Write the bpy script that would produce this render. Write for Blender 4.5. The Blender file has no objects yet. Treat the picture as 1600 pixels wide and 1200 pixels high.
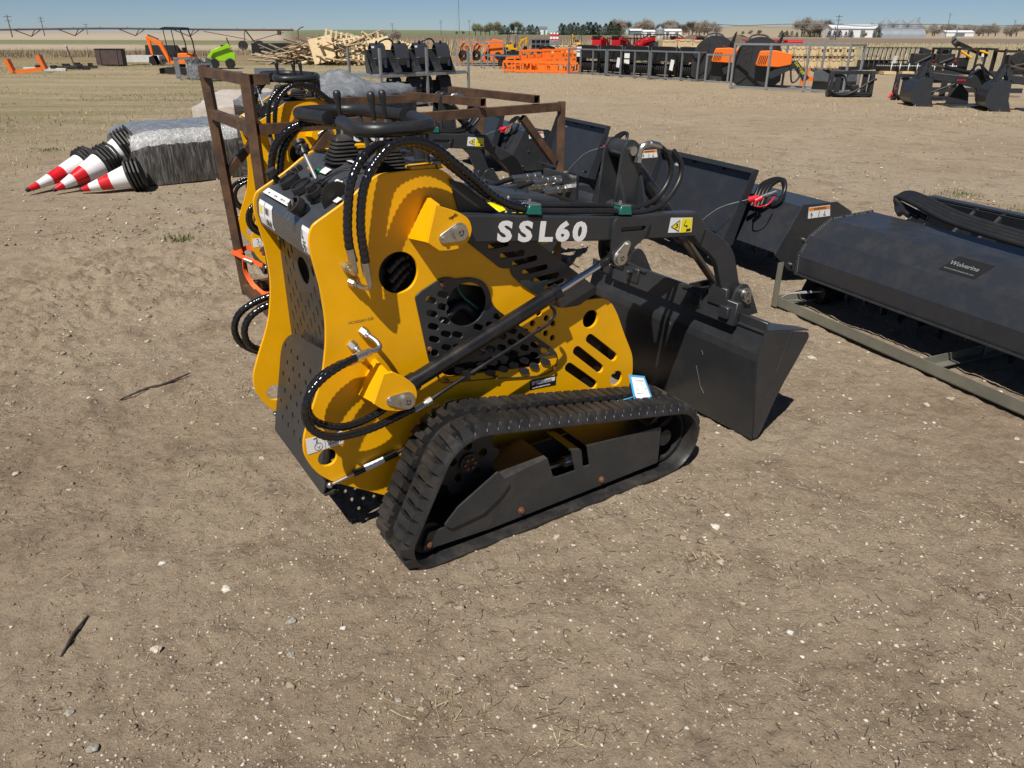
import bpy, bmesh, math, random
import numpy as np
from mathutils import Vector, Matrix, Euler
S = bpy.context.scene
R = math.radians
# ---------------------------------------------------------------- camera
cam = bpy.data.cameras.new('camera'); co = bpy.data.objects.new('camera', cam); S.collection.objects.link(co)
cam.sensor_width = 36; cam.lens = 36*1150/1600; cam.clip_start = .05; cam.clip_end = 9000
pit = math.atan(549/1150); rol = R(.2)
fw = Vector((0, math.cos(pit), -math.sin(pit))); u0 = Vector((0, math.sin(pit), math.cos(pit))); r0 = Vector((1, 0, 0))
rr = r0*math.cos(rol)+u0*math.sin(rol); uu = -r0*math.sin(rol)+u0*math.cos(rol)
mw = Matrix((rr, uu, -fw)).transposed().to_4x4(); mw.translation = (0, 0, 1.6)
co.matrix_world = mw; S.camera = co
# ---------------------------------------------------------------- sky and sun
SUN_AZ, SUN_EL = R(-159), R(57)
W = bpy.data.worlds.new('World'); S.world = W; W.use_nodes = True
nt = W.node_tree; bg = nt.nodes['Background']; sk = nt.nodes.new('ShaderNodeTexSky')
sk.sky_type = 'NISHITA'; sk.sun_disc = False; sk.sun_elevation = SUN_EL; sk.sun_rotation = SUN_AZ
sk.altitude = 3000; sk.air_density = .75; sk.dust_density = 1.3; sk.ozone_density = 4
nt.links.new(sk.outputs[0], bg.inputs[0]); bg.inputs[1].default_value = .055
sl = bpy.data.lights.new('sun', 'SUN'); so = bpy.data.objects.new('sun', sl); S.collection.objects.link(so)
sl.energy = 5.0; sl.angle = R(.5); sl.color = (1, .95, .87)
sd = Vector((math.sin(SUN_AZ)*math.cos(SUN_EL), math.cos(SUN_AZ)*math.cos(SUN_EL), math.sin(SUN_EL)))
so.rotation_euler = sd.to_track_quat('Z', 'Y').to_euler()
S.view_settings.view_transform = 'Standard'; S.view_settings.look = 'None'; S.view_settings.exposure = .22; S.view_settings.gamma = 1
S.cycles.max_bounces = 6; S.cycles.transparent_max_bounces = 12
RND = random.Random(7); NR = np.random.RandomState(3)
# ---------------------------------------------------------------- materials
def nodes(m): m.use_nodes = True; return m.node_tree.nodes, m.node_tree.links, m.node_tree.nodes['Principled BSDF']
def mat(name, col, rough=.5, metal=0, noise=.0, nscale=6, dust=0, bump=0, bscale=60, col2=None, coat=0, spec=.5, rv=.0):
    """painted / metal surface with uneven tone, dust settled on upward faces and a little bump"""
    m = bpy.data.materials.new(name); n, l, b = nodes(m)
    b.inputs['Base Color'].default_value = (*col, 1); b.inputs['Roughness'].default_value = rough; b.inputs['Metallic'].default_value = metal
    b.inputs['Coat Weight'].default_value = coat; b.inputs['Specular IOR Level'].default_value = spec
    tc = n.new('ShaderNodeTexCoord'); src = None
    if noise or col2:
        t = n.new('ShaderNodeTexNoise'); t.inputs['Scale'].default_value = nscale; t.inputs['Detail'].default_value = 8; t.inputs['Roughness'].default_value = .65
        l.new(tc.outputs['Object'], t.inputs['Vector'])
        r = n.new('ShaderNodeValToRGB'); r.color_ramp.elements[0].position = .35; r.color_ramp.elements[1].position = .68
        c2 = col2 or tuple(c*(1-noise) for c in col)
        r.color_ramp.elements[0].color = (*c2, 1); r.color_ramp.elements[1].color = (*col, 1)
        l.new(t.outputs[0], r.inputs[0]); src = r.outputs[0]
    if dust:
        g = n.new('ShaderNodeNewGeometry'); sx = n.new('ShaderNodeSeparateXYZ'); l.new(g.outputs['Normal'], sx.inputs[0])
        t2 = n.new('ShaderNodeTexNoise'); t2.inputs['Scale'].default_value = 9; t2.inputs['Detail'].default_value = 10; t2.inputs['Roughness'].default_value = .75
        l.new(tc.outputs['Object'], t2.inputs['Vector'])
        mr = n.new('ShaderNodeMapRange'); mr.inputs[1].default_value = .45; mr.inputs[2].default_value = .75; l.new(t2.outputs[0], mr.inputs[0])
        m1 = n.new('ShaderNodeMapRange'); m1.inputs[1].default_value = -.6; m1.inputs[2].default_value = 1; m1.inputs[3].default_value = .25; l.new(sx.outputs[2], m1.inputs[0])
        mu = n.new('ShaderNodeMath'); mu.operation = 'MULTIPLY'; l.new(mr.outputs[0], mu.inputs[0]); l.new(m1.outputs[0], mu.inputs[1])
        mu2 = n.new('ShaderNodeMath'); mu2.operation = 'MULTIPLY'; mu2.inputs[1].default_value = dust; l.new(mu.outputs[0], mu2.inputs[0])
        mx = n.new('ShaderNodeMix'); mx.data_type = 'RGBA'; mx.inputs[7].default_value = (.30, .235, .165, 1)
        if src: l.new(src, mx.inputs[6])
        else: mx.inputs[6].default_value = (*col, 1)
        l.new(mu2.outputs[0], mx.inputs[0]); src = mx.outputs[2]
        ra = n.new('ShaderNodeMath'); ra.operation = 'ADD'; ra.inputs[1].default_value = rough; l.new(mu2.outputs[0], ra.inputs[0]); l.new(ra.outputs[0], b.inputs['Roughness'])
    elif rv:
        t3 = n.new('ShaderNodeTexNoise'); t3.inputs['Scale'].default_value = 14; t3.inputs['Detail'].default_value = 6; l.new(tc.outputs['Object'], t3.inputs['Vector'])
        mr = n.new('ShaderNodeMapRange'); mr.inputs[1].default_value = .3; mr.inputs[2].default_value = .7; mr.inputs[3].default_value = rough-rv; mr.inputs[4].default_value = rough+rv
        l.new(t3.outputs[0], mr.inputs[0]); l.new(mr.outputs[0], b.inputs['Roughness'])
    if src: l.new(src, b.inputs['Base Color'])
    if bump:
        t = n.new('ShaderNodeTexNoise'); t.inputs['Scale'].default_value = bscale; t.inputs['Detail'].default_value = 5; l.new(tc.outputs['Object'], t.inputs['Vector'])
        bm_ = n.new('ShaderNodeBump'); bm_.inputs['Strength'].default_value = bump; bm_.inputs['Distance'].default_value = .004
        l.new(t.outputs[0], bm_.inputs['Height']); l.new(bm_.outputs[0], b.inputs['Normal'])
    return m
M = {}
M['yellow'] = mat('yellow_paint', (.86, .42, .0), .36, dust=.10, spec=.4, bump=.09, bscale=28, noise=.13, nscale=4)
M['grey'] = mat('dark_grey_paint', (.0245, .0275, .032), .35, dust=.12, bump=.06, bscale=30)
M['greyblue'] = mat('blue_grey_paint', (.024, .0275, .034), .31, dust=.08, bump=.05, bscale=25)
M['panel'] = mat('console_paint', (.046, .052, .061), .26, dust=.06)
M['frame'] = mat('track_frame_paint', (.025, .028, .031), .40, dust=.16, bump=.08)
M['black'] = mat('black_paint', (.009, .009, .010), .28, dust=.10, bump=.06)
M['dull'] = mat('dull_black', (.012, .012, .013), .55, dust=.15)
M['rubber'] = mat('rubber', (.015, .015, .016), .42, dust=.16, bump=.2, bscale=90)
M['foam'] = mat('grip_rubber', (.015, .016, .018), .42, dust=.06)
M['hose'] = mat('hose_rubber', (.012, .012, .013), .42, dust=.05)
M['sleeve'] = mat('spiral_sleeve_plastic', (.008, .008, .009), .16, spec=.6, dust=.02)
M['chrome'] = mat('chrome', (.75, .75, .76), .12, 1)
M['steel'] = mat('zinc_steel', (.60, .59, .56), .36, 1, noise=.2, nscale=30)
M['brown_steel'] = mat('dull_rod', (.30, .25, .19), .3, .9, noise=.3)
M['rust'] = mat('rusty_bolt', (.30, .13, .06), .7, .3, noise=.5, nscale=90)
M['rustframe'] = mat('rusty_frame_steel', (.150, .080, .042), .55, .25, col2=(.060, .036, .024), nscale=12, bump=.2, bscale=80)
M['galv'] = mat('galvanised', (.33, .35, .36), .5, .5, noise=.25, nscale=18)
M['galvdark'] = mat('grey_rack_paint', (.18, .20, .22), .5, .2, noise=.2, nscale=10)
M['angle'] = mat('raw_angle_steel', (.25, .245, .20), .45, .35, noise=.25, nscale=7, bump=.1)
M['white'] = mat('white_label', (.78, .78, .78), .4, noise=.08, nscale=40)
M['offwhite'] = mat('offwhite', (.6, .6, .58), .55, noise=.2, nscale=5)
M['ink'] = mat('black_ink', (.012, .012, .012), .45)
M['orangelab'] = mat('orange_label', (.80, .24, .02), .45)
M['yellab'] = mat('yellow_label', (.80, .68, .02), .4)
M['limeyel'] = mat('bright_yellow_plastic', (.80, .66, .0), .35)
M['teal'] = mat('teal_clamp', (.01, .11, .085), .35)
M['red'] = mat('red_plastic', (.62, .015, .03), .35)
M['mound'] = mat('heaped_soil', (.16, .115, .08), .95, noise=.45, nscale=1.5, bump=.6, bscale=4)
M['redpaint'] = mat('red_paint', (.45, .008, .012), .4, dust=.2)
M['conered'] = mat('cone_red', (.60, .006, .015), .3, dust=.15)
M['conewhite'] = mat('cone_white', (.75, .76, .77), .3, dust=.2, bump=.15, bscale=120)
M['blue'] = mat('blue_tag', (.06, .33, .62), .45)
M['green'] = mat('green_plastic', (.0, .16, .07), .3)
M['amber'] = mat('amber_plastic', (.55, .27, .0), .3)
M['orange'] = mat('orange_paint', (.80, .16, .01), .42, dust=.2)
M['lime'] = mat('lime_paint', (.30, .62, .01), .4, dust=.15)
M['strap'] = mat('orange_webbing', (.90, .13, .02), .7, bump=.3, bscale=200)
M['wood'] = mat('pale_crate_wood', (.66, .51, .30), .75, noise=.25, nscale=7)
M['oldwood'] = mat('weathered_wood', (.40, .29, .17), .85, col2=(.20, .17, .14), nscale=3)
M['bark'] = mat('bark', (.10, .08, .06), .9, noise=.4)
M['metalroof'] = mat('white_metal_cladding', (.72, .74, .76), .4, noise=.1, nscale=.5)
M['silo'] = mat('corrugated_steel', (.50, .55, .58), .35, .6, noise=.15, nscale=.4)
M['rustbox'] = mat('brown_rusty_plate', (.075, .045, .035), .7, col2=(.045, .03, .028), nscale=4)
M['glass'] = mat('dark_glass', (.02, .02, .02), .08)
M['rustred'] = mat('irrigation_steel', (.13, .06, .045), .7, noise=.4, nscale=.5)
M['beige'] = mat('wrapped_cardboard', (.50, .40, .30), .35, col2=(.60, .55, .50), nscale=5, bump=.5, bscale=20)
def film(name, base, dark, sc, scale, rough=.22):
    """stretch film pulled over something: creased glossy skin with streaks of the load showing through, pale highlights painted on the film"""
    m = bpy.data.materials.new(name); n, l, b = nodes(m); tc = n.new('ShaderNodeTexCoord'); mp = n.new('ShaderNodeMapping'); mp.inputs['Scale'].default_value = sc
    l.new(tc.outputs['Object'], mp.inputs[0]); t = n.new('ShaderNodeTexNoise'); t.inputs['Scale'].default_value = scale; t.inputs['Detail'].default_value = 9; t.inputs['Roughness'].default_value = .7; t.inputs['Distortion'].default_value = .6
    l.new(mp.outputs[0], t.inputs['Vector']); r = n.new('ShaderNodeValToRGB'); r.color_ramp.elements[0].position = .46; r.color_ramp.elements[1].position = .78
    r.color_ramp.elements[0].color = (*dark, 1); r.color_ramp.elements[1].color = (*base, 1); l.new(t.outputs[0], r.inputs[0]); l.new(r.outputs[0], b.inputs['Base Color'])
    b.inputs['Roughness'].default_value = rough; bp = n.new('ShaderNodeBump'); bp.inputs['Strength'].default_value = .7; bp.inputs['Distance'].default_value = .02
    l.new(t.outputs[0], bp.inputs['Height']); l.new(bp.outputs[0], b.inputs['Normal']); return m
M['film'] = film('stretch_film', (.34, .335, .33), (.050, .047, .044), (13, 13, 1.1), 3.6)  # pale streaks paint thin highlights onto the dark film
M['boards'] = film('boards_under_film', (.20, .18, .16), (.028, .024, .020), (1.2, 1.2, 14), 2.2)
M['filmtop'] = film('stretch_film_top', (.36, .375, .39), (.17, .18, .19), (3, 3, 3), 3.4, .18)
M['filmband'] = film('crinkled_film', (1, 1, 1), (.30, .30, .30), (14, 14, 4), 3.2, .10)  # white against grey paints silvery glints onto the creases
# ---------------------------------------------------------------- objects
def tag(o, label=None, cat=None, group=None, kind=None):
    if label: o['label'] = label
    if cat: o['category'] = cat
    if group: o['group'] = group
    if kind: o['kind'] = kind
    return o
def empty(name, loc=(0, 0, 0), rz=0, label=None, cat=None, group=None):
    o = bpy.data.objects.new(name, None); S.collection.objects.link(o); o.location = loc; o.rotation_euler = (0, 0, rz); o.empty_display_size = .1
    return tag(o, label, cat, group)
def copy_tree(o, parent=None):
    c = o.copy(); S.collection.objects.link(c); c.parent = parent
    for ch in list(o.children): copy_tree(ch, c)
    return c
def finish(me, name, m, parent, smooth=35):
    o = bpy.data.objects.new(name, me); S.collection.objects.link(o)
    if m is not None:
        for q in (m if isinstance(m, (list, tuple)) else [m]): me.materials.append(M[q])
    if parent: o.parent = parent
    if smooth:
        me.polygons.foreach_set('use_smooth', [True]*len(me.polygons))
        try: me.set_sharp_from_angle(angle=R(smooth))
        except Exception: pass
    return o
def basis(axis):
    a = Vector(axis).normalized(); b = a.orthogonal().normalized(); return a, b, a.cross(b)
class MB:
    """collects shapes into one bmesh"""
    def __init__(s): s.b = bmesh.new(); s.mi = 0; s.X = Matrix()
    def _f(s, vs):
        try: f = s.b.faces.new(vs); f.material_index = s.mi; return f
        except ValueError: return None
    def v(s, p): return s.b.verts.new(s.X @ Vector(p))
    def box(s, c, d, rot=None, taper=1.0):
        M3 = rot if isinstance(rot, Matrix) else (Euler(rot).to_matrix() if rot else Matrix.Identity(3)); c = Vector(c); vs = []
        for z in (-1, 1):
            k = taper if z > 0 else 1
            for x, y in ((-1, -1), (1, -1), (1, 1), (-1, 1)): vs.append(s.v(c+M3 @ Vector((x*d[0]/2*k, y*d[1]/2*k, z*d[2]/2))))
        for f in ((3, 2, 1, 0), (4, 5, 6, 7), (0, 1, 5, 4), (1, 2, 6, 5), (2, 3, 7, 6), (3, 0, 4, 7)): s._f([vs[i] for i in f])
        return s
    def beam(s, p0, p1, w, h=None, up=(0, 0, 1)):
        p0 = Vector(p0); p1 = Vector(p1); d = p1-p0; a = d.normalized(); up = Vector(up)
        if abs(a.dot(up)) > .99: up = Vector((0, 1, 0)) if abs(a.y) < .9 else Vector((1, 0, 0))
        y = up.cross(a).normalized(); z = a.cross(y); M3 = Matrix((a, y, z)).transposed()
        return s.box((p0+p1)/2, (d.length, w, h or w), M3)
    def tube(s, pts, r, seg=10, caps=True, closed=False):
        pts = [Vector(p) for p in pts]; n = len(pts); rs = r if isinstance(r, (list, tuple)) else [r]*n; rings = []; nrm = None
        for i, p in enumerate(pts):
            if closed: t = (pts[(i+1) % n]-pts[i-1]).normalized()
            else: t = (pts[min(i+1, n-1)]-pts[max(i-1, 0)]).normalized()
            if nrm is None: nrm = t.orthogonal().normalized()
            else: nrm = (nrm-t*nrm.dot(t)).normalized()
            bb = t.cross(nrm)
            rings.append([s.v(p+(nrm*math.cos(2*math.pi*k/seg)+bb*math.sin(2*math.pi*k/seg))*rs[i]) for k in range(seg)])
        for i in range(n if closed else n-1):
            A = rings[i]; B = rings[(i+1) % n]
            for k in range(seg): s._f([A[k], A[(k+1) % seg], B[(k+1) % seg], B[k]])
        if caps and not closed: s._f(rings[0][::-1]); s._f(rings[-1])
        return s
    def cyl(s, p0, p1, r, seg=16, r2=None): return s.tube([p0, p1], [r, r if r2 is None else r2], seg)
    def ring(s, c, axis, ro, ri, t, seg=24):
        a, b, d = basis(axis); c = Vector(c); L = []
        for (rad, off) in ((ro, -t/2), (ro, t/2), (ri, t/2), (ri, -t/2)):
            L.append([s.v(c+a*off+(b*math.cos(2*math.pi*k/seg)+d*math.sin(2*math.pi*k/seg))*rad) for k in range(seg)])
        for j in range(4):
            A, B = L[j], L[(j+1) % 4]
            for k in range(seg): s._f([A[k], A[(k+1) % seg], B[(k+1) % seg], B[k]])
        return s
    def lathe(s, c, axis, prof, seg=20):
        a, b, d = basis(axis); c = Vector(c); L = []
        for (rad, off) in prof: L.append([s.v(c+a*off+(b*math.cos(2*math.pi*k/seg)+d*math.sin(2*math.pi*k/seg))*max(rad, 1e-4)) for k in range(seg)])
        for A, B in zip(L[:-1], L[1:]):
            for k in range(seg): s._f([A[k], A[(k+1) % seg], B[(k+1) % seg], B[k]])
        s._f(L[0][::-1]); s._f(L[-1]); return s
    def ball(s, c, r, sc=(1, 1, 1), sub=2):
        res = bmesh.ops.create_icosphere(s.b, subdivisions=sub, radius=r, matrix=s.X @ Matrix.Translation(Vector(c)) @ Matrix.Diagonal((*sc, 1)))
        for v in res['verts']:
            for f in v.link_faces: f.material_index = s.mi
        return s
    def prism(s, poly, lo, hi, plane='xz'):
        """polygon in the named plane, extruded along the third axis from lo to hi"""
        def P(a, b, h): return (a, h, b) if plane == 'xz' else ((h, a, b) if plane == 'yz' else (a, b, h))
        A = [s.v(P(a, b, lo)) for a, b in poly]; B = [s.v(P(a, b, hi)) for a, b in poly]; n = len(poly)
        s._f(A); s._f(B[::-1])
        for i in range(n): s._f([A[i], B[i], B[(i+1) % n], A[(i+1) % n]])
        return s
    def sheet(s, line, lo, hi, t, plane='xz'):
        """bent sheet metal: an open profile given thickness t and extruded"""
        L = [Vector(p) for p in line]; off = []
        for i, p in enumerate(L):
            d = (L[min(i+1, len(L)-1)]-L[max(i-1, 0)]).normalized(); off.append(p+Vector((-d.y, d.x))*t)
        for i in range(len(L)-1): s.prism([tuple(L[i]), tuple(L[i+1]), tuple(off[i+1]), tuple(off[i])], lo, hi, plane)
        return s
    def build(s, name, m, parent=None, bevel=0, smooth=35, seg=1):
        bmesh.ops.recalc_face_normals(s.b, faces=s.b.faces)
        me = bpy.data.meshes.new(name); s.b.to_mesh(me); s.b.free()
        o = finish(me, name, m, parent, smooth)
        if bevel:
            bv = o.modifiers.new('b', 'BEVEL'); bv.width = bevel; bv.segments = seg; bv.limit_method = 'ANGLE'; bv.angle_limit = R(40)
        return o
def slot(cx, cz, L, w, a=0, n=5):
    """stadium outline"""
    P = []; ca, sa = math.cos(a), math.sin(a)
    for sgn, st in ((1, -90), (-1, 90)):
        for k in range(n+1):
            t = R(st+180*k/n); x = sgn*(L-w)/2+math.cos(t)*w/2; z = math.sin(t)*w/2
            P.append((cx+x*ca-z*sa, cz+x*sa+z*ca))
    return P
def circ(cx, cz, r, n=28): return [(cx+r*math.cos(2*math.pi*k/n), cz+r*math.sin(2*math.pi*k/n)) for k in range(n)]
def rounded(poly, r, n=4):
    """round the corners of a polygon"""
    out = []; N = len(poly); rs = r if isinstance(r, (list, tuple)) else [r]*N
    for i in range(N):
        p = Vector(poly[i]); a = Vector(poly[i-1])-p; b = Vector(poly[(i+1) % N])-p
        q = min(rs[i], a.length*.45, b.length*.45)
        if q <= 0: out.append(tuple(p)); continue
        p0 = p+a.normalized()*q; p1 = p+b.normalized()*q
        for k in range(n+1):
            t = k/n; out.append(tuple(p0*(1-t)**2+p*2*t*(1-t)+p1*t*t))
    return out
def plate(name, m, parent, outline, holes, y, t, plane='xz', bevel=0):
    """sheet with real holes; occupies y..y+t"""
    cu = bpy.data.curves.new('c', 'CURVE'); cu.dimensions = '2D'; cu.fill_mode = 'BOTH'; cu.extrude = t/2-bevel; cu.bevel_depth = bevel; cu.bevel_resolution = 0; cu.offset = -bevel
    for loop in [outline]+list(holes):
        sp = cu.splines.new('POLY'); sp.points.add(len(loop)-1); sp.use_cyclic_u = True
        for q, (a, b) in zip(sp.points, loop): q.co = (a, b, 0, 1)
    ob = bpy.data.objects.new('c', cu); S.collection.objects.link(ob); dg = bpy.context.evaluated_depsgraph_get(); me = bpy.data.meshes.new_from_object(ob.evaluated_get(dg))
    bpy.data.objects.remove(ob)
    if plane == 'xz': T = Matrix(((1, 0, 0, 0), (0, 0, -1, y+t/2), (0, 1, 0, 0), (0, 0, 0, 1)))
    elif plane == 'yz': T = Matrix(((0, 0, 1, y+t/2), (1, 0, 0, 0), (0, 1, 0, 0), (0, 0, 0, 1)))
    else: T = plane
    me.transform(T); me.name = name; me.materials.clear()
    return finish(me, name, m, parent, 30)
def text(name, s, m, parent, mtx, size, ext=.0006, bold=0, align='LEFT', sx=1):
    cu = bpy.data.curves.new('t', 'FONT'); cu.body = s; cu.size = size; cu.extrude = ext; cu.offset = bold; cu.align_x = align; cu.resolution_u = 3
    ob = bpy.data.objects.new('t', cu); S.collection.objects.link(ob); dg = bpy.context.evaluated_depsgraph_get(); me = bpy.data.meshes.new_from_object(ob.evaluated_get(dg)); bpy.data.objects.remove(ob)
    me.transform(mtx @ Matrix.Diagonal((sx, 1, 1, 1))); me.materials.clear(); me.name = name
    return finish(me, name, m, parent, 0)
def frame3(o, x, y):
    """matrix whose local X runs along x and local Y along y, at o"""
    x = Vector(x).normalized(); z = x.cross(Vector(y)).normalized(); y = z.cross(x)
    T = Matrix((x, y, z)).transposed().to_4x4(); T.translation = o; return T
def smoothpath(pts, n=8):
    """Catmull-Rom through the points"""
    P = [Vector(p) for p in pts]; P = [P[0]*2-P[1]]+P+[P[-1]*2-P[-2]]; out = []
    for i in range(1, len(P)-2):
        a, b, c, d = P[i-1:i+3]
        for k in range(n):
            t = k/n; out.append(.5*((2*b)+(c-a)*t+(2*a-5*b+4*c-d)*t*t+(3*b-a-3*c+d)*t**3))
    out.append(P[-2]); return out
def resample(pts, step):
    L = [0]
    for a, b in zip(pts[:-1], pts[1:]): L.append(L[-1]+(b-a).length)
    n = max(2, int(L[-1]/step)); out = []; j = 0
    for k in range(n+1):
        d = L[-1]*k/n
        while j < len(L)-2 and L[j+1] < d: j += 1
        t = (d-L[j])/max(L[j+1]-L[j], 1e-9); out.append(pts[j].lerp(pts[j+1], min(max(t, 0), 1)))
    return out
def hose(name, m, parent, pts, r, spiral=0, seg=10, pitch=.019):
    P = smoothpath(pts, 10); mb = MB()
    if not spiral:
        P = resample(P, .02); mb.tube(P, r, seg)
    else:
        P = resample(P, pitch/4); rs = [r*(1+spiral*(1 if (i % 4) in (1, 2) else (-.6 if i % 4 == 0 else .2))) for i in range(len(P))]; mb.tube(P, rs, seg+2)
    return mb.build(name, m, parent, smooth=50)
def quadsolid(mb, q, th):
    n = (q[1]-q[0]).cross(q[3]-q[0]).normalized()
    a = [mb.v(p) for p in q]; b = [mb.v(p+n*th) for p in q]; mb._f(a); mb._f(b[::-1])
    for i in range(4): mb._f([a[i], b[i], b[(i+1) % 4], a[(i+1) % 4]])
# ================================================================= the compact loader (x forward, y to its left, z up)
CW = 1.12
def side_y(y, t, s): return y if s == 0 else CW-y-t
def YY(y, s): return y if s == 0 else CW-y
def convex(pts):
    pts = sorted(set((round(a, 5), round(b, 5)) for a, b in pts))
    def half(P):
        H = []
        for p in P:
            while len(H) > 1 and (H[-1][0]-H[-2][0])*(p[1]-H[-2][1])-(H[-1][1]-H[-2][1])*(p[0]-H[-2][0]) <= 0: H.pop()
            H.append(p)
        return H
    a = half(pts); b = half(pts[::-1]); return a[:-1]+b[:-1]
def make_track(root, s):
    y0, y1 = (0.0, .24) if s == 0 else (CW-.24, CW)
    C = [(.068, .078, .080), (.25, .283, .148), (1.125, .130, .130)]
    hull = convex([p for c in C for p in circ(c[0], c[1], c[2], 72)])
    loop = [Vector((a, b)) for a, b in hull]; L = resample(loop+[loop[0]], .0135)[:-1]; n = len(L)
    T = [(L[(i+1) % n]-L[i-1]).normalized() for i in range(n)]; N = [Vector((t.y, -t.x)) for t in T]
    mb = MB(); prof = [(y0, .0), (y0, .004), (y0+.004, .012), (y1-.004, .012), (y1, .004), (y1, .0), (y1-.02, -.008), (y0+.02, -.008)]
    rings = [[mb.v((L[i].x+N[i].x*o, yy, L[i].y+N[i].y*o)) for yy, o in prof] for i in range(n)]
    for i in range(n):
        A, B = rings[i], rings[(i+1) % n]
        for k in range(len(prof)): mb._f([A[k], A[(k+1) % len(prof)], B[(k+1) % len(prof)], B[k]])
    per = sum((L[(i+1) % n]-L[i]).length for i in range(n)); nl = int(round(per/.084)); w = y1-y0
    cum = [0]
    for i in range(n): cum.append(cum[-1]+(L[(i+1) % n]-L[i]).length)
    def at(d):
        d %= per
        for i in range(n):
            if cum[i+1] >= d: break
        t = (d-cum[i])/(cum[i+1]-cum[i]); p = L[i].lerp(L[(i+1) % n], t); q = T[i].lerp(T[(i+1) % n], t).normalized(); return p, q, Vector((q.y, -q.x))
    def W3(p, t, nn, a, o, y): q = p+t*a+nn*o; return (q.x, y, q.y)
    for k in range(nl):
        for row in (0, 1):
            p, t, nn = at((k+.5*row)*per/nl)
            if (row == 0): ya, yb = y0+.002, y0+w*.43
            else: ya, yb = y1-.002, y0+w*.57
            if s == 1: ya, yb = (CW-ya, CW-yb)
            sk = -.002
            def blk(ya, yb, a0, a1, b0, b1, h, sl0, sl1):
                lo = [W3(p, t, nn, a0, .008, ya), W3(p, t, nn, a1, .008, ya), W3(p, t, nn, b1, .008, yb), W3(p, t, nn, b0, .008, yb)]
                m = .0075 if h > .03 else .004; dy = (yb-ya)
                hi = [W3(p, t, nn, a0+m, h, ya+dy*sl0), W3(p, t, nn, a1-m, h, ya+dy*sl0), W3(p, t, nn, b1-m, h, yb-dy*sl1), W3(p, t, nn, b0+m, h, yb-dy*sl1)]
                A = [mb.v(q) for q in lo]; B = [mb.v(q) for q in hi]; mb._f(A[::-1]); mb._f(B)
                for j in range(4): mb._f([A[j], A[(j+1) % 4], B[(j+1) % 4], B[j]])
            blk(ya, yb, -.0215, .0215, -.019+sk, .019+sk, .039, .20, .05); blk(ya+(yb-ya)*.5, yb, -.030, -.012, -.034, -.012, .026, .1, .05); blk(ya+(yb-ya)*.5, yb, .012, .030, .012, .034, .026, .1, .05)      # lug
            sg = 1 if ya < yb else -1
            for q in (-.9, -.45, 0, .45, .9):                              # fan of ribs on the lug's outer flank
                e = W3(p, t, nn, q*.027, .004, ya+sg*.0002); f2 = W3(p, t, nn, q*.011, .035, ya+(yb-ya)*.19)
                mb.beam(e, f2, .0028, .0022)
    # drive lugs inside
    for k in range(nl*1):
        p, t, nn = at((k+.25)*per/nl)
        c = W3(p, t, nn, 0, -.015, (y0+y1)/2); mb.box(c, (.022, .03, .022), Matrix(((t.x, 0, -nn.x), (0, 1, 0), (t.y, 0, -nn.y))))
    tr = mb.build('rubber_track', 'rubber', root, smooth=25)
    return tr
def sprocket(root, s):
    y = .12; c = (.25, YY(y, s), .285); mb = MB()
    teeth = []; nt_ = 9
    for k in range(nt_*8):
        a = 2*math.pi*k/(nt_*8); ph = (k % 8); r = .123 if ph in (0, 1, 7) else (.106 if ph in (3, 4, 5) else .113)
        teeth.append((c[0]+r*math.cos(a), c[2]+r*math.sin(a)))
    holes = [circ(c[0]+.062*math.cos(a), c[2]+.062*math.sin(a), .017, 14) for a in [2*math.pi*j/5+.3 for j in range(5)]]
    o = plate('sprocket', 'dull', root, teeth, holes, side_y(.1, .016, s), .016)
    m2 = MB(); m2.cyl((c[0], YY(.09, s), c[2]), (c[0], YY(.2, s), c[2]), .036, 20); m2.cyl((c[0], YY(.2, s), c[2]), (c[0], YY(.27, s), c[2]), .07, 20); m2.build('hub', 'dull', o)
    m3 = MB()
    for j in range(6):
        a = j*math.pi/3; m3.cyl((c[0]+.019*math.cos(a), YY(.083, s), c[2]+.019*math.sin(a)), (c[0]+.019*math.cos(a), YY(.093, s), c[2]+.019*math.sin(a)), .0065, 6)
    m3.build('hub_bolts', 'rust', o, smooth=0)
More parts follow.
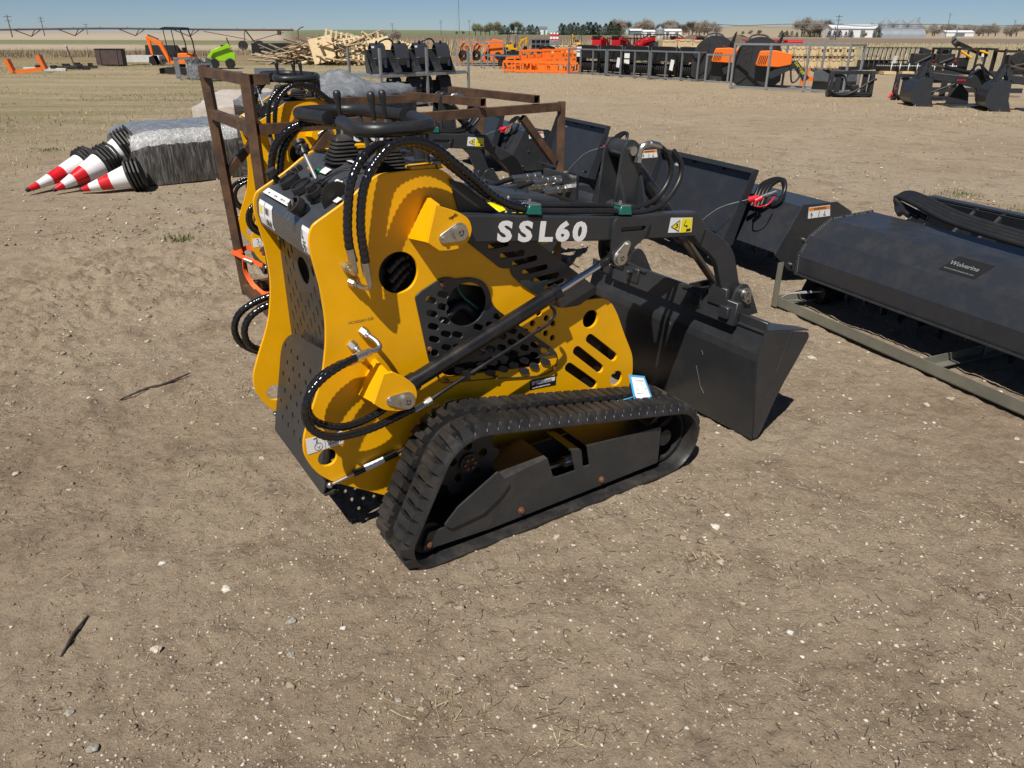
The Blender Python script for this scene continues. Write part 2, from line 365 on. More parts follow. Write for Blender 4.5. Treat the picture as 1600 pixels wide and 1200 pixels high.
def track_frame(root, s):
    P = [(.032, .045), (.30, .030), (.72, .034), (1.085, .040), (1.085, .205), (.715, .233), (.732, .145), (.699, .149), (.688, .226), (.640, .241), (.665, .144), (.565, .146), (.535, .243), (.356, .219), (.30, .132), (.232, .105), (.131, .105), (.059, .112)]
    P = [(a, b) for a, b in P]
    ya, t = .035, .008
    o = plate('track_frame', 'frame', root, rounded(P, .006, 2), [], side_y(ya, t, s), t, bevel=.001)
    mb = MB(); lo, hi = sorted((YY(ya+t, s), YY(.20, s)))
    mb.prism([(.533, .2425), (.356, .2185), (.36, .2105), (.533, .2345)], lo, hi)
    mb.prism([(.715, .2325), (1.084, .2045), (1.084, .1965), (.718, .2245)], lo, hi)
    mb.prism([(.64, .2405), (.688, .2255), (.688, .2175), (.64, .2325)], lo, hi)
    mb.prism([(.05, .052), (1.08, .048), (1.08, .06), (.05, .064)], lo+.03, hi-.03)
    lo2, hi2 = sorted((YY(.19, s), YY(.20, s))); mb.prism([(.03, .05), (1.085, .045), (1.085, .197), (.36, .21), (.1, .1)], lo2, hi2)
    mb.build('box_section', 'frame', o)
    G = [(.112, .122), (.167, .176), (.325, .262), (.372, .195), (.335, .155), (.266, .112), (.139, .099)]
    plate('guard', 'frame', o, rounded(G, .008, 2), [], side_y(.026, .0075, s), .0075, bevel=.0008)
    for bx, bz in ((.055, .066), (.424, .061), (.79, .063)):
        m2 = MB(); m2.ring((bx, YY(.0335, s), bz), (0, 1, 0), .0125, .004, .003, 16); m2.cyl((bx, YY(.034, s), bz), (bx, YY(.024, s), bz), .0085, 6); m2.build('bolt', 'rust', o, smooth=0)
    m3 = MB(); m3.cyl((.56, YY(.10, s), .150), (.78, YY(.10, s), .152), .011, 12); b1 = m3.build('tension_rod', 'brown_steel', o)
    m3 = MB(); m3.cyl((.655, YY(.10, s), .151), (.675, YY(.10, s), .151), .021, 6); m3.cyl((.678, YY(.10, s), .151), (.69, YY(.10, s), .151), .021, 6); m3.build('tension_nut', 'steel', o, smooth=0)
    for cx, cz, r in ((.062, .075, .058), (.25, .06, .045), (.424, .06, .045), (.60, .06, .045), (.79, .06, .045), (1.125, .135, .115)):
        m4 = MB(); a, b = YY(.055, s), YY(.185, s)
        if r > .1:
            m4.ring((cx, YY(.12, s), cz), (0, 1, 0), r, r-.012, .12, 32); m4.ring((cx, YY(.12, s), cz), (0, 1, 0), .035, .0, .14, 20)
            for k in range(5):
                an = k*2*math.pi/5+.4; m4.beam((cx, YY(.12, s), cz), (cx+(r-.01)*math.cos(an), YY(.12, s), cz+(r-.01)*math.sin(an)), .02, .025)
        else: m4.cyl((cx, a, cz), (cx, b, cz), r, 24)
        m4.build('idler_wheel' if r > .1 else 'roller', 'dull', root)
def pin(parent, x, z, y, s, ang, L=.047):
    """steel pin head with its teardrop keeper plate and bolt"""
    d = -1 if s == 0 else 1; ca, sa = math.cos(ang), math.sin(ang)
    L = L*1.15; hull = convex(circ(x, z, .029, 28)+circ(x+L*ca, z+L*sa, .0155, 16))
    o = plate('keeper_plate', 'steel', parent, hull, [], (y-.005 if s == 0 else y), .005, bevel=.0008)
    m = MB(); m.ring((x, y+d*.011, z), (0, 1, 0), .0235, .010, .013, 24); m.cyl((x, y+d*.004, z), (x, y+d*.012, z), .009, 12); m.cyl((x, y+d*.004, z), (x, y+d*.020, z), .0045, 8)
    m.build('pin_head', 'steel', o)
    m = MB(); m.cyl((x+L*ca, y+d*.004, z+L*sa), (x+L*ca, y+d*.012, z+L*sa), .007, 6); m.build('bolt', 'steel', o, smooth=0)
def fitting(mb, p0, p1, p2, r=.011):
    """hydraulic elbow: hex body at p0, bend at p1, crimped ferrule to p2"""
    p0, p1, p2 = map(Vector, (p0, p1, p2)); d = (p1-p0).normalized()
    mb.cyl(p0-d*.004, p0+d*.018, r*1.35, 6); mb.cyl(p0+d*.018, p0+d*.026, r*1.05, 12)
    mb.tube(smoothpath([p0+d*.02, p0.lerp(p1, .7), p1.lerp(p2, .15), p1.lerp(p2, .55)], 5), r*.75, 10)
    e = (p2-p1).normalized(); q = p1.lerp(p2, .5); mb.cyl(q, q+e*.012, r*1.25, 6); mb.cyl(q+e*.012, p2, r*1.2, 14)
PLATE = [(.335, 1.18), (.275, 1.23), (.156, 1.231), (.074, 1.229), (.033, 1.206), (-.034, 1.162), (-.104, 1.125), (-.139, 1.107), (-.152, 1.076), (-.154, 1.036), (-.145, .981), (-.136, .922), (-.133, .868), (-.131, .817), (-.137, .75), (-.156, .658), (-.178, .598), (-.212, .525), (-.244, .448), (-.25, .39), (-.23, .337), (-.211, .304), (-.17, .26), (-.094, .21), (.034, .125), (.20, .11), (1.0, .13), (1.09, .2), (1.132, .328), (1.123, .416), (1.066, .526), (1.025, .615), (.996, .66), (.962, .687), (.93, .695), (.80, .705), (.70, .775), (.44, .975), (.345, 1.045)]
def side_panel(root, s):
    holes = [circ(.116, .927, .066, 36), circ(-.175, .355, .031, 24), circ(.891, .619, .036, 24), circ(1.041, .333, .032, 24)]
    for (ax, az), (bx, bz) in (((.892, .54), (1.02, .433)), ((.832, .503), (.953, .397)), ((.796, .442), (.925, .334))):
        L = math.hypot(bx-ax, bz-az); holes.append(slot((ax+bx)/2, (az+bz)/2, L+.036, .036, math.atan2(bz-az, bx-ax)))
    for x, z in ((.624, .656), (.652, .688), (.685, .664), (.716, .637), (.654, .626), (.684, .605), (.715, .58), (.594, .63)): holes.append(circ(x, z, .0115, 14))
    for i in range(7):
        for j in range(2): holes.append(circ(.42+i*.045+(j*.022), .33-i*.004-j*.035, .012, 14))
    # a big opening behind the perforated guard
    holes.append(rounded([(.20, .62), (.20, .82), (.29, .865), (.42, .83), (.49, .70), (.66, .56), (.67, .48), (.27, .53)], .03))
    o = plate('side_panel', 'yellow', root, rounded(PLATE, .03, 3), holes, side_y(.27, .012, s), .012, bevel=.0012)
    # perforated guard bolted over the opening
    G = [(.164, .84), (.179, .853), (.26, .887), (.289, .886), (.313, .874), (.367, .872), (.422, .849), (.443, .811), (.449, .765), (.478, .733), (.715, .539), (.739, .508), (.733, .45), (.674, .438), (.463, .478), (.244, .515), (.203, .603)]
    S1 = [(.22, .82), (.264, .831), (.221, .774), (.224, .728), (.225, .683), (.22, .637), (.266, .741), (.27, .692), (.262, .789), (.313, .680), (.475, .712), (.497, .551), (.541, .56), (.586, .572), (.632, .574), (.675, .539), (.45, .547), (.497, .508), (.541, .513), (.587, .521), (.629, .533), (.683, .492), (.407, .545), (.587, .479), (.632, .488), (.365, .530), (.443, .506), (.270, .643), (.313, .635), (.357, .645), (.357, .60), (.40, .655), (.40, .60), (.444, .648), (.444, .6), (.488, .64), (.488, .594), (.532, .605), (.576, .617), (.313, .588), (.27, .594), (.225, .59), (.319, .545), (.444, .688), (.395, .69), (.532, .65)]
    hs = [slot(x, z, .043, .0215, R(-26), 4) for x, z in S1]; hs.append(circ(.35, .781, .076, 36))
    g = plate('perforated_guard', 'grey', o, rounded(G, .02, 3), hs, side_y(.2635, .006, s), .006, bevel=.0008)
    for x, z in ((.262, .868), (.205, .655), (.265, .525), (.462, .486), (.718, .462)):
        m = MB(); y = YY(.263, s); m.cyl((x, y, z), (x, y-(.008 if s == 0 else -.008), z), .0075, 6); m.build('bolt', 'rust', g, smooth=0)
    # slotted hood edge cover
    H = [(.300, 1.195), (.364, .987), (.485, .884), (.51, .879), (.525, .878), (.53, .853), (.57, .812), (.673, .741), (.724, .701), (.761, .691), (.827, .687), (.908, .723), (.908, .742), (.634, .952), (.345, 1.18)]
    hs = []
    for ax, az, bx, bz in ((.53, .892, .635, .899), (.572, .855, .68, .86), (.62, .818, .73, .823), (.482, .927, .582, .924), (.436, .964, .517, .966), (.665, .781, .756, .798)):
        hs.append(slot((ax+bx)/2, (az+bz)/2, bx-ax, .019, math.atan2(bz-az, bx-ax)))
    plate('slotted_cover', 'grey', o, rounded(H, [.0]+[.012]*12+[0, 0], 3), hs, side_y(.2625, .006, s), .006, bevel=.0008)
    # pivot brackets
    for P, base, py, nm in (([(.172, 1.035), (.205, 1.143), (.278, 1.115), (.316, 1.089), (.327, 1.056), (.314, 1.022), (.286, 1.003), (.247, 1.0), (.21, 1.005)], ((.155, 1.030), (.222, 1.150)), .172, 'arm_bracket'),
                        ([(-.05, .569), (-.021, .540), (.032, .520), (.071, .519), (.098, .551), (.095, .591), (.066, .626), (.02, .66), (-.01, .66)], ((-.055, .553), (.008, .660)), .145, 'cylinder_bracket')):
        if nm == 'arm_bracket': Pr = rounded(P, [.0, .0, .02, .02, .03, .03, .03, .02, 0], 4)
        else: Pr = rounded(P, [0, .02, .02, .03, .03, .03, .02, .0, 0], 4)
        b = plate(nm, 'yellow', o, Pr, [], side_y(py, .012, s), .012, bevel=.0012)
        m = MB(); (x0, z0), (x1, z1) = base; q0, q1 = P[0], P[1] if nm == 'arm_bracket' else P[-1]
        ya, yb = YY(.271, s), YY(py+.001, s)
        if nm == 'arm_bracket': A = [(x0, ya, z0), (x1, ya, z1), (q1[0]+.004, yb, q1[1]), (q0[0]+.004, yb, q0[1])]
        else: A = [(x0, ya, z0), (x1, ya, z1), (P[-2][0]-.02, yb, P[-2][1]), (P[0][0]+.004, yb, P[0][1])]
        lo = [m.v(p) for p in A]; hi = [m.v((p[0]+.010, p[1], p[2]-.001)) for p in A]
        m._f(lo); m._f(hi[::-1])
        for j in range(4): m._f([lo[j], hi[j], hi[(j+1) % 4], lo[(j+1) % 4]])
        m.build('web', 'yellow', b, smooth=20)
    pin(o, .278, 1.054, YY(.172, s), s, math.atan2(-.010, -.046)); pin(o, .058, .553, YY(.145, s), s, math.atan2(.012, -.046))
    for (x0, z0, x1, z1, w_) in ((.245, 1.10, .275, 1.108, .003), (.255, 1.095, .268, 1.112, .002), (.22, 1.045, .232, 1.05, .003)):
        m = MB(); m.beam((x0, YY(.1713, s), z0), (x1, YY(.1713, s), z1), w_, .0012, (0, 0, 1)); m.build('scuff', 'ink', o, smooth=0)
    for (x, z) in ((-.10, .41), (.30, .30), (-.08, .46)):
        m = MB(); m.cyl((x, YY(.2695, s), z), (x, YY(.2705, s), z), .0055, 12); m.build('bolt_hole', 'ink', o, smooth=0)
    m = MB(); m.tube([(.215, YY(.2685, s), .60), (.205, YY(.2685, s), .70), (.200, YY(.2685, s), .735)], .0015, 5); m.build('seam', 'yellow', o)
    if s == 0:
        text('serial_number', 'HC3602601508', 'bark', o, frame3((-.062, .2695, .792), (1, 0, .0), (0, 0, 1)), .0128, .0002, -.0002)
        w = MB(); w.prism([(.617, .43), (.737, .423), (.736, .383), (.616, .392)], .2685, .2697); d = w.build('warning_decal', 'ink', o, smooth=0)
        w = MB(); w.prism([(.624, .424), (.731, .418), (.730, .403), (.624, .409)], .2678, .2685); w.build('decal_panel', 'white', d, smooth=0)
        text('decal_text', 'WARNING', 'ink', d, frame3((.652, .2677, .4085), (1, 0, -.05), (0, 0, 1)), .013, .0002, .0003)
        text('decal_small_text', 'DO NOT REMOVE COVER', 'white', d, frame3((.627, .2684, .394), (1, 0, -.05), (0, 0, 1)), .007, .0002, .0002)
        w = MB(); w.prism([(.634, .409), (.648, .4085), (.641, .419)], .2670, .2677); w.build('warning_triangle', 'redpaint', d, smooth=0)
        w = MB(); w.prism([(-.238, .443), (-.117, .437), (-.117, .392), (-.237, .387)], .2685, .2697); d = w.build('pictogram_label', 'white', o, smooth=0)
        w = MB()
        for k in range(24):
            a = k*math.pi/12; a2 = a+math.pi/12
            w.beam((-.200+.013*math.cos(a), .2682, .405+.013*math.sin(a)), (-.200+.013*math.cos(a2), .2682, .405+.013*math.sin(a2)), .0008, .0015)
        w.tube(smoothpath([(-.214, .2682, .436), (-.205, .2682, .438), (-.203, .2682, .428), (-.206, .2682, .421)], 5), .0014, 6)
        w.beam((-.205, .2682, .407), (-.200, .2682, .398), .0008, .0014); w.beam((-.195, .2682, .407), (-.200, .2682, .398), .0008, .0014)
        w.beam((-.178, .2682, .442), (-.178, .2682, .389), .0008, .001)
        w.beam((-.168, .2682, .404), (-.124, .2682, .406), .0008, .0014)
        for q in range(6): w.beam((-.165+q*.008, .2682, .404), (-.169+q*.008, .2682, .399), .0008, .0012)
        w.tube(smoothpath([(-.16, .2682, .408), (-.152, .2682, .426), (-.138, .2682, .426), (-.132, .2682, .408)], 5), .0014, 6)
        w.build('pictogram', 'ink', d, smooth=0)
    return o
def lift_arm(root, s):
    y0, y1 = (.2, .255) if s == 0 else (CW-.255, CW-.2)
    P = [(.262, 1.022), (.262, 1.078), (.29, 1.094), (.348, 1.091), (.917, 1.019), (1.335, .985), (1.392, .925), (1.365, .850), (1.325, .892), (1.195, .903), (.91, .933), (.346, 1.003), (.29, 1.012)]
    m = MB(); m.prism(P, y0, y1); o = m.build('lift_arm', 'grey', root, bevel=.006, seg=2)
    E = [(1.366, .852), (1.388, .923), (1.48, .873), (1.543, .833), (1.587, .785), (1.617, .715), (1.644, .644), (1.68, .61), (1.665, .575), (1.62, .575), (1.56, .60), (1.528, .664), (1.489, .76), (1.437, .807)]
    yy0, yy1 = (.212, .243) if s == 0 else (CW-.243, CW-.212)
    m = MB(); m.prism(rounded(E, .03, 3), yy0, yy1); m.build('elbow', 'grey', o, bevel=.003)
    m = MB(); m.cyl((1.655, YY(.195, s), .605), (1.655, YY(.262, s), .605), .036, 24); m.build('pivot_boss', 'grey', o, bevel=.003)
    B = [(.905, .982), (.911, 1.008), (.928, 1.018), (1.083, .998), (1.080, .973), (1.06, .924), (1.012, .898), (1.005, .879), (.998, .850), (.959, .828), (.918, .845), (.905, .887)]
    for yy, t in ((.188, .0115), (.2555, .0115)):
        hs = [slot(1.002, .966, .118, .018, R(-4))] if yy < .2 else []
        plate('cylinder_bracket', 'grey', o, rounded(B, .018, 3), hs, side_y(yy, t, s), t, bevel=.001)
    pin(o, .942, .870, YY(.188, s), s, math.atan2(.038, .028))
    if s == 0:
        sl_ = math.atan2(-.047, .357); ux = (math.cos(sl_), 0, math.sin(sl_)); up = (.13, 0, 1)
        x0 = Vector((.432, .1994, .999)); sp = [('S', 0), ('S', .080), ('L', .160), ('6', .231), ('0', .304)]
        for ch, dx in sp: text('model_letter', ch, 'white', o, frame3(x0+Vector(ux)*dx, ux, up), .088, .0004, .0040, sx=1.32)
        w = MB(); w.prism([(1.185, .926), (1.193, .981), (1.306, .968), (1.308, .912)], .1985, .1997); d = w.build('safety_label', 'white', o, smooth=0)
        w = MB(); w.prism([(1.246, .9185), (1.251, .9725), (1.3045, .9665), (1.3060, .9135)], .1978, .1986); w.build('yellow_field', 'yellab', d, smooth=0)
        w = MB(); w.prism([(1.197, .947), (1.238, .925), (1.239, .966)], .1978, .1986); t_ = w.build('yellow_triangle', 'yellab', d, smooth=0)
        w = MB(); c3 = [(1.197, .947), (1.238, .925), (1.239, .966)]
        for i in range(3): a, b = c3[i], c3[(i+1) % 3]; w.beam((a[0], .1976, a[1]), (b[0], .1976, b[1]), .0008, .0022)
        w.ball((1.226, .1974, .951), .005, (1, .1, 1), 1); w.beam((1.218, .1974, .940), (1.233, .1974, .945), .0008, .003)
        w.box((1.288, .1972, .924), (.022, .0008, .009)); w.beam((1.272, .1974, .962), (1.262, .1974, .945), .0008, .0015); w.beam((1.262, .1974, .945), (1.281, .1974, .937), .0008, .003); w.box((1.277, .1972, .94), (.008, .0008, .006))
        w.build('pictogram', 'ink', d, smooth=0)
    return o
def joystick(root, x, y, z0, z1, tx=0, ty=0):
    o_ = MB(); a = Vector((x, y, z0)); b = Vector((x+tx, y+ty, z1)); d = b-a
    o_.cyl(a, a+d*.55, .0042, 10); o = o_.build('control_lever', 'steel', root)
    m = MB(); m.lathe(a+d*.45, d, [(.006, 0), (.0075, .004), (.0075, d.length*.2), (.0115, d.length*.42), (.0130, d.length*.50), (.0105, d.length*.56), (.004, d.length*.585)], 18)
    m.build('grip', 'foam', o, smooth=60)
def boot(root, x, y, z, r=.048, h=.082):
    m = MB(); L = []; n = 6; rings = []
    for i in range(n*2+1):
        t = i/(n*2); rad = (r*1.22*(1-t*.48))*(1.0 if i % 2 == 0 else .84); zz = z+h*.80*t
        rings.append((rad, zz))
    rings += [(.026, z+h*.9), (.014, z+h)]
    V = []
    for rad, zz in rings:
        sq = rounded([(-rad, -rad), (rad, -rad), (rad, rad), (-rad, rad)], rad*.35, 3); V.append([m.v((x+a, y+b, zz)) for a, b in sq])
    for A, B in zip(V[:-1], V[1:]):
        for k in range(len(A)): m._f([A[k], A[(k+1) % len(A)], B[(k+1) % len(A)], B[k]])
    m._f(V[0][::-1]); m._f(V[-1]); return m.build('rubber_boot', 'dull', root, smooth=20)
def Pn(x, y, off=0):
    n = Vector((-.497, 0, .868)); return Vector((x, y, 1.107+(x+.139)*.5728))+n*off-n*.006
def console(root):
    y0, y1 = .2825, CW-.2825
    prof = [(.335, 1.165), (.275, 1.222), (.074, 1.222), (.033, 1.199), (-.03, 1.160), (-.1, 1.119), (-.128, 1.102), (-.141, 1.078), (-.144, 1.036), (-.138, 1.0), (-.09, .985)]
    m = MB(); m.sheet(prof, y0, y1, .008); o = m.build('console', 'panel', root, smooth=45)
    nrm = Vector((-.497, 0, .868)); tx = Vector((.868, 0, .497))
    for y in (.701, .579):
        g = MB(); c = Pn(-.057, y, .012); g.ring(c, nrm, .035, .029, .020, 32); gr = g.build('gauge', 'dull', o)
        g = MB(); g.cyl(c-nrm*.01, c+nrm*.004, .029, 28); f = g.build('gauge_face', 'glass', gr)
        g = MB(); g.beam(c+nrm*.001, c+nrm*.001+tx*.018+Vector((0, .008, 0)), .0015, .0015); g.build('needle', 'white', gr)
    g = MB(); c = Pn(-.071, .805); g.cyl(c, c+nrm*.03, .011, 12); g.cyl(c+nrm*.028, c+nrm*.046, .019, 14); g.build('choke_knob', 'dull', o)
    g = MB()
    for i in range(3): c = Pn(-.035+i*.017, .77-.004*i); g.box(c+nrm*.008, (.014, .02, .016), (0, -R(30), 0)); 
    g.build('rocker_switches', 'dull', o)
    # throttle lever with star knob
    g = MB(); a = Pn(-.03, .50); b = Vector((-.035, .60, 1.262)); g.cyl(a, b, .0055, 12); t = g.build('throttle_lever', 'galv', o)
    g = MB(); d = (b-a).normalized(); g.lathe(b-d*.012, d, [(.012, 0), (.014, .01), (.014, .03), (.02, .034), (.02, .046), (.012, .05)], 18)
    x1, y1_, z1_ = basis(d)
    for k in range(4):
        q = b+d*.008+(y1_*math.cos(k*math.pi/2)+z1_*math.sin(k*math.pi/2))*.016; g.ball(q, .0105, (1, 1, 1), 1)
    g.build('star_knob', 'foam', t)
    g = MB(); g.box(a+nrm*.01, (.03, .035, .03), (0, -R(30), 0)); g.box(Pn(-.06, .46, .012), (.05, .018, .02), (0, -R(30), R(20))); g.box(Pn(-.02, .47, .014), (.016, .05, .012), (0, -R(30), 0)); g.build('lever_clamp', 'dull', t)
    g = MB(); c = Pn(-.062, .425); g.cyl(c, c+nrm*.03, .024, 18); g.ring(c+nrm*.026, nrm, .027, .018, .014, 18); g.cyl(c+nrm*.02, c+nrm*.05, .016, 12); g.build('light_switch', 'dull', o)
    g = MB(); c = Pn(-.112, .418); ax = Vector((-.75, -.1, .6)).normalized(); g.cyl(c, c+ax*.03, .022, 20); g.ring(c+ax*.032, ax, .027, .019, .022, 22); k = g.build('ignition_switch', 'dull', o)
    g = MB(); q = c+ax*.045; g.box(q, (.004, .012, .022)); g.ring(q+Vector((-.006, 0, -.012)), (0, 1, .3), .011, .0095, .0015, 16)
    g.beam(q+Vector((-.008, 0, -.02)), q+Vector((-.026, .014, -.042)), .006, .0015); g.beam(q+Vector((-.008, -.004, -.02)), q+Vector((-.022, -.004, -.046)), .006, .0015); g.build('key', 'steel', k)
    # toothed wheel let into the panel
    c = Pn(-.038, .335, .004); gear = []
    for i in range(60): a_ = i*math.pi/30; r_ = .047 if i % 2 else .0435; gear.append((c.x+r_*math.cos(a_), c.z+r_*math.sin(a_)))
    g = MB(); g.prism(gear, .330, .342); g.build('throttle_wheel', 'ink', o, smooth=0)
    for nm, x, y in (('amber', .008, .677), ('green', .014, .606)):
        g = MB(); c = Pn(x, y); g.cyl(c, c+nrm*.012, .0085, 14); g.ball(c+nrm*.012, .0075, (1, 1, .7), 2); g.build('indicator_lamp', nm, o)
    def lab(x, y, l, w, nm='panel_label', off=.0075, mt='white', rz=0):
        g = MB(); c = Pn(x, y, off+.0004); g.box(c, (w, l, .0008), (0, -R(29.8), 0)); return g.build(nm, mt, o, smooth=0)
    L1 = lab(-.118, .600, .37, .024); 
    for q, wd in zip((.745, .68, .615, .545, .47), ('FUEL', 'HOURS', 'THROTTLE', 'LIGHTS', 'KEY')):
        text('label_text', wd, 'ink', L1, frame3(Pn(-.123, q, .0085), (0, -1, 0), tx), .0095, .0001, .0002)
    lab(.022, .575, .055, .026); lab(.002, .42, .05, .022); lab(-.045, .302, .03, .02)
    g = MB(); g.box((.11, .50, 1.2305), (.05, .15, .001)); T1 = g.build('panel_label', 'white', o, smooth=0)
    g = MB()
    for i in range(4): g.box((.098+.009*i, .50, 1.2312), (.0018, .12-.02*(i % 2), .0006))
    g.build('label_text', 'ink', T1, smooth=0)
    # curved labels on the nose
    for (ya, yb, rows) in ((.655, .735, ('1001', '100-50')), (.742, .80, ()), (.292, .362, ('L', '95'))):
        g = MB(); g.sheet([(-.137, 1.090), (-.1425, 1.078), (-.1455, 1.036), (-.1410, 1.012)], ya, yb, -.0012); lb = g.build('nose_label', 'white', o, smooth=60)
        for i, w_ in enumerate(rows): text('label_text', w_, 'ink', lb, frame3((-.1478+.0005*i, yb-.010, 1.056-.036*i), (0, -1, 0), (.04, 0, 1)), .030 if len(w_) > 2 else .040, .0002, .0008, sx=.72)
        if not rows:
            g = MB(); g.prism([(ya+.018, 1.052), (yb-.014, 1.052), ((ya+yb)/2+.002, 1.082)], -.1478, -.1468, 'yz'); g.build('warning_triangle', 'yellab', lb, smooth=0)
    # wires on the panel
    hose('cable', 'hose', o, [Pn(-.03, .49, .02), Pn(.03, .42, .03), Pn(.07, .36, .02)], .0025)
    hose('cable', 'hose', o, [Pn(-.05, .45, .02), Pn(.02, .40, .035), Pn(.06, .37, .02)], .0025)
    return o
def handle(root, s):
    pts = [(.062, .50), (.045, .40), (.035, .305), (.062, .255), (.11, .240), (.19, .242), (.240, .270), (.268, .33), (.295, .43), (.315, .53)]
    P = smoothpath([(x, YY(y, s), 1.352) for x, y in pts], 8); m = MB(); m.tube(P, .0205, 18); o = m.build('grab_handle', 'foam', root, smooth=50)
    e = P[0]-P[1]; m = MB(); m.cyl(P[0]+e.normalized()*.0005, P[0]+e.normalized()*.002, .012, 16); m.build('end_plug', 'ink', o)
    m = MB(); m.cyl((.30, YY(.46, s), 1.335), (.30, YY(.46, s), 1.22), .019, 14); m.cyl((.25, YY(.30, s), 1.34), (.262, YY(.33, s), 1.22), .008, 10); m.box((.30, YY(.46, s), 1.227), (.09, .09, .01)); m.build('handle_post', 'grey', o)
def rear(root):
    y0, y1 = .2825, CW-.2825; sl_ = []; rows = 12
    for i in range(rows):
        for j in range(7):
            cy = y0+.045+j*.082+(.041 if i % 2 else 0); cz = .565+i*.034
            if cy > y1-.025 or math.hypot(cy-.59, cz-.885) < .086: continue
            sl_.append(slot(cy, cz, .040, .0135, R(72), 3))
    o = plate('rear_grille', 'grey', root, [(y0, .48), (y1, .48), (y1, .992), (y0, .992)], sl_+[[(.59+.058*math.cos(t*math.pi/14), .885+.045*math.sin(t*math.pi/14)) for t in range(28)]], -.083, .004, 'yz')
    for yy, zz in ((.30, .975), (.36, .965), (.80, .975), (.76, .96)):
        m = MB(); m.cyl((-.083, yy, zz), (-.105, yy, zz), .008, 6); m.build('bolt', 'steel', o, smooth=0)
    # folded-up operator platform with punched holes
    sy0, sy1 = .290, CW-.285
    out = rounded([(sy0, .0), (sy1, .0), (sy1, .355), (sy1-.10, .43), (sy0+.02, .485), (sy0, .47)], [.03, .01, .05, .05, .02, .01], 4)
    hs = []
    for i in range(6):
        for j in range(8): 
            a, b = sy0+.055+j*.068+(.034 if i % 2 else 0), .085+i*.055
            if a < sy1-.02: hs.append([(a+.0095*math.cos(t), b+.0125*math.sin(t)) for t in [k*math.pi/5 for k in range(10)]])
    T = Matrix(((0, .205, -.979, -.196), (1, 0, 0, 0), (0, .979, .205, .200), (0, 0, 0, 1)))
    p = plate('operator_platform', 'frame', root, out, hs, 0, .006, T, bevel=.0008)
    m = MB(); m.box((-.17, CW/2, .205), (.05, sy1-sy0, .006)); m.build('platform_lip', 'frame', p)
def mast(root):
    P = [(1.030, 1.0), (1.054, 1.205), (1.066, 1.240), (1.095, 1.253), (1.127, 1.240), (1.139, 1.209), (1.167, 1.0)]
    o = empty_part('tilt_mast', root)
    for y in (.335, .435): plate('mast_plate', 'grey', o, rounded(P, .02, 3), [], y, .012, bevel=.001)
    for x in (1.05, 1.15):
        m = MB()
        m.prism([(.335, 1.0), (.29, 1.0), (.335, 1.13)], x-.006, x+.006, 'yz'); m.prism([(.447, 1.0), (.49, 1.0), (.447, 1.13)], x-.006, x+.006, 'yz'); m.build('gusset', 'grey', o)
    m = MB(); m.cyl((1.097, .322, 1.212), (1.097, .462, 1.212), .0165, 20); m.build('pin_head', 'steel', o)
    m = MB(); m.cyl((1.10, .255, .985), (1.10, .865, .985), .034, 24); m.box((1.10, .40, .99), (.16, .20, .035)); m.build('cross_tube', 'grey', o, bevel=.003)
    # tilt cylinder
    a, b = Vector((1.10, .392, 1.212)), Vector((1.715, .392, .572)); d = (b-a).normalized()
    m = MB(); m.cyl(a-Vector((0, .042, 0)), a+Vector((0, .042, 0)), .034, 20); m.cyl(a, a+d*.52, .030, 24); m.cyl(a+d*.50, a+d*.535, .033, 24)
    c = m.build('tilt_cylinder', 'grey', root, smooth=40)
    m = MB(); m.cyl(a+d*.535, b-d*.03, .0165, 18); r = m.build('piston_rod', 'brown_steel', c)
    m = MB(); m.cyl(b-Vector((0, .028, 0)), b+Vector((0, .028, 0)), .030, 20); m.cyl(b-Vector((0, .055, 0)), b+Vector((0, .055, 0)), .0155, 16); m.build('rod_eye', 'brown_steel', c)
    # bolted hydraulic junction
    m = MB(); m.box((.99, .62, 1.06), (.012, .22, .09)); j = m.build('hydraulic_manifold', 'grey', root)
    for i, (y, z) in enumerate(((.55, 1.055), (.59, 1.085), (.63, 1.06), (.67, 1.09))):
        m = MB(); x = .985-.02*i; m.cyl((x, y, z), (x-.03, y, z), .016, 6); m.cyl((x-.03, y, z), (x-.05, y, z), .012, 12); m.cyl((x-.05, y, z), (x-.065, y, z), .0155, 6); m.cyl((x-.065, y, z), (x-.13, y, z), .0125, 14); m.build('hose_fitting', 'steel', j, smooth=30)
        hose('hydraulic_hose', 'hose', root, [(x-.125, y, z), (x-.28, y-.01, z-.02), (.56, y-.03, 1.065), (.42, y-.02, 1.08), (.30, y, 1.04+.02*i)], .010)
def empty_part(name, parent):
    o = bpy.data.objects.new(name, None); S.collection.objects.link(o); o.parent = parent; o.empty_display_size = .05; return o
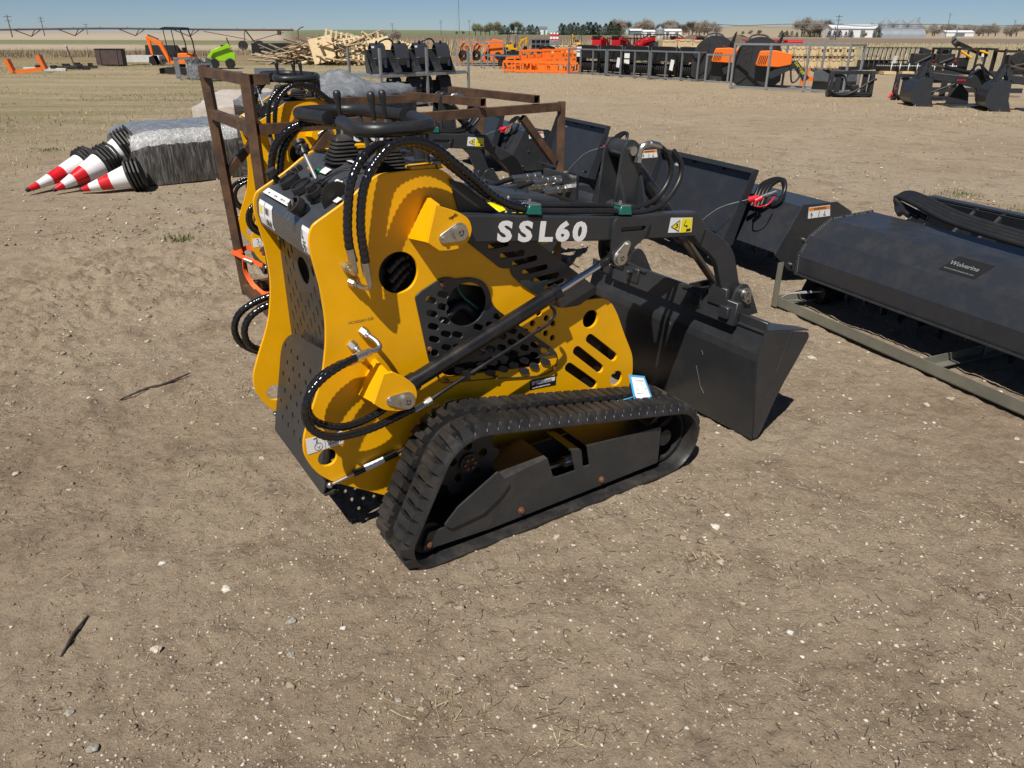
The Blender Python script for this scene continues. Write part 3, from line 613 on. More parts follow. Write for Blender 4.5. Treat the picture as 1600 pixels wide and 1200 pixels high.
def bucket(root):
    y0, y1 = -.004, 1.105; t = .006
    A = [(1.64, .0), (1.87, .425)]
    side = [(1.612, .004), (1.600, .09), (1.560, .385), (1.562, .42), (1.585, .505), (1.76, .476), (1.868, .450), (1.878, .425), (1.80, .30), (1.735, .21), (1.66, .03), (1.64, .004)]
    o = plate('bucket', 'grey', root, rounded(side, [.01, 0, .01, .0, .01, .0, .02, .03, .05, .06, .02, .01], 4), [], y0, .008, bevel=.001)
    plate('bucket_side', 'grey', o, rounded(side, .01, 3), [], y1-.008, .008, bevel=.001)
    m = MB(); m.sheet([(1.585, .500), (1.562, .415), (1.560, .385), (1.598, .10), (1.612, .004), (1.64, .003), (1.70, .13), (1.82, .36), (1.872, .43)], y0+.004, y1-.004, -t); m.build('bucket_shell', 'grey', o, smooth=20)
    m = MB(); m.sheet([(1.572, .502), (1.60, .505), (1.70, .49)], y0+.004, y1-.004, .006); m.build('top_edge', 'grey', o, smooth=0)
    m = MB(); m.tube([(1.606, -.0045, .02), (1.69, -.0045, .30), (1.745, -.0045, .478)], .0025, 6); m.tube([(1.5975, .01, .12), (1.5975, 1.09, .12)], .003, 6); m.build('weld_seam', 'frame', o)
    # quick attach bar with ears
    q = MB(); q.box((1.558, .52, .548), (.028, .78, .098), (0, R(8), 0)); qa = q.build('attachment_plate', 'grey', o, bevel=.003)
    for s_ in (0, 1):
        m = MB(); m.box((1.590, YY(.075, s_), .524), (.008, .155, .045)); m.build('side_ledge', 'grey', qa, bevel=.002)
        m = MB(); quadsolid(m, [Vector((1.586, YY(.0, s_), .511)), Vector((1.868, YY(.0, s_), .457)), Vector((1.850, YY(.045, s_), .461)), Vector((1.60, YY(.15, s_), .508))], .005 if s_ == 0 else -.005); m.build('corner_plate', 'grey', o, smooth=0)
    for s in (0, 1):
        for yy in (.186, .262):
            plate('pivot_ear', 'grey', qa, rounded([(1.555, .50), (1.60, .64), (1.655, .655), (1.69, .62), (1.76, .50)], [.0, .03, .03, .03, 0], 4), [], side_y(yy, .010, s), .010, bevel=.001)
        pin(qa, 1.655, .605, YY(.186, s), s, R(-52), .038)
        m = MB(); m.box((1.548, YY(.235, s), .605), (.02, .10, .08)); m.box((1.545, YY(.36, s), .56), (.02, .085, .07)); m.cyl((1.53, YY(.36, s), .575), (1.50, YY(.36, s), .578), .011, 10); m.box((1.54, YY(.18, s), .55), (.03, .05, .05)); m.build('latch', 'grey', qa, bevel=.003)
        m = MB(); m.cyl((1.555, YY(.30, s), .60), (1.555, YY(.44, s), .585), .012, 12); m.build('latch_pin', 'dull', qa)
    m = MB()
    for yy in (.352, .422): m.prism([(1.57, .50), (1.575, .60), (1.69, .60), (1.74, .572), (1.73, .50)], yy, yy+.01)
    m.build('cylinder_ear', 'brown_steel', qa)
    # paint chips and scratches
    m = MB()
    for (a, b) in (((1.5795, .33, .24), (1.592, .30, .14)), ((1.592, .30, .14), (1.596, .28, .115)), ((1.561, .50, .40), (1.562, .497, .386)), ((1.568, .30, .33), (1.570, .29, .31))):
        m.beam((a[0]-.0075, a[1], a[2]), (b[0]-.0075, b[1], b[2]), .0022, .0012)
    m.build('scratches', 'galv', o)
def cylinder(root, s):
    y = YY(.215, s); a, b = Vector((.058, y, .553)), Vector((.942, y, .870)); d = (b-a).normalized(); Lc = (b-a).length
    m = MB(); m.cyl(a-Vector((0, .03, 0)), a+Vector((0, .03, 0)), .028, 20); m.cyl(a+d*.02, a+d*.665, .0265, 28); m.cyl(a+d*.05, a+d*.075, .031, 28); m.cyl(a+d*.645, a+d*.675, .030, 28)
    o = m.build('lift_cylinder', 'black', root, smooth=40)
    m = MB(); m.cyl(a+d*.675, b-d*.075, .0125, 20); m.build('piston_rod', 'chrome', o)
    m = MB(); m.cyl(b-d*.075, b-d*.02, .0155, 16); m.cyl(b-Vector((0, .026, 0)), b+Vector((0, .026, 0)), .027, 20); m.build('rod_eye', 'black', o)
    ys = YY(.185, s)
    m = MB(); m.tube(smoothpath([(.640, ys, .745), (.655, ys, .728), (.658, ys, .708), (.640, ys, .690), (.60, ys, .668), (.255, ys, .545), (.165, ys, .510)], 8), .0065, 10); m.box((.30, ys, .563), (.02, .02, .03)); m.build('steel_line', 'black', o)
    m = MB(); m.cyl((.165, ys, .510), (.145, ys, .503), .013, 6); m.cyl((.147, ys, .503), (.10, ys, .487), .010, 12); m.build('line_fitting', 'steel', o, smooth=30)
def hoses(root, s):
    q = lambda x, y, z: (x, YY(y, s), z)
    # pair looping over the side panel to the arm
    mb = MB(); fitting(mb, q(-.052, .268, .975), q(-.045, .205, .962), q(-.060, .20, 1.045)); fitting(mb, q(-.040, .268, .925), q(-.005, .205, .910), q(-.020, .20, 1.000)); mb.build('hose_elbows', 'steel', root, smooth=30)
    hose('hydraulic_hose', 'sleeve', root, [q(-.061, .20, 1.045), q(-.061, .20, 1.105), q(-.048, .20, 1.193), q(-.028, .205, 1.245), q(.012, .22, 1.288), q(.065, .235, 1.312), q(.165, .245, 1.312), q(.235, .245, 1.288), q(.30, .245, 1.236), q(.365, .245, 1.185), q(.43, .24, 1.135), q(.51, .24, 1.100), q(.60, .24, 1.085)], .0128, .075)
    hose('hydraulic_hose', 'sleeve', root, [q(-.021, .19, 1.000), q(-.026, .19, 1.10), q(-.013, .19, 1.19), q(.010, .192, 1.243), q(.056, .197, 1.293), q(.105, .20, 1.320), q(.165, .20, 1.322), q(.225, .20, 1.300), q(.29, .20, 1.25), q(.355, .205, 1.20), q(.42, .21, 1.145), q(.49, .215, 1.105), q(.60, .215, 1.072)], .0128, .075)
    if s == 0:
        hose('hydraulic_hose', 'hose', root, [q(.60, .24, 1.085), q(.72, .24, 1.072), q(.90, .24, 1.050), q(1.02, .25, 1.025), q(1.10, .27, 1.018), q(1.20, .30, 1.03), q(1.265, .31, 1.080), q(1.280, .31, 1.140), q(1.25, .31, 1.195), q(1.21, .31, 1.222)], .0105)
        hose('hydraulic_hose', 'hose', root, [q(.60, .215, 1.072), q(.72, .212, 1.058), q(.90, .21, 1.038), q(1.02, .215, 1.018), q(1.12, .24, 1.01), q(1.23, .28, 1.02), q(1.31, .30, 1.075), q(1.335, .31, 1.130), q(1.315, .31, 1.17), q(1.29, .32, 1.20)], .0105)
        mb = MB(); mb.tube(smoothpath([q(1.215, .31, 1.220), q(1.17, .315, 1.232), q(1.135, .32, 1.225), q(1.125, .325, 1.19)], 6), .011, 10); mb.cyl(q(1.205, .31, 1.224), q(1.165, .312, 1.234), .0135, 12); mb.cyl(q(1.125, .325, 1.195), q(1.122, .326, 1.17), .015, 6); mb.build('hose_elbows', 'steel', root, smooth=30)
        for x, z in ((.575, 1.082), (.965, 1.035)):
            m = MB(); m.box((x, .228, z), (.055, .075, .030), (0, R(7), 0), .86); c = m.build('hose_clamp', 'teal', root, bevel=.002); m = MB(); m.box((x, .228, z+.017), (.05, .06, .004), (0, R(7), 0)); m.cyl((x, .228, z+.015), (x, .228, z+.03), .006, 6); m.build('clamp_bolt', 'steel', c, smooth=0)
    # lower pair looping round the panel's rear edge
    mb = MB(); fitting(mb, q(-.020, .268, .765), q(.022, .21, .722), q(-.075, .195, .712)); fitting(mb, q(-.060, .268, .728), q(-.03, .225, .690), q(-.11, .225, .690)); mb.build('hose_elbows', 'steel', root, smooth=30)
    hose('hydraulic_hose', 'sleeve', root, [q(-.075, .195, .712), q(-.135, .185, .700), q(-.190, .175, .680), q(-.235, .165, .648), q(-.257, .16, .603), q(-.255, .16, .555), q(-.230, .16, .515), q(-.180, .165, .483), q(-.110, .17, .472), q(-.045, .175, .472), q(.025, .18, .482), q(.10, .185, .495)], .0125, .07)
    hose('hydraulic_hose', 'sleeve', root, [q(-.11, .225, .690), q(-.170, .22, .672), q(-.215, .215, .64), q(-.235, .21, .595), q(-.230, .21, .548), q(-.20, .205, .515), q(-.14, .20, .490), q(-.07, .20, .492), q(-.01, .205, .505), q(.045, .215, .525)], .0125, .07)
    # gas strut
    a, b = Vector(q(-.181, .262, .256)), Vector(q(.090, .255, .310)); d = (b-a).normalized()
    m = MB(); m.cyl(a, b, .0052, 10); m.ball(a, .011); m.ball(b, .010); m.cyl(a, a+Vector((0, .012 if s == 0 else -.012, 0)), .006, 8); m.cyl(b, b+Vector((0, .012 if s == 0 else -.012, 0)), .006, 8); g = m.build('gas_strut', 'steel', root)
    m = MB(); m.cyl(a+d*.085, a+d*.245, .0115, 18); g2 = m.build('strut_body', 'black', g)
    m = MB(); m.cyl(a+d*.125, a+d*.195, .0119, 18); m.build('strut_label', 'white', g)
def make_loader():
    root = empty('compact_track_loader', (0, 0, 0))
    m = MB(); m.prism([(-.05, .20), (-.05, .98), (.05, 1.12), (.30, 1.12), (.60, .90), (.90, .66), (1.05, .45), (1.06, .18), (.9, .14), (.05, .14)], .34, CW-.34); m.build('shade_core', 'ink', root, smooth=0)  # added black core so the openings in the panels look dark
    m = MB(); m.sheet([(.335, 1.172), (.64, .932), (.912, .722), (1.0, .650), (1.06, .52)], .283, CW-.283, -.006); h = m.build('hood', 'black', root, smooth=0)  # grey sheet coloured black to stand for the shadow it lies in
    m = MB(); m.box((.70, .50, 1.035), (.26, .26, .09), (0, R(10), 0), .9); m.build('air_filter_cover', 'grey', root, bevel=.012, seg=2)
    m = MB(); m.box((.645, .42, .985), (.26, .12, .10), (0, R(16), R(-8)), .9); m.build('fuel_tank', 'limeyel', root, bevel=.02, seg=3)
    for k in range(2): hose('cable', 'hose', root, [(.50+.05*k, .355, 1.04), (.56+.06*k, .37, 1.045), (.62+.06*k, .42, 1.045), (.70+.05*k, .50, 1.09)], .003)
    # pipes seen through the openings
    for k in range(3): hose('inner_hose', 'hose', root, [(.10, .30+.01*k, .86+.03*k), (.16, .32, .90+.03*k), (.25, .33, .95)], .012, .1)
    hose('inner_hose', 'teal', root, [(.33, .31, .87), (.36, .315, .80), (.42, .31, .74)], .005)
    hose('inner_hose', 'hose', root, [(.27, .31, .70), (.36, .32, .76), (.46, .315, .66), (.6, .32, .52)], .018)
    hose('inner_hose', 'steel', root, [(.24, .305, .60), (.33, .31, .57), (.40, .305, .60), (.50, .31, .53)], .007)
    console(root); rear(root); mast(root); bucket(root)
    for s in (0, 1):
        side_panel(root, s); lift_arm(root, s); handle(root, s); cylinder(root, s); hoses(root, s); make_track(root, s); track_frame(root, s); sprocket(root, s)
        m = MB(); m.box((.22, YY(.30, s), 1.2345), (.08, .05, .01)); m.box((.285, YY(.30, s), 1.2345), (.03, .05, .01)); m.build('panel_hinge', 'yellow', root)
    joystick(root, .100, .60, 1.30, 1.432, -.008, .0); joystick(root, .19, .535, 1.28, 1.428, -.008, 0.01); joystick(root, .235, .550, 1.28, 1.430, -.008, 0.01)
    boot(root, .095, .60, 1.222); boot(root, .150, .36, 1.222, .045, .07); boot(root, .21, .50, 1.222, .035, .05)
    m = MB(); m.cyl((.095, .60, 1.27), (.10, .60, 1.33), .005, 8); m.build('lever_link', 'steel', root)
    return root
L1 = make_loader()
o1 = (-.303, 1.918, 0)
L2 = copy_tree(L1)
tag(L1, 'nearest yellow compact track loader, fully in view, with SSL60 on its arm', 'loader', 'yellow compact track loaders'); L1.location = o1; L1.rotation_euler = (0, 0, R(33))
tag(L2, 'second yellow compact track loader, standing behind the nearest one inside the brown rusty steel frame', 'loader', 'yellow compact track loaders'); L2.location = (-1.28, 4.36, 0); L2.rotation_euler = (0, 0, R(26))
# blue-edged paper tag hanging on the nearest loader, lying on its track
t = MB(); A = Vector((1.049, .205, .373)); B_ = Vector((1.135, .205, .345)); C_ = Vector((1.092, .10, .293)); D_ = Vector((.995, .10, .305))
q = [A, B_, C_, D_]; T1m = Matrix.Translation(o1) @ Matrix.Rotation(R(33), 4, 'Z')
mb = MB(); quadsolid(mb, [T1m @ p for p in q], .001); tg = mb.build('paper_tag', 'blue', None, smooth=0); tag(tg, 'blue-edged white paper tag lying on top of the rubber track', 'tag')
c_ = sum(q, Vector())/4; q2 = [c_+(p-c_)*.78+Vector((0, 0, .003)) for p in q]; mb = MB(); quadsolid(mb, [T1m @ p for p in q2], .0006); pg = mb.build('tag_face', 'white', tg, smooth=0)
mb = MB()
for i in range(4):
    a = q2[0].lerp(q2[3], .18+.2*i); b = q2[1].lerp(q2[2], .18+.2*i); mb.beam(T1m @ (a.lerp(b, .12)+Vector((0, 0, .0015))), T1m @ (a.lerp(b, .9-.2*(i % 2))+Vector((0, 0, .0015))), .0022, .0005)
mb.build('tag_writing', 'greyblue', tg, smooth=0)
hose('tag_string', 'blue', tg, [T1m @ Vector(p) for p in ((1.02, .12, .305), (.99, .10, .335), (.955, .10, .335), (.93, .13, .32))], .002)
# ================================================================= the ground
TB = NR.rand(256, 256)
def vn(x, y, f, seed=0):
    x = x*f+seed*17.3; y = y*f+seed*9.1; xi = np.floor(x).astype(int); yi = np.floor(y).astype(int); fx = x-xi; fy = y-yi
    fx = fx*fx*(3-2*fx); fy = fy*fy*(3-2*fy); a = TB[xi & 255, yi & 255]; b = TB[(xi+1) & 255, yi & 255]; c = TB[xi & 255, (yi+1) & 255]; d = TB[(xi+1) & 255, (yi+1) & 255]
    return (a*(1-fx)+b*fx)*(1-fy)+(c*(1-fx)+d*fx)*fy-.5
def axis_coords(lo, d0, a, b, d, hi, g):
    v = list(np.arange(a, b, d)); s = d; x = v[-1]
    while x < hi: s *= g; x += s; v.append(x)
    s = d; x = v[0]; L = []
    while x > lo: s *= g; x -= s; L.append(x)
    return np.array(L[::-1]+v)
gx = axis_coords(-4500, 0, -3.2, 3.4, .014, 4500, 1.045); gy = axis_coords(-60, 0, .9, 5.2, .014, 6500, 1.03)
def height(X, Y, cell):
    r = np.hypot(X, Y-1); h = 0
    for f, a, sd_ in ((.35, .05, 1), (1.3, .018, 2), (4, .016, 3), (9, .014, 4), (19, .012, 5), (36, .0105, 6)):
        k = np.clip(2.1-cell*f*2.2, 0, 1); 
        if f < 2: k = k*np.clip((r-5)/12, 0.12, 1)
        h = h+vn(X, Y, f, sd_)*a*k
    # churned, lumpy soil on the left and loose clods
    rough = np.clip(vn(X, Y, .55, 9)*3+.25+np.clip(-X*.18-.1, -.4, .5), 0, 1)
    k = np.clip(1.6-cell*26, 0, 1); rid = (.5-np.abs(vn(X+.5*Y, Y-.3*X, 7, 11)))*2
    rough = np.clip(rough*1.3-.25, 0, 1); h = h+1.35*rough*k*(rid*.022+vn(X, Y, 15, 12)*.030+np.clip(vn(X, Y, 29, 13)-.08, 0, 1)*.060-.010)
    rut = np.abs(((X*.80+Y*.60+1.9+.12*vn(X, Y, .5, 15)) % 1.55)-.775); h = h-np.clip(1-rut/.13, 0, 1)*.010*np.clip(-X*.8-.6, 0, 1)*k+np.clip(1-np.abs(rut-.17)/.06, 0, 1)*.008*np.clip(-X*.8-.6, 0, 1)*k
    # far rises
    d = np.hypot(X, Y); az = X/np.maximum(Y, 1)
    far = np.clip((d-850)/900, 0, 1); far = far*far*(3-2*far)
    h = h+far*(-1.5+17*np.clip((az-.16)*9, 0, 1)*np.clip(1-(az-.52)*1.2, .6, 1)+7*np.clip(1.3-np.abs(az+.16)*4.5, 0, 1)+1.5*vn(X, Y, .0013, 21))
    return h-.008
cxs = np.gradient(gx); cys = np.gradient(gy)
XX, YY_ = np.meshgrid(gx, gy); CC = np.maximum(*np.meshgrid(cxs, cys)); ZZ = height(XX, YY_, CC)
def grid_mesh(name, XX, YY, ZZ):
    ny, nx = XX.shape; V = np.stack([XX, YY, ZZ], -1).reshape(-1, 3); i = np.arange(ny*nx).reshape(ny, nx)
    F = np.stack([i[:-1, :-1], i[:-1, 1:], i[1:, 1:], i[1:, :-1]], -1).reshape(-1, 4); return raw_mesh(name, V, F)
def raw_mesh(name, V, F):
    me = bpy.data.meshes.new(name); k = F.shape[1]; me.vertices.add(len(V)); me.vertices.foreach_set('co', V.astype(np.float32).ravel())
    me.loops.add(F.size); me.loops.foreach_set('vertex_index', F.astype(np.int32).ravel()); me.polygons.add(len(F)); me.polygons.foreach_set('loop_start', np.arange(0, F.size, k, dtype=np.int32))
    try: me.polygons.foreach_set('loop_total', np.full(len(F), k, dtype=np.int32))
    except Exception: pass
    me.update(calc_edges=True); me.validate(); return me
def ground_mat():
    m = bpy.data.materials.new('packed_dirt'); n, l, b = nodes(m); geo = n.new('ShaderNodeNewGeometry'); sp = n.new('ShaderNodeSeparateXYZ'); l.new(geo.outputs['Position'], sp.inputs[0]); P = geo.outputs['Position']
    def noise(scale, detail=6, rough=.6, vec=P, dist=0):
        t = n.new('ShaderNodeTexNoise'); t.inputs['Scale'].default_value = scale; t.inputs['Detail'].default_value = detail; t.inputs['Roughness'].default_value = rough; t.inputs['Distortion'].default_value = dist; l.new(vec, t.inputs['Vector']); return t.outputs[0]
    def mth(op, a, b_=None, c=None):
        q = n.new('ShaderNodeMath'); q.operation = op
        for i, v in enumerate((a, b_, c)):
            if v is None: continue
            if isinstance(v, (int, float)): q.inputs[i].default_value = v
            else: l.new(v, q.inputs[i])
        return q.outputs[0]
    def mr(v, a, b_, c=0, d=1):
        q = n.new('ShaderNodeMapRange'); l.new(v, q.inputs[0])
        for i, x in zip((1, 2, 3, 4), (a, b_, c, d)): q.inputs[i].default_value = x
        return q.outputs[0]
    def mix(f, a, b_):
        q = n.new('ShaderNodeMix'); q.data_type = 'RGBA'; 
        for i, v in ((0, f), (6, a), (7, b_)):
            if isinstance(v, (int, float)): q.inputs[i].default_value = v
            elif isinstance(v, tuple): q.inputs[i].default_value = (*v, 1)
            else: l.new(v, q.inputs[i])
        return q.outputs[2]
    big = noise(.55, 5, .6); mid = noise(3.1, 8, .7, dist=.4); fine = noise(38, 8, .75); vf = noise(150, 4, .7)
    c = mix(mr(big, .35, .65), (.300, .230, .162), (.395, .318, .232)); c = mix(mth('MULTIPLY', mr(noise(.33, 4, .6, dist=.5), .50, .62), .55), c, (.36, .30, .225))
    c = mix(mth('MULTIPLY', mr(mid, .50, .66), .7), c, (.165, .118, .080)); c = mix(mth('MULTIPLY', mr(noise(1.3, 9, .75, dist=1.2), .53, .63), .6), c, (.345, .275, .19))
    c = mix(mth('MULTIPLY', mr(fine, .50, .70), .50), c, (.13, .092, .062))
    c = mix(mth('MULTIPLY', mr(fine, .50, .30), .45), c, (.41, .33, .23))
    c = mix(mth('MULTIPLY', mr(vf, .56, .70), .5), c, (.46, .38, .28))
    # pale grit: many tiny stones pressed into the surface
    def grit(scale, thr, col, amt, maskscale, lo, hi):
        nonlocal c
        v = n.new('ShaderNodeTexVoronoi'); v.inputs['Scale'].default_value = scale; l.new(P, v.inputs['Vector']); s3 = n.new('ShaderNodeSeparateColor'); l.new(v.outputs['Color'], s3.inputs[0])
        sz = mth('MULTIPLY', s3.outputs[0], thr); inside = mth('LESS_THAN', v.outputs['Distance'], sz); pick = mth('GREATER_THAN', s3.outputs[1], .45)
        f = mth('MULTIPLY', mth('MULTIPLY', inside, pick), mth('MULTIPLY', mr(noise(maskscale, 4), lo, hi), amt)); c = mix(f, c, mix(s3.outputs[2], col, (.30, .25, .19)))
    grit(190, .34, (.50, .43, .33), .7, 1.6, .42, .62); grit(85, .26, (.52, .46, .37), .7, 1.1, .48, .66); grit(300, .36, (.10, .08, .06), .6, 2.3, .35, .6)
    # dry straw dust and thin grass cover in patches
    far_ = mr(sp.outputs[1], 3.5, 9)
    c = mix(mth('MULTIPLY', mth('MULTIPLY', mr(noise(17, 10, .85), .54, .62), far_), .65), c, (.50, .42, .29)); c = mix(mth('MULTIPLY', mth('MULTIPLY', mr(noise(13, 10, .85), .47, .40), far_), .55), c, (.14, .10, .065))
    c = mix(mth('MULTIPLY', mr(noise(.9, 9, .8), .56, .70), .35), c, (.30, .235, .115))
    Y = sp.outputs[1]; X = sp.outputs[0]
    strk = n.new('ShaderNodeMapping'); strk.inputs['Scale'].default_value = (.12, 1.1, 1); l.new(P, strk.inputs[0])
    gn = noise(1.0, 10, .75, strk.outputs[0])
    left = mth('MULTIPLY', mr(X, -2.5, -9), mr(Y, 8, 15)); 
    gcol = mix(mr(noise(14, 8, .8), .35, .65), (.095, .105, .035), (.215, .195, .085))
    c = mix(mth('MULTIPLY', mth('MULTIPLY', mr(gn, .38, .56), left), .72), c, gcol)
    back = mr(Y, 9, 30); dry = mix(mr(noise(9, 9, .8), .3, .7), (.245, .19, .115), (.44, .36, .235))
    c = mix(mth('MULTIPLY', mth('MULTIPLY', mr(noise(.7, 10, .75, strk.outputs[0]), .38, .60), back), .9), c, dry)
    # fields, by distance
    lg = mth('DIVIDE', mth('LOGARITHM', mth('MAXIMUM', mth('ADD', Y, mth('MULTIPLY', noise(.06, 3), 14)), 1), 10), 4)
    def ramp(stops):
        r = n.new('ShaderNodeValToRGB'); l.new(lg, r.inputs[0]); e = r.color_ramp.elements
        for i, (d, col) in enumerate(stops):
            p = math.log10(d)/4
            if i < 2: el = e[i]; el.position = p
            else: el = e.new(p)
            el.color = (*col, 1)
        return r.outputs[0]
    FL = ramp([(45, (.21, .165, .085)), (62, (.23, .175, .10)), (80, (.15, .115, .075)), (84, (.37, .31, .225)), (112, (.36, .30, .215)), (118, (.20, .18, .11)), (165, (.16, .165, .09)), (175, (.36, .30, .22)), (260, (.38, .32, .24)), (600, (.33, .29, .23)), (2500, (.30, .27, .22))])
    FM = ramp([(45, (.23, .175, .10)), (75, (.24, .19, .115)), (85, (.16, .12, .085)), (300, (.165, .125, .09)), (520, (.18, .14, .10)), (560, (.12, .17, .07)), (900, (.13, .16, .08)), (2500, (.2, .2, .14))])
    FR = ramp([(45, (.27, .225, .14)), (75, (.33, .28, .185)), (100, (.27, .235, .145)), (112, (.17, .175, .08)), (125, (.30, .26, .17)), (150, (.33, .27, .18)), (165, (.19, .15, .11)), (300, (.20, .155, .115)), (380, (.31, .24, .17)), (620, (.33, .26, .18)), (2500, (.27, .24, .18))])
    az = mth('DIVIDE', X, mth('MAXIMUM', Y, 1))
    F = mix(mr(az, -.29, -.27), FL, FM); F = mix(mr(az, .12, .16), F, FR)
    fd = mix(mr(noise(1.2, 10, .8), .35, .7), (.0, .0, .0), (1, 1, 1)); tex = mth('ADD', mth('MULTIPLY', mr(noise(.45, 10, .85), .3, .7), .55), .72)
    Fm = n.new('ShaderNodeVectorMath'); Fm.operation = 'SCALE'; l.new(F, Fm.inputs[0]); l.new(tex, Fm.inputs['Scale'])
    edge = mth('ADD', Y, mth('MULTIPLY', noise(.15, 6), 10)); c = mix(mr(edge, 46, 54), c, Fm.outputs[0])
    l.new(c, b.inputs['Base Color']); b.inputs['Roughness'].default_value = .95; b.inputs['Specular IOR Level'].default_value = .15
    def crumbs(scale, w):
        v = n.new('ShaderNodeTexVoronoi'); v.inputs['Scale'].default_value = scale; v.feature = 'SMOOTH_F1'; v.inputs['Smoothness'].default_value = .25
        ad = n.new('ShaderNodeMix'); ad.data_type = 'RGBA'; ad.blend_type = 'ADD'; ad.inputs[0].default_value = .012; l.new(P, ad.inputs[6]); nn = n.new('ShaderNodeTexNoise'); nn.inputs['Scale'].default_value = scale*.5; l.new(P, nn.inputs['Vector']); l.new(nn.outputs['Color'], ad.inputs[7]); l.new(ad.outputs[2], v.inputs['Vector'])
        return mth('MULTIPLY', mth('SUBTRACT', 1, v.outputs['Distance']), w)
    crm = mth('MULTIPLY', mth('ADD', crumbs(75, .5), crumbs(170, .28)), mr(noise(2.2, 5, .6), .38, .62, .15, 1))
    bp = n.new('ShaderNodeBump'); bp.inputs['Strength'].default_value = .9; bp.inputs['Distance'].default_value = .013; hh = mth('ADD', mth('ADD', mth('MULTIPLY', fine, 1.0), mth('MULTIPLY', vf, .35)), crm); l.new(hh, bp.inputs['Height'])
    bp2 = n.new('ShaderNodeBump'); bp2.inputs['Strength'].default_value = .75; bp2.inputs['Distance'].default_value = .05; l.new(noise(9, 8, .75), bp2.inputs['Height']); l.new(bp.outputs[0], bp2.inputs['Normal']); l.new(bp2.outputs[0], b.inputs['Normal'])
    return m
M['dirt'] = ground_mat()
go = finish(grid_mesh('ground', XX, YY_, ZZ), 'ground', 'dirt', None, 0); go['kind'] = 'structure'
go.data.polygons.foreach_set('use_smooth', [True]*len(go.data.polygons))
def hz(x, y): return float(height(np.array([[float(x)]]), np.array([[float(y)]]), np.array([[.014]]))[0, 0])
def scatter(name, n, pos, size, mat_, flat=(.45, .8), sub=0, verts=None, faces=None):
    b = bmesh.new(); bmesh.ops.create_icosphere(b, subdivisions=1+sub, radius=1); TV = np.array([v.co[:] for v in b.verts]); TF = np.array([[v.index for v in f.verts] for f in b.faces]); b.free()
    X, Y = pos; Sz = size; n = len(X); k = len(TV)
    jit = 1+(NR.rand(n, k, 1)-.5)*1.1; V = TV[None]*jit; sc = np.stack([.7+.6*NR.rand(n), .7+.6*NR.rand(n), flat[0]+(flat[1]-flat[0])*NR.rand(n)], -1)[:, None]; V = V*sc*Sz[:, None, None]
    a = NR.rand(n)*6.28; ca, sa = np.cos(a)[:, None], np.sin(a)[:, None]; x = V[..., 0]*ca-V[..., 1]*sa; y = V[..., 0]*sa+V[..., 1]*ca
    H = height(X, Y, np.full(X.shape, .014)); V = np.stack([x+X[:, None], y+Y[:, None], V[..., 2]+(H+Sz*.05)[:, None]], -1)
    F = (TF[None]+(np.arange(n)*k)[:, None, None]).reshape(-1, 3); return finish(raw_mesh(name, V.reshape(-1, 3), F), name, mat_, None, 0)
def stonemat(name, cols, dark=.0):
    m = bpy.data.materials.new(name); n, l, b = nodes(m); g = n.new('ShaderNodeNewGeometry'); r = n.new('ShaderNodeValToRGB'); e = r.color_ramp.elements
    r.color_ramp.interpolation = 'CONSTANT'
    for i, cc in enumerate(cols):
        el = e[i] if i < 2 else e.new(i/len(cols)); el.position = i/len(cols); el.color = (*cc, 1)
    l.new(g.outputs['Random Per Island'], r.inputs[0])
    t = n.new('ShaderNodeTexNoise'); t.inputs['Scale'].default_value = 120; t.inputs['Detail'].default_value = 5; l.new(g.outputs['Position'], t.inputs['Vector'])
    mr_ = n.new('ShaderNodeMapRange'); mr_.inputs[1].default_value = .3; mr_.inputs[2].default_value = .7; mr_.inputs[3].default_value = .65; mr_.inputs[4].default_value = 1.1; l.new(t.outputs[0], mr_.inputs[0])
    v = n.new('ShaderNodeVectorMath'); v.operation = 'SCALE'; l.new(r.outputs[0], v.inputs[0]); l.new(mr_.outputs[0], v.inputs['Scale']); l.new(v.outputs[0], b.inputs['Base Color']); b.inputs['Roughness'].default_value = .85; return m
M['pebble'] = stonemat('pebbles', [(.40, .33, .24), (.27, .20, .14), (.33, .26, .18), (.46, .39, .30), (.24, .18, .12), (.36, .29, .21), (.60, .56, .48), (.30, .24, .18), (.26, .20, .14), (.45, .38, .29)])
M['clod'] = stonemat('dirt_clods', [(.22, .16, .105), (.26, .19, .125), (.19, .135, .09), (.28, .215, .15)])
M['straw'] = stonemat('straw', [(.42, .34, .20), (.33, .25, .14), (.55, .46, .29), (.22, .17, .10), (.12, .09, .06)])
M['twig'] = stonemat('twigs', [(.085, .065, .045), (.12, .09, .06), (.05, .038, .028)])
def near_pos(n, ymax=7.0, bias=1.4, maskf=1.1, seed=31, thr=-.06, xw=.85):
    Y = .95+(ymax-.95)*NR.rand(n*3)**bias; X = (NR.rand(n*3)*2-1)*(.5+xw*Y); k = (vn(X, Y, maskf, seed)+.25*(NR.rand(n*3)-.3)) > thr; return X[k][:n], Y[k][:n]
P = near_pos(34000, 6.5, 1.25); o = scatter('gravel', 0, P, .0016+.0042*NR.rand(len(P[0]))**4+.0012*NR.rand(len(P[0])), 'pebble'); o['kind'] = 'stuff'
Yf = 6+18*NR.rand(26000)**1.3; Xf = (NR.rand(26000)*2-1)*(.6+.85*Yf); kf = (vn(Xf, Yf, .35, 77)+.3*(NR.rand(26000)-.4)) > -.05; Pf = (Xf[kf][:13000], Yf[kf][:13000])
of = scatter('yard_gravel', 0, Pf, .004+.0125*NR.rand(len(Pf[0]))**3, 'pebble'); of['kind'] = 'stuff'
P = near_pos(1100, 9, 1.2, .8, 37, .02); o2 = scatter('pebbles', 0, P, .006+.0095*NR.rand(len(P[0]))**3, 'pebble', (.4, .7), 1); o2['kind'] = 'stuff'
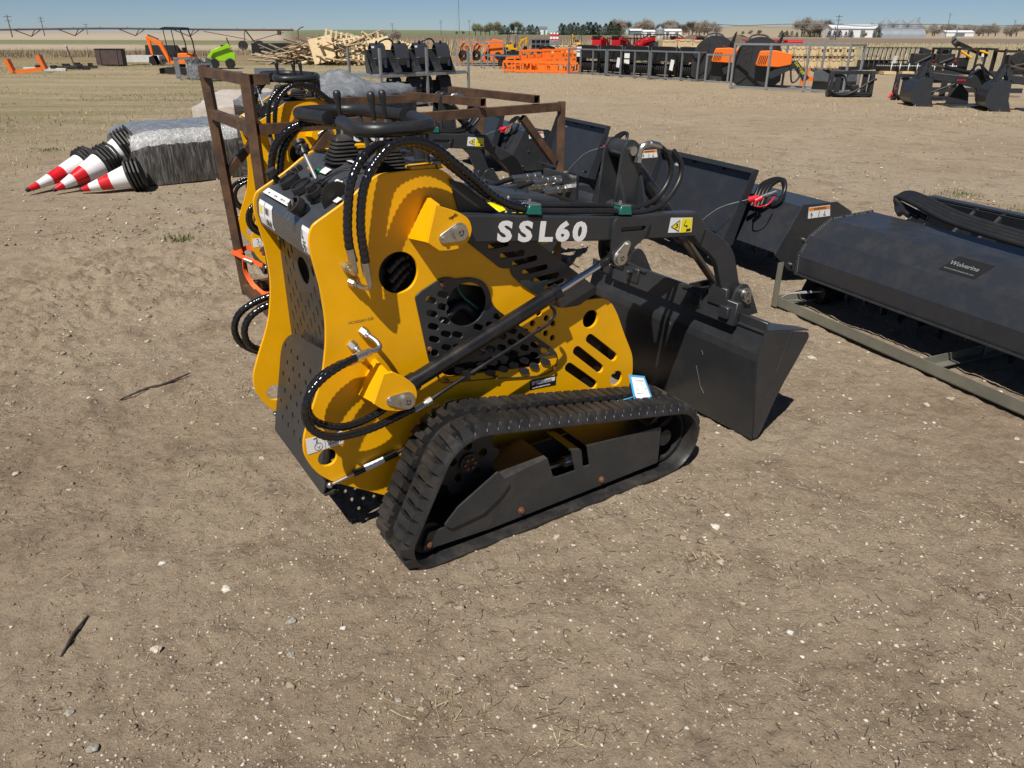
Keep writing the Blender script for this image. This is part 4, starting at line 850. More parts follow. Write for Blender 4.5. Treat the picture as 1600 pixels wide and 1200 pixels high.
P = near_pos(12000, 7, 1.1, .7, 41, .02); o3 = scatter('dirt_clods', 0, P, .0015+.0065*NR.rand(len(P[0]))**4, 'clod', (.25, .5), 0); o3['kind'] = 'stuff'
def blades(name, n, X, Y, Lmin, Lmax, w, mat_, lie=True, lift=.004, curve=.3):
    n = len(X); a = NR.rand(n)*6.28; Ln = Lmin+(Lmax-Lmin)*NR.rand(n)**2; H = height(X, Y, np.full(X.shape, .014))
    if lie:
        dx, dy, dz = np.cos(a), np.sin(a), (NR.rand(n)-.3)*.25
    else:
        t = NR.rand(n)*.7; dx, dy, dz = np.cos(a)*np.sin(t), np.sin(a)*np.sin(t), np.cos(t)
    px, py = -np.sin(a), np.cos(a); V = []
    bend = (NR.rand(n)-.5)*curve
    for k in (0, .5, 1):
        cx = X+dx*Ln*(k-(.5 if lie else 0))+px*bend*Ln*(k*(1-k)*2); cy = Y+dy*Ln*(k-(.5 if lie else 0))+py*bend*Ln*(k*(1-k)*2); cz = H+lift+dz*Ln*k*(1 if not lie else .6)
        ww = w*(1 if lie else (1-k*.85))*(.6+.8*NR.rand(n)); sx, sy = (px, py)
        V.append(np.stack([cx+sx*ww, cy+sy*ww, cz], -1)); V.append(np.stack([cx-sx*ww, cy-sy*ww, cz+(ww*.6 if lie else 0)], -1))
    V = np.stack(V, 1).reshape(-1, 3); b = (np.arange(n)*6)[:, None]; F = np.concatenate([b+np.array([0, 1, 3, 2]), b+np.array([2, 3, 5, 4])])
    return finish(raw_mesh(name, V, F), name, mat_, None, 0)
X, Y = near_pos(5200, 9, 1.2, .9, 51, .0); st = blades('straw_litter', 0, X, Y, .006, .045, .0007, 'straw'); st['kind'] = 'stuff'
cl = [(.62, 1.98, .07), (.70, 2.0, .05), (-1.55, 3.2, .09), (-1.28, 2.55, .10), (1.45, 1.75, .08), (1.55, 1.55, .1), (-.15, 1.36, .06), (1.72, 2.3, .09), (.15, 1.30, .05), (-1.3, 3.3, .08), (2.2, 4.3, .2), (3.3, 5.2, .4), (3.8, 6.6, .6), (1.7, 7.2, .7)]
X = np.concatenate([c[0]+NR.randn(46)*c[2] for c in cl]); Y = np.concatenate([c[1]+NR.randn(46)*c[2]*.7 for c in cl]); st = blades('straw_tufts', 0, X, Y, .015, .07, .0008, 'straw'); st['kind'] = 'stuff'
X, Y = near_pos(3000, 6, 1.2, 1.4, 57, .05); st = blades('twig_litter', 0, X, Y, .006, .038, .0010, 'twig', curve=.9); st['kind'] = 'stuff'
# single stones and the dark stick
def stone(x, y, r, m_, label, seed):
    rr_ = random.Random(seed); mb = MB(); mb.ball((0, 0, 0), r, (1, .75+.3*rr_.random(), .55), 3)
    for v in mb.b.verts:
        d = v.co.normalized(); v.co *= .86+.22*math.sin(d.x*3+seed)*math.cos(d.y*2.7+seed*2)+.07*math.sin(d.z*9+d.x*7)+rr_.random()*.04
    o = mb.build('stone', m_, None, smooth=28); o.location = (x, y, hz(x, y)+r*.22); o.rotation_euler = (0, 0, rr_.random()*6); return tag(o, label, 'stone', 'larger loose stones on the dirt')
M['stonepale'] = mat('pale_stone', (.56, .50, .40), .85, noise=.35, nscale=60, bump=.5); M['stonewhite'] = mat('white_stone', (.58, .56, .51), .8, noise=.2, nscale=60, bump=.4); M['stonegrey'] = mat('grey_stone', (.36, .33, .29), .85, noise=.4, nscale=50, bump=.5)
M['stick'] = mat('dark_stick', (.05, .038, .030), .8, noise=.4, nscale=60, bump=.5)
# ================================================================= loose stones and stick
for i, (x, y, r, m_, lb) in enumerate([
    (-1.173, 1.968, .0125, 'stonewhite', 'small bright white stone on the bare dirt left of the loader'), (-1.019, 1.578, .0155, 'stonepale', 'rounded tan stone casting a small shadow, right of the dark stick'),
    (-1.036, 1.255, .017, 'stonegrey', 'flat grey stone nearest the bottom left corner of the picture'), (-.501, 1.668, .010, 'stonewhite', 'small square white stone below the rear of the rubber track'),
    (.83, 1.659, .012, 'stonewhite', 'chalky white pitted stone in the gravelly patch right of centre'), (.801, 2.257, .011, 'stonewhite', 'lone white pebble below the bucket corner'),
    (1.982, 3.133, .017, 'stonepale', 'pale stone on the dirt before the grey angle iron'), (1.645, 3.716, .022, 'stonepale', 'large tan stone just right of the loader bucket'),
    (-.97, 2.037, .0085, 'stonegrey', 'grey pebble with a straw beside it, left of the track'), (-.626, 1.558, .012, 'stonegrey', 'grey stone below and left of the square white one'),
    (-1.15, 1.359, .016, 'stonegrey', 'dull grey stone below the dark stick'), (-.66, 1.69, .015, 'stonegrey', 'long greyish stone lying in scattered gravel left of centre'),
    (1.124, 1.61, .009, 'stonewhite', 'small white chip far right in the foreground'), (-.30, 1.405, .010, 'stonegrey', 'grey stone low in the middle foreground')]): stone(x, y, r, m_, lb, i+1)
def stick(pts, r, label):
    P = resample(smoothpath([(x, y, hz(x, y)+r*.7+z) for x, y, z in pts], 6), .012); n = len(P); rs = [r*(.45+.55*math.sin(math.pi*(i+.6)/(n+.6)))*(1+.18*math.sin(i*1.9)) for i in range(n)]
    mb = MB(); mb.tube(P, rs, 8); return tag(mb.build('stick', 'stick', None, smooth=60), label, 'stick')
stick([(-1.292, 1.567, 0), (-1.288, 1.60, .003), (-1.296, 1.655, .004), (-1.283, 1.71, .003)], .0048, 'short dark weathered stick on the dirt at lower left')
stick([(-1.903, 3.192, 0), (-1.82, 3.29, .006), (-1.75, 3.34, .0), (-1.665, 3.453, .012)], .0065, 'long thin dark stick half sunk in churned soil left of the loader')
# ================================================================= rusty steel shipping frame round the second loader
def tubebeam(name, p0, p1, w, m_, parent, t=.004, open_ends=True, up=(0, 0, 1)):
    """square hollow section with open ends"""
    p0, p1 = Vector(p0), Vector(p1); d = p1-p0; a = d.normalized(); up = Vector(up)
    if abs(a.dot(up)) > .95: up = Vector((0, 1, 0))
    y = up.cross(a).normalized(); z = a.cross(y); mb = MB(); L = []
    for p in (p0, p1):
        L.append([[mb.v(p+y*sy*h+z*sz*h) for sy, sz in ((-1, -1), (1, -1), (1, 1), (-1, 1))] for h in (w/2, w/2-t)])
    for k in range(4):
        j = (k+1) % 4; o0, i0 = L[0]; o1, i1 = L[1]
        mb._f([o0[k], o0[j], o1[j], o1[k]]); mb._f([i0[k], i1[k], i1[j], i0[j]]); mb._f([o0[k], i0[k], i0[j], o0[j]]); mb._f([o1[k], o1[j], i1[j], i1[k]])
    return mb.build(name, m_, parent, smooth=0)
fr = empty('rusty_steel_frame', (0, 0, 0), 0, 'brown rusty box section steel frame standing round the second yellow loader', 'steel frame')
A0, A1_, B0, B1, R0_, R1_ = (-1.80, 4.77, 0), (-1.83, 4.735, 1.42), (-1.39, 4.14, 0), (-1.39, 4.14, 1.40), (.325, 5.25, 0), (.325, 5.25, 1.185)
rf = 'rustframe'; w_ = .052
tubebeam('post', A0, A1_, w_, rf, fr); tubebeam('post', B0, B1, w_, rf, fr); tubebeam('post', R0_, R1_, w_, rf, fr)
def between(p, q, a, b): p, q = Vector(p), Vector(q); d = (q-p).normalized(); return p+d*a, q-d*b
tubebeam('crossbar', *between((-1.83, 4.735, 1.385), (-1.39, 4.14, 1.375), .027, .027), .05, rf, fr)
tubebeam('crossbar', *between((-1.824, 4.742, 1.15), (-1.39, 4.14, 1.13), .027, .027), .05, rf, fr)
tubebeam('stub', (-1.362, 4.155, 1.375), (-1.29, 4.195, 1.375), .05, rf, fr)
tubebeam('top_rail', *between((-1.39, 4.14, 1.125), (.325, 5.25, 1.155), .027, .027), w_, rf, fr)
tubebeam('top_rail', (-1.72, 5.26, 1.155), (-.25, 6.12, 1.16), w_, rf, fr)
tubebeam('post', (-1.0, 5.68, 0), (-1.0, 5.68, 1.125), w_, rf, fr); tubebeam('post', (-.25, 6.12, 0), (-.25, 6.12, 1.13), w_, rf, fr)
tubebeam('cross_member', (-.185, 4.89, 1.207), (-.72, 5.42, 1.207), .048, rf, fr); tubebeam('cross_member', (.155, 5.105, 1.210), (-.47, 5.95, 1.210), .048, rf, fr)
tubebeam('brace', (.06, 5.08, 1.10), (.285, 5.225, .80), .045, rf, fr); tubebeam('brace', (-1.04, 4.365, 1.09), (-1.365, 4.155, .66), .045, rf, fr)
tubebeam('brace', (-1.81, 4.76, .78), (-1.62, 4.88, 1.0), .045, rf, fr)
tubebeam('base_rail', *between((-1.80, 4.77, .045), (-1.39, 4.14, .035), .027, .027), w_, rf, fr); tubebeam('base_rail', *between((-1.39, 4.14, .035), (.325, 5.25, .035), .027, .027), w_, rf, fr)
tubebeam('base_rail', *between((-1.80, 4.77, .045), (-.25, 6.12, .035), .03, .027), w_, rf, fr)
m = MB()
for k in range(14): m.ball((-.185+RND.uniform(-.02, .02), 4.87+RND.uniform(-.01, .01), 1.182), .006, (1, 1, .6), 1)
m.build('weld_bead', 'rust', fr)
# orange ratchet strap
sp = empty('ratchet_strap', (-1.80, 4.77, .27), 0, 'orange ratchet strap wound round the rusty post and tied to the second loader', 'strap')
def ribbon(name, pts, w, m_, parent, up=(0, 0, 1), t=.0015):
    P = resample(smoothpath(pts, 8), .03); mb = MB(); up = Vector(up); A = []
    for i, p in enumerate(P):
        tt = (P[min(i+1, len(P)-1)]-P[max(i-1, 0)]).normalized(); u = (up-tt*up.dot(tt)); u = u.normalized() if u.length > .01 else Vector((1, 0, 0)); n_ = tt.cross(u)*t
        A.append([mb.v(p+u*w/2+n_), mb.v(p-u*w/2+n_), mb.v(p-u*w/2-n_), mb.v(p+u*w/2-n_)])
    for a, b in zip(A[:-1], A[1:]):
        for k in range(4): mb._f([a[k], a[(k+1) % 4], b[(k+1) % 4], b[k]])
    mb._f(A[0][::-1]); mb._f(A[-1]); o = mb.build(name, m_, None, smooth=50)
    if parent: o.parent = parent; o.matrix_parent_inverse = Matrix.Translation(-Vector(parent.location))
    return o
ribbon('webbing', [(-1.775, 4.74, .30), (-1.83, 4.725, .285), (-1.845, 4.79, .27), (-1.78, 4.80, .30), (-1.70, 4.72, .32), (-1.56, 4.60, .27)], .03, 'strap', sp)
ribbon('webbing', [(-1.845, 4.73, .30), (-1.78, 4.705, .275), (-1.68, 4.66, .25), (-1.60, 4.60, .24), (-1.50, 4.55, .27), (-1.42, 4.56, .25)], .03, 'strap', sp)
ribbon('webbing_tail', [(-1.765, 4.70, .26), (-1.76, 4.69, .18), (-1.72, 4.67, .10), (-1.64, 4.62, .05), (-1.56, 4.53, .075)], .03, 'strap', sp, (0, .6, .8))
m = MB(); m.box((.08, -.09, -.02), (.07, .035, .02), (0, .3, -.5)); m.cyl((.05, -.09, -.01), (.11, -.11, -.025), .012, 10); m.build('ratchet_buckle', 'steel', sp)
sp2 = empty('ratchet_strap', (.325, 5.25, .33), 0, 'orange strap wound low round the right hand rusty post', 'strap')
for z, q in ((.36, .03), (.30, -.02)): ribbon('webbing', [(.29, 5.212, z), (.36, 5.212, z-.012), (.365, 5.285, z), (.29, 5.29, z), (.286, 5.212, z+q), (.15, 5.17, z+q*2)], .035, 'strap', sp2)
# ================================================================= rotary tillers
def qaplate(root, x0, x1, n0, n1, z0, z1, flip=1):
    """universal attachment plate: flat panel, rolled top lip, side cheeks, slotted ledge; leans from (n0,z0) to (n1,z1)"""
    P0 = Vector((0, n0, z0)); P1 = Vector((0, n1, z1)); up = (P1-P0); H = up.length; u = up.normalized(); ou = Vector((0, -u.z, u.y))*flip
    T = frame3(Vector((x0, n0, z0)), (1, 0, 0), u); L = x1-x0
    holes = [slot(L*.25, .045, .10, .022), slot(L*.78, .045, .10, .022)]
    a = plate('attachment_plate', 'greyblue', root, [(0, 0), (L, 0), (L, H), (0, H)], holes, 0, .008, T)
    m = MB(); c = Vector((x0+L/2, 0, 0))+P1+ou*.022; R3 = Matrix(((1, 0, 0), (0, ou.y, u.y), (0, ou.z, u.z))); m.box(c, (L+.01, .05, .012), R3); m.box(c+ou*.025-u*.012, (L+.01, .008, .035), R3); m.build('top_lip', 'greyblue', a, bevel=.002)
    for x in (x0-.004, x1+.004):
        m = MB(); q = [Vector((x, 0, 0))+P for P in (P0+ou*.10, P0, P1, P1+ou*.05)]; A = [m.v(p-Vector((.004, 0, 0))) for p in q]; B = [m.v(p+Vector((.004, 0, 0))) for p in q]; m._f(A); m._f(B[::-1])
        for k in range(4): m._f([A[k], B[k], B[(k+1) % 4], A[(k+1) % 4]])
        m.build('side_cheek', 'greyblue', a)
    m = MB(); m.box(Vector((x0+L/2, 0, 0))+P0+ou*.06, (L, .12, .010), R3); m.build('bottom_ledge', 'greyblue', a)
    for fx in (.36, .68):
        m = MB(); m.box(Vector((x0+L*fx, 0, 0))+P1+ou*.012-u*.03, (.02, .02, .035), R3); m.build('hook_tab', 'greyblue', a)
    m = MB(); m.box(Vector((x0+L*.18, 0, 0))+P1+ou*.002-u*.085, (.05, .004, .03), R3); m.build('small_label', 'white', a, smooth=0)
    return a
def tiller(root, prof, cap, Lx, warn=True):
    plate('side_plate', 'grey', root, cap, [], -.010, .010, 'yz', bevel=.001); plate('side_plate', 'grey', root, cap, [], -Lx, .010, 'yz', bevel=.001)
    m = MB(); m.sheet(prof, -Lx+.01, -.010, -.006, 'yz'); h = m.build('housing', 'greyblue', root, smooth=12)
    m = MB(); m.cyl((-Lx+.02, .20, .20), (-.02, .20, .20), .04, 16)
    for k in range(44):
        x = -Lx+.06+(Lx-.12)*k/43; a = k*1.1; m.beam((x, .20, .20), (x+.02, .20+.15*math.cos(a), .20+.15*math.sin(a)), .01, .045)
    m.build('tine_rotor', 'black', root)
    # weld bead along the end
    m = MB()
    for (a, b), (c, d) in zip(prof[:-1], prof[1:]):
        n = int(math.hypot(c-a, d-b)/.014)
        for k in range(n):
            if RND.random() < .75: t = k/n; m.ball((-.012, a+(c-a)*t, b+(d-b)*t+.002), .0042, (1, 1, 1), 1)
    m.build('weld_bead', 'steel', h)
    return h
PR2 = [(-.125, .225), (.055, .527), (.355, .527), (.50, .455), (.49, .22)]
CP2 = [(-.140, .22), (.045, .545), (.36, .540), (.517, .458), (.505, .20), (.42, .07), (.07, .07), (.0, .095)]
t2 = empty('rotary_tiller', (0, 0, 0)); tiller(t2, PR2, CP2, 1.70)
qaplate(t2, -1.52, -.40, -.185, -.03, .19, .715)
m = MB(); m.prism([(.098, .522), (.290, .524), (.310, .447), (.105, .445)], .001, .0022, 'yz'); wl = m.build('warning_label', 'white', t2, smooth=0)
m = MB(); m.prism([(.100, .519), (.288, .521), (.294, .498), (.102, .497)], .0022, .003, 'yz'); m.build('orange_band', 'orangelab', wl, smooth=0)
text('label_text', 'WARNING', 'ink', wl, frame3((.0033, .142, .500), (0, 1, .01), (0, 0, 1)), .024, .0002, .0006)
m = MB()
for (a, b, c, d) in ((.125, .485, .14, .465), (.14, .465, .13, .452), (.12, .47, .14, .47), (.25, .487, .255, .46), (.24, .462, .265, .455), (.20, .49, .20, .45)): m.beam((.0032, a, b), (.0032, c, d), .0006, .005)
m.build('pictogram', 'ink', wl, smooth=0)
for (n_, z_) in ((.10, .30), (.30, .15), (.02, .13)): m = MB(); m.cyl((0, n_, z_), (.012, n_, z_), .011, 6); m.build('bolt', 'steel', t2, smooth=0)
for k in range(4): hose('coiled_hose', 'hose', t2, [(-.34-.03*k, -.02, .46), (-.36-.03*k, .06, .60), (-.28-.01*k, .10, .665), (-.20, .05, .60-.01*k), (-.24, .02, .50), (-.36, .05, .48)], .014)
m = MB(); m.cyl((-.30, -.07, .55), (-.22, .0, .60), .016, 12); m.build('quick_coupler', 'steel', t2)
m = MB(); m.cyl((-.36, -.115, .525), (-.315, -.075, .545), .022, 14); m.cyl((-.29, -.12, .53), (-.27, -.08, .555), .019, 14); m.build('dust_cap', 'red', t2)
hose('cap_tether', 'red', t2, [(-.29, -.12, .53), (-.22, -.17, .51), (-.15, -.14, .53), (-.17, -.06, .575)], .005)
hose('zip_wire', 'galv', t2, [(-.36, -.11, .53), (-.50, -.26, .45), (-.62, -.36, .30), (-.70, -.38, .215)], .0022)
c3 = copy_tree(t2); c4 = copy_tree(t2)
for o, x, y, lb in ((t2, 1.946, 5.048, 'dark grey rotary tiller with a red-capped hose, its warning label beside the nearest long housing'), (c3, 1.21, 7.73, 'dark grey rotary tiller in the middle of the row, behind the loader mast'), (c4, .10, 9.25, 'farthest dark grey rotary tiller of the row, beyond the rusty frame')):
    o.location = (x, y, 0); o.rotation_euler = (0, 0, R(-65.5)); tag(o, lb, 'tiller', 'rotary tillers in a row')
# nearest one, turned the other way
t1 = empty('rotary_tiller', (1.81, 4.58, 0), R(-65.5), 'nearest tiller, a long dark grey faceted housing raised on grey angle steel', 'tiller', 'rotary tillers in a row')
PR1 = [(.012, .218), (.006, .325), (.080, .445), (.228, .540), (.58, .556)]
m = MB(); m.sheet(PR1, .010, 2.05, -.006, 'yz'); h1 = m.build('housing', 'greyblue', t1, smooth=12)
CP1 = [(.004, .212), (-.002, .33), (.073, .452), (.224, .548), (.59, .565), (.60, .22), (.52, .10), (.14, .03), (.09, .09), (.12, .15)]
for x in (0, 2.05): plate('side_plate', 'grey', t1, CP1, [], x, .010, 'yz', bevel=.001)
m = MB(); m.cyl((.02, .30, .20), (2.04, .30, .20), .045, 16)
for k in range(50):
    x = .06+1.94*k/49; a = k*1.1; m.beam((x, .30, .20), (x+.02, .30+.16*math.cos(a), .20+.16*math.sin(a)), .012, .05)
m.build('tine_rotor', 'black', t1)
m = MB()
for (a, b), (c, d) in zip(PR1[:-1], PR1[1:]):
    n = int(math.hypot(c-a, d-b)/.012)
    for k in range(n):
        if RND.random() < .7: t = k/n; m.ball((.012, a+(c-a)*t, b+(d-b)*t+.002), .004, (1, 1, 1), 1)
m.build('weld_bead', 'steel', h1)
m = MB(); m.box((1.02, -.001, .212), (2.03, .012, .010)); m.build('lower_rim', 'grey', h1)
# name plate on the second facet
def facet(x, t, off):
    a, b = Vector((0, .080, .445)), Vector((0, .228, .540)); p = a.lerp(b, t); n = Vector((0, -(b-a).z, (b-a).y)).normalized(); return Vector((x, 0, 0))+p+n*off
fu = (Vector((0, .228, .540))-Vector((0, .080, .445))).normalized()
m = MB(); quadsolid(m, [facet(.885, .22, .001), facet(1.09, .22, .001), facet(1.115, .90, .001), facet(.91, .90, .001)], .0012); npl = m.build('name_plate', 'ink', t1, smooth=0)
text('name_text', 'Wolverine', 'galv', npl, frame3(facet(.905, .52, .0028), (1, 0, 0), fu), .040, .0002, .0006, sx=.95)
text('name_text', 'www.wolverineattach.com', 'galv', npl, frame3(facet(.90, .32, .0028), (1, 0, 0), fu), .015, .0002, .0001, sx=1.05)
# its open box-section head with ribs
for k in range(4): hose('hydraulic_hose', 'foam', t1, [(.20+.05*k, .60+.02*k, .575), (.12, .66, .60+.01*k), (.095, .70-.010*k, .66), (.15, .71-.016*k, .69-.010*k), (.32, .66-.022*k, .688-.012*k), (.62, .57-.024*k, .66-.012*k), (1.05, .52-.024*k, .645-.012*k), (1.6, .51-.024*k, .63-.012*k), (2.0, .51-.024*k, .60)], .017)
m = MB(); m.box((.76, .97, .50), (1.30, .008, .26), (.25, 0, 0)); m.box((.76, .80, .395), (1.30, .34, .008)); m.box((.76, 1.0, .635), (1.34, .07, .012)); m.box((.76, 1.035, .615), (1.34, .008, .05)); m.build('head_box', 'greyblue', t1)
for x in (.12, .45, .62, .98, 1.38): m = MB(); m.prism([(.66, .40), (.93, .40), (1.0, .625), (.96, .63)], x-.006, x+.006, 'yz'); m.build('rib', 'grey', t1); m = MB(); m.tube([(x-.008, .67, .41), (x-.008, .95, .625)], .004, 5); m.build('weld_bead', 'steel', t1)
m = MB(); m.box((.06, .28, .06), (.10, .20, .12)); m.build('skid_foot', 'black', t1, bevel=.01)
# steel pallet frame it sits on
pf = empty('angle_steel_base', (1.706, 4.545, 0), R(-67), 'raw grey angle steel pallet base with an upright corner, under the nearest tiller', 'pallet base')
def angle_iron(name, p0, p1, w, parent, d1, d2):
    p0, p1 = Vector(p0), Vector(p1); d1, d2 = Vector(d1), Vector(d2); t = .006; m = MB()
    for a, b in ((d1, d2), (d2, d1)):
        A = [m.v(p) for p in (p0, p0+a*w, p0+a*w+b*t, p0+b*t)]; B = [m.v(p) for p in (p1, p1+a*w, p1+a*w+b*t, p1+b*t)]; m._f(A); m._f(B[::-1])
        for k in range(4): m._f([A[k], B[k], B[(k+1) % 4], A[(k+1) % 4]])
    return m.build(name, 'angle', parent, smooth=0)
angle_iron('side_rail', (-.01, 0, .005), (2.3, 0, .015), .062, pf, (0, 0, 1), (0, 1, 0)); angle_iron('side_rail', (.0, .95, .01), (2.3, .95, .01), .062, pf, (0, 0, 1), (0, -1, 0))
angle_iron('upright', (-.02, -.01, .0), (-.02, -.01, .285), .045, pf, (0, 1, 0), (1, 0, 0)); angle_iron('upright', (-.02, .95, .0), (-.02, .95, .26), .045, pf, (0, -1, 0), (1, 0, 0))
angle_iron('cross_rail', (0, .02, .02), (0, .93, .02), .05, pf, (0, 0, 1), (1, 0, 0)); angle_iron('cross_rail', (1.1, .02, .02), (1.1, .93, .02), .05, pf, (0, 0, 1), (1, 0, 0))
for k in range(2): hose('tie_wire', 'galv', pf, [(.04, .01, .07), (.05, .06+.01*k, .09), (.10, .15, .10+.01*k), (.16, .22, .12)], .0035)
# ================================================================= traffic cones and wrapped bundles
def cone_stack(tip, base, r, n, lb, basecol='dull', long_=.78):
    tip, base = Vector(tip), Vector(base); d = base-tip; Ln = d.length; a = d.normalized()
    o = empty('cone_stack', tuple(tip), 0, lb, 'traffic cones', 'stacked red and white cones lying on the ground'); q = a.to_track_quat('Z', 'Y').to_matrix()
    def P(v): return q @ Vector(v)
    bands = [(0, .045, .020, 'dull'), (.045, .20, 0, 'conered'), (.20, .42, 0, 'conewhite'), (.42, .66, 0, 'conered'), (.66, 1.0, 0, 'conewhite')]
    rad = lambda t: .020+(r-.020)*t
    for t0, t1_, _, mm in bands:
        m = MB(); m.tube([P((0, 0, Ln*t0)), P((0, 0, Ln*t1_))], [rad(t0), rad(t1_)], 28, caps=True); m.build('cone_tip' if mm == 'dull' else 'band', mm, o, smooth=60)
    for k in range(n):
        m = MB(); z = Ln+.012+.040*k; w = r*1.42+.004*((k*7) % 3)
        oc = [(w*math.cos(math.pi/8+i*math.pi/4+.07*k), w*math.sin(math.pi/8+i*math.pi/4+.07*k)) for i in range(8)]; A = [m.v(P((x, y, z))) for x, y in oc]; B = [m.v(P((x*1.02, y*1.02, z+.022))) for x, y in oc]; C = [m.v(P((x*.8, y*.8, z+.034))) for x, y in oc]
        m._f(A[::-1]); m._f(C)
        for i in range(8): m._f([A[i], A[(i+1) % 8], B[(i+1) % 8], B[i]]); m._f([B[i], B[(i+1) % 8], C[(i+1) % 8], C[i]])
        m.build('cone_base', basecol, o, bevel=.004)
    return o
cone_stack((-5.28, 8.11, .035), (-4.98, 8.72, .21), .120, 4, 'leftmost lying stack of red and white cones, farthest behind')
cone_stack((-5.00, 8.13, .035), (-4.68, 8.58, .23), .135, 5, 'front lying cone stack with a thick bundle of black bases')
cone_stack((-4.93, 8.45, .13), (-4.50, 8.76, .37), .145, 5, 'upper cone stack poking out of the plastic-wrapped bundle')
cone_stack((-4.72, 8.15, .035), (-4.26, 8.33, .15), .125, 4, 'lowest cone stack lying under the others against the bundle')
def bundle():
    o = empty('wrapped_bundle', (-4.20, 8.50, 0), R(41), 'long low bundle in grey stretch film with a shiny crinkled band along its top edge', 'wrapped bundle')
    Lx, Wd = 3.3, 1.30; ns = 90
    prof = [(0, 0), (-.01, .10), (-.015, .25), (-.01, .40), (.0, .455), (.012, .495), (.03, .525), (.055, .553), (.09, .578), (.16, .60), (.30, .618), (.5, .63), (.8, .635), (1.05, .62), (1.2, .585), (Wd-.02, .50), (Wd, .3), (Wd, 0)]
    mb = MB(); R_ = []
    for i in range(ns+1):
        x = Lx*(i/ns)**1.25; e = min(1., x/.42); k = math.sqrt(max(0, 1-(1-e)**2)); row = []
        for j, (n_, z_) in enumerate(prof):
            fold = .006*math.sin(x*37+j*.7)+.004*math.sin(x*83+j*1.9)
            nn_ = Wd/2+(n_-Wd/2)*(.74+.26*k)+(fold if z_ > 0 else 0); zz = z_*(.80+.20*k)+(fold*.8 if z_ > .4 else 0)-.018*math.sin(x*2.1)*(z_ > .4)
            row.append(mb.v((x-.06*(1-k)*0, nn_, zz)))
        R_.append(row)
    for a, b in zip(R_[:-1], R_[1:]):
        for j in range(len(prof)-1):
            f = mb._f([a[j], b[j], b[j+1], a[j+1]])
            if f: f.material_index = 1 if 4 <= j <= 8 else (2 if 8 < j < 14 else 0)
    mb._f(R_[0]); mb._f(R_[-1][::-1])
    b_ = mb.build('film_wrap', ['film', 'filmband', 'filmtop'], o, smooth=60); return o
bundle()
def lumpy_box(name, c, d, rz, m_, label, cat, seed=1, amp=.02, peak=None, mt=None):
    """load under plastic sheet: subdivided box with creases"""
    o = empty(name, c, rz, label, cat); mb = MB(); n = 22; rr_ = random.Random(seed); mb.box((0, 0, d[2]/2), d); bmesh.ops.subdivide_edges(mb.b, edges=mb.b.edges, cuts=n, use_grid_fill=True)
    for v in mb.b.verts:
        x, y, z = v.co; q = amp*(math.sin(x*5+seed)*math.cos(y*4+z*3)+.6*math.sin(x*13+y*11+seed)+rr_.uniform(-.4, .4)); v.co.z += q*(z > d[2]*.5); v.co.x += q*.4*(x/d[0]); v.co.y += q*.6*(y/d[1])
        if peak and z > d[2]*.97: r_ = math.hypot((x-peak[0])/peak[3], (y-peak[1])/peak[4]); v.co.z += peak[2]*math.exp(-r_*r_)
        k = max(abs(x)/(d[0]/2), abs(y)/(d[1]/2)); v.co.z -= .05*d[2]*max(0, k-.85)/.15*(z > d[2]*.9)
    if mt:
        mb.b.faces.ensure_lookup_table()
        for f in mb.b.faces:
            f.normal_update(); f.material_index = 1 if f.calc_center_median().z > d[2]*.90 else 0
    mb.build('film_wrap', [m_, mt] if mt else m_, o, smooth=60); return o
lumpy_box('wrapped_pallet', (-4.75, 13.6, .0), (1.0, 3.8, .60), R(14), 'beige', 'cardboard-coloured pallet load under clear film, behind the film-wrapped bundle', 'wrapped pallet', 3, .015)
# ================================================================= machinery further back in the yard
lumpy_box('film_covered_stack', (-1.91, 8.45, 0), (2.3, .78, 1.06), R(70), 'boards', 'large stack of dark boards loosely covered by clear plastic sheeting, behind the loader controls', 'covered stack', 5, .022, (.25, .1, .17, .28, .3), 'filmtop')
def part(name, m_, parent, fn, **k): m = MB(); fn(m); return m.build(name, m_, parent, **k)
def rack(name, loc, rz, L, W, H, nx, tiers, m_, label, cat, group=None, w=.05, low=.1, both=True):
    o = empty(name, loc, R(rz), label, cat, group)
    for i in range(nx):
        x = L*i/(nx-1)
        for y in ((0, W) if both else (0,)): part('post', m_, o, lambda m: m.box((x, y, H/2), (w, w, H)))
    for z in tiers:
        for y in (0, W): part('rail', m_, o, lambda m: m.beam((-w/2, y, z), (L+w/2, y, z), w*.9, w*.9+.004))
        for x in (0, L): part('rail', m_, o, lambda m: m.beam((x, w/2, z), (x, W-w/2, z), w*.9, w*.9))
    return o
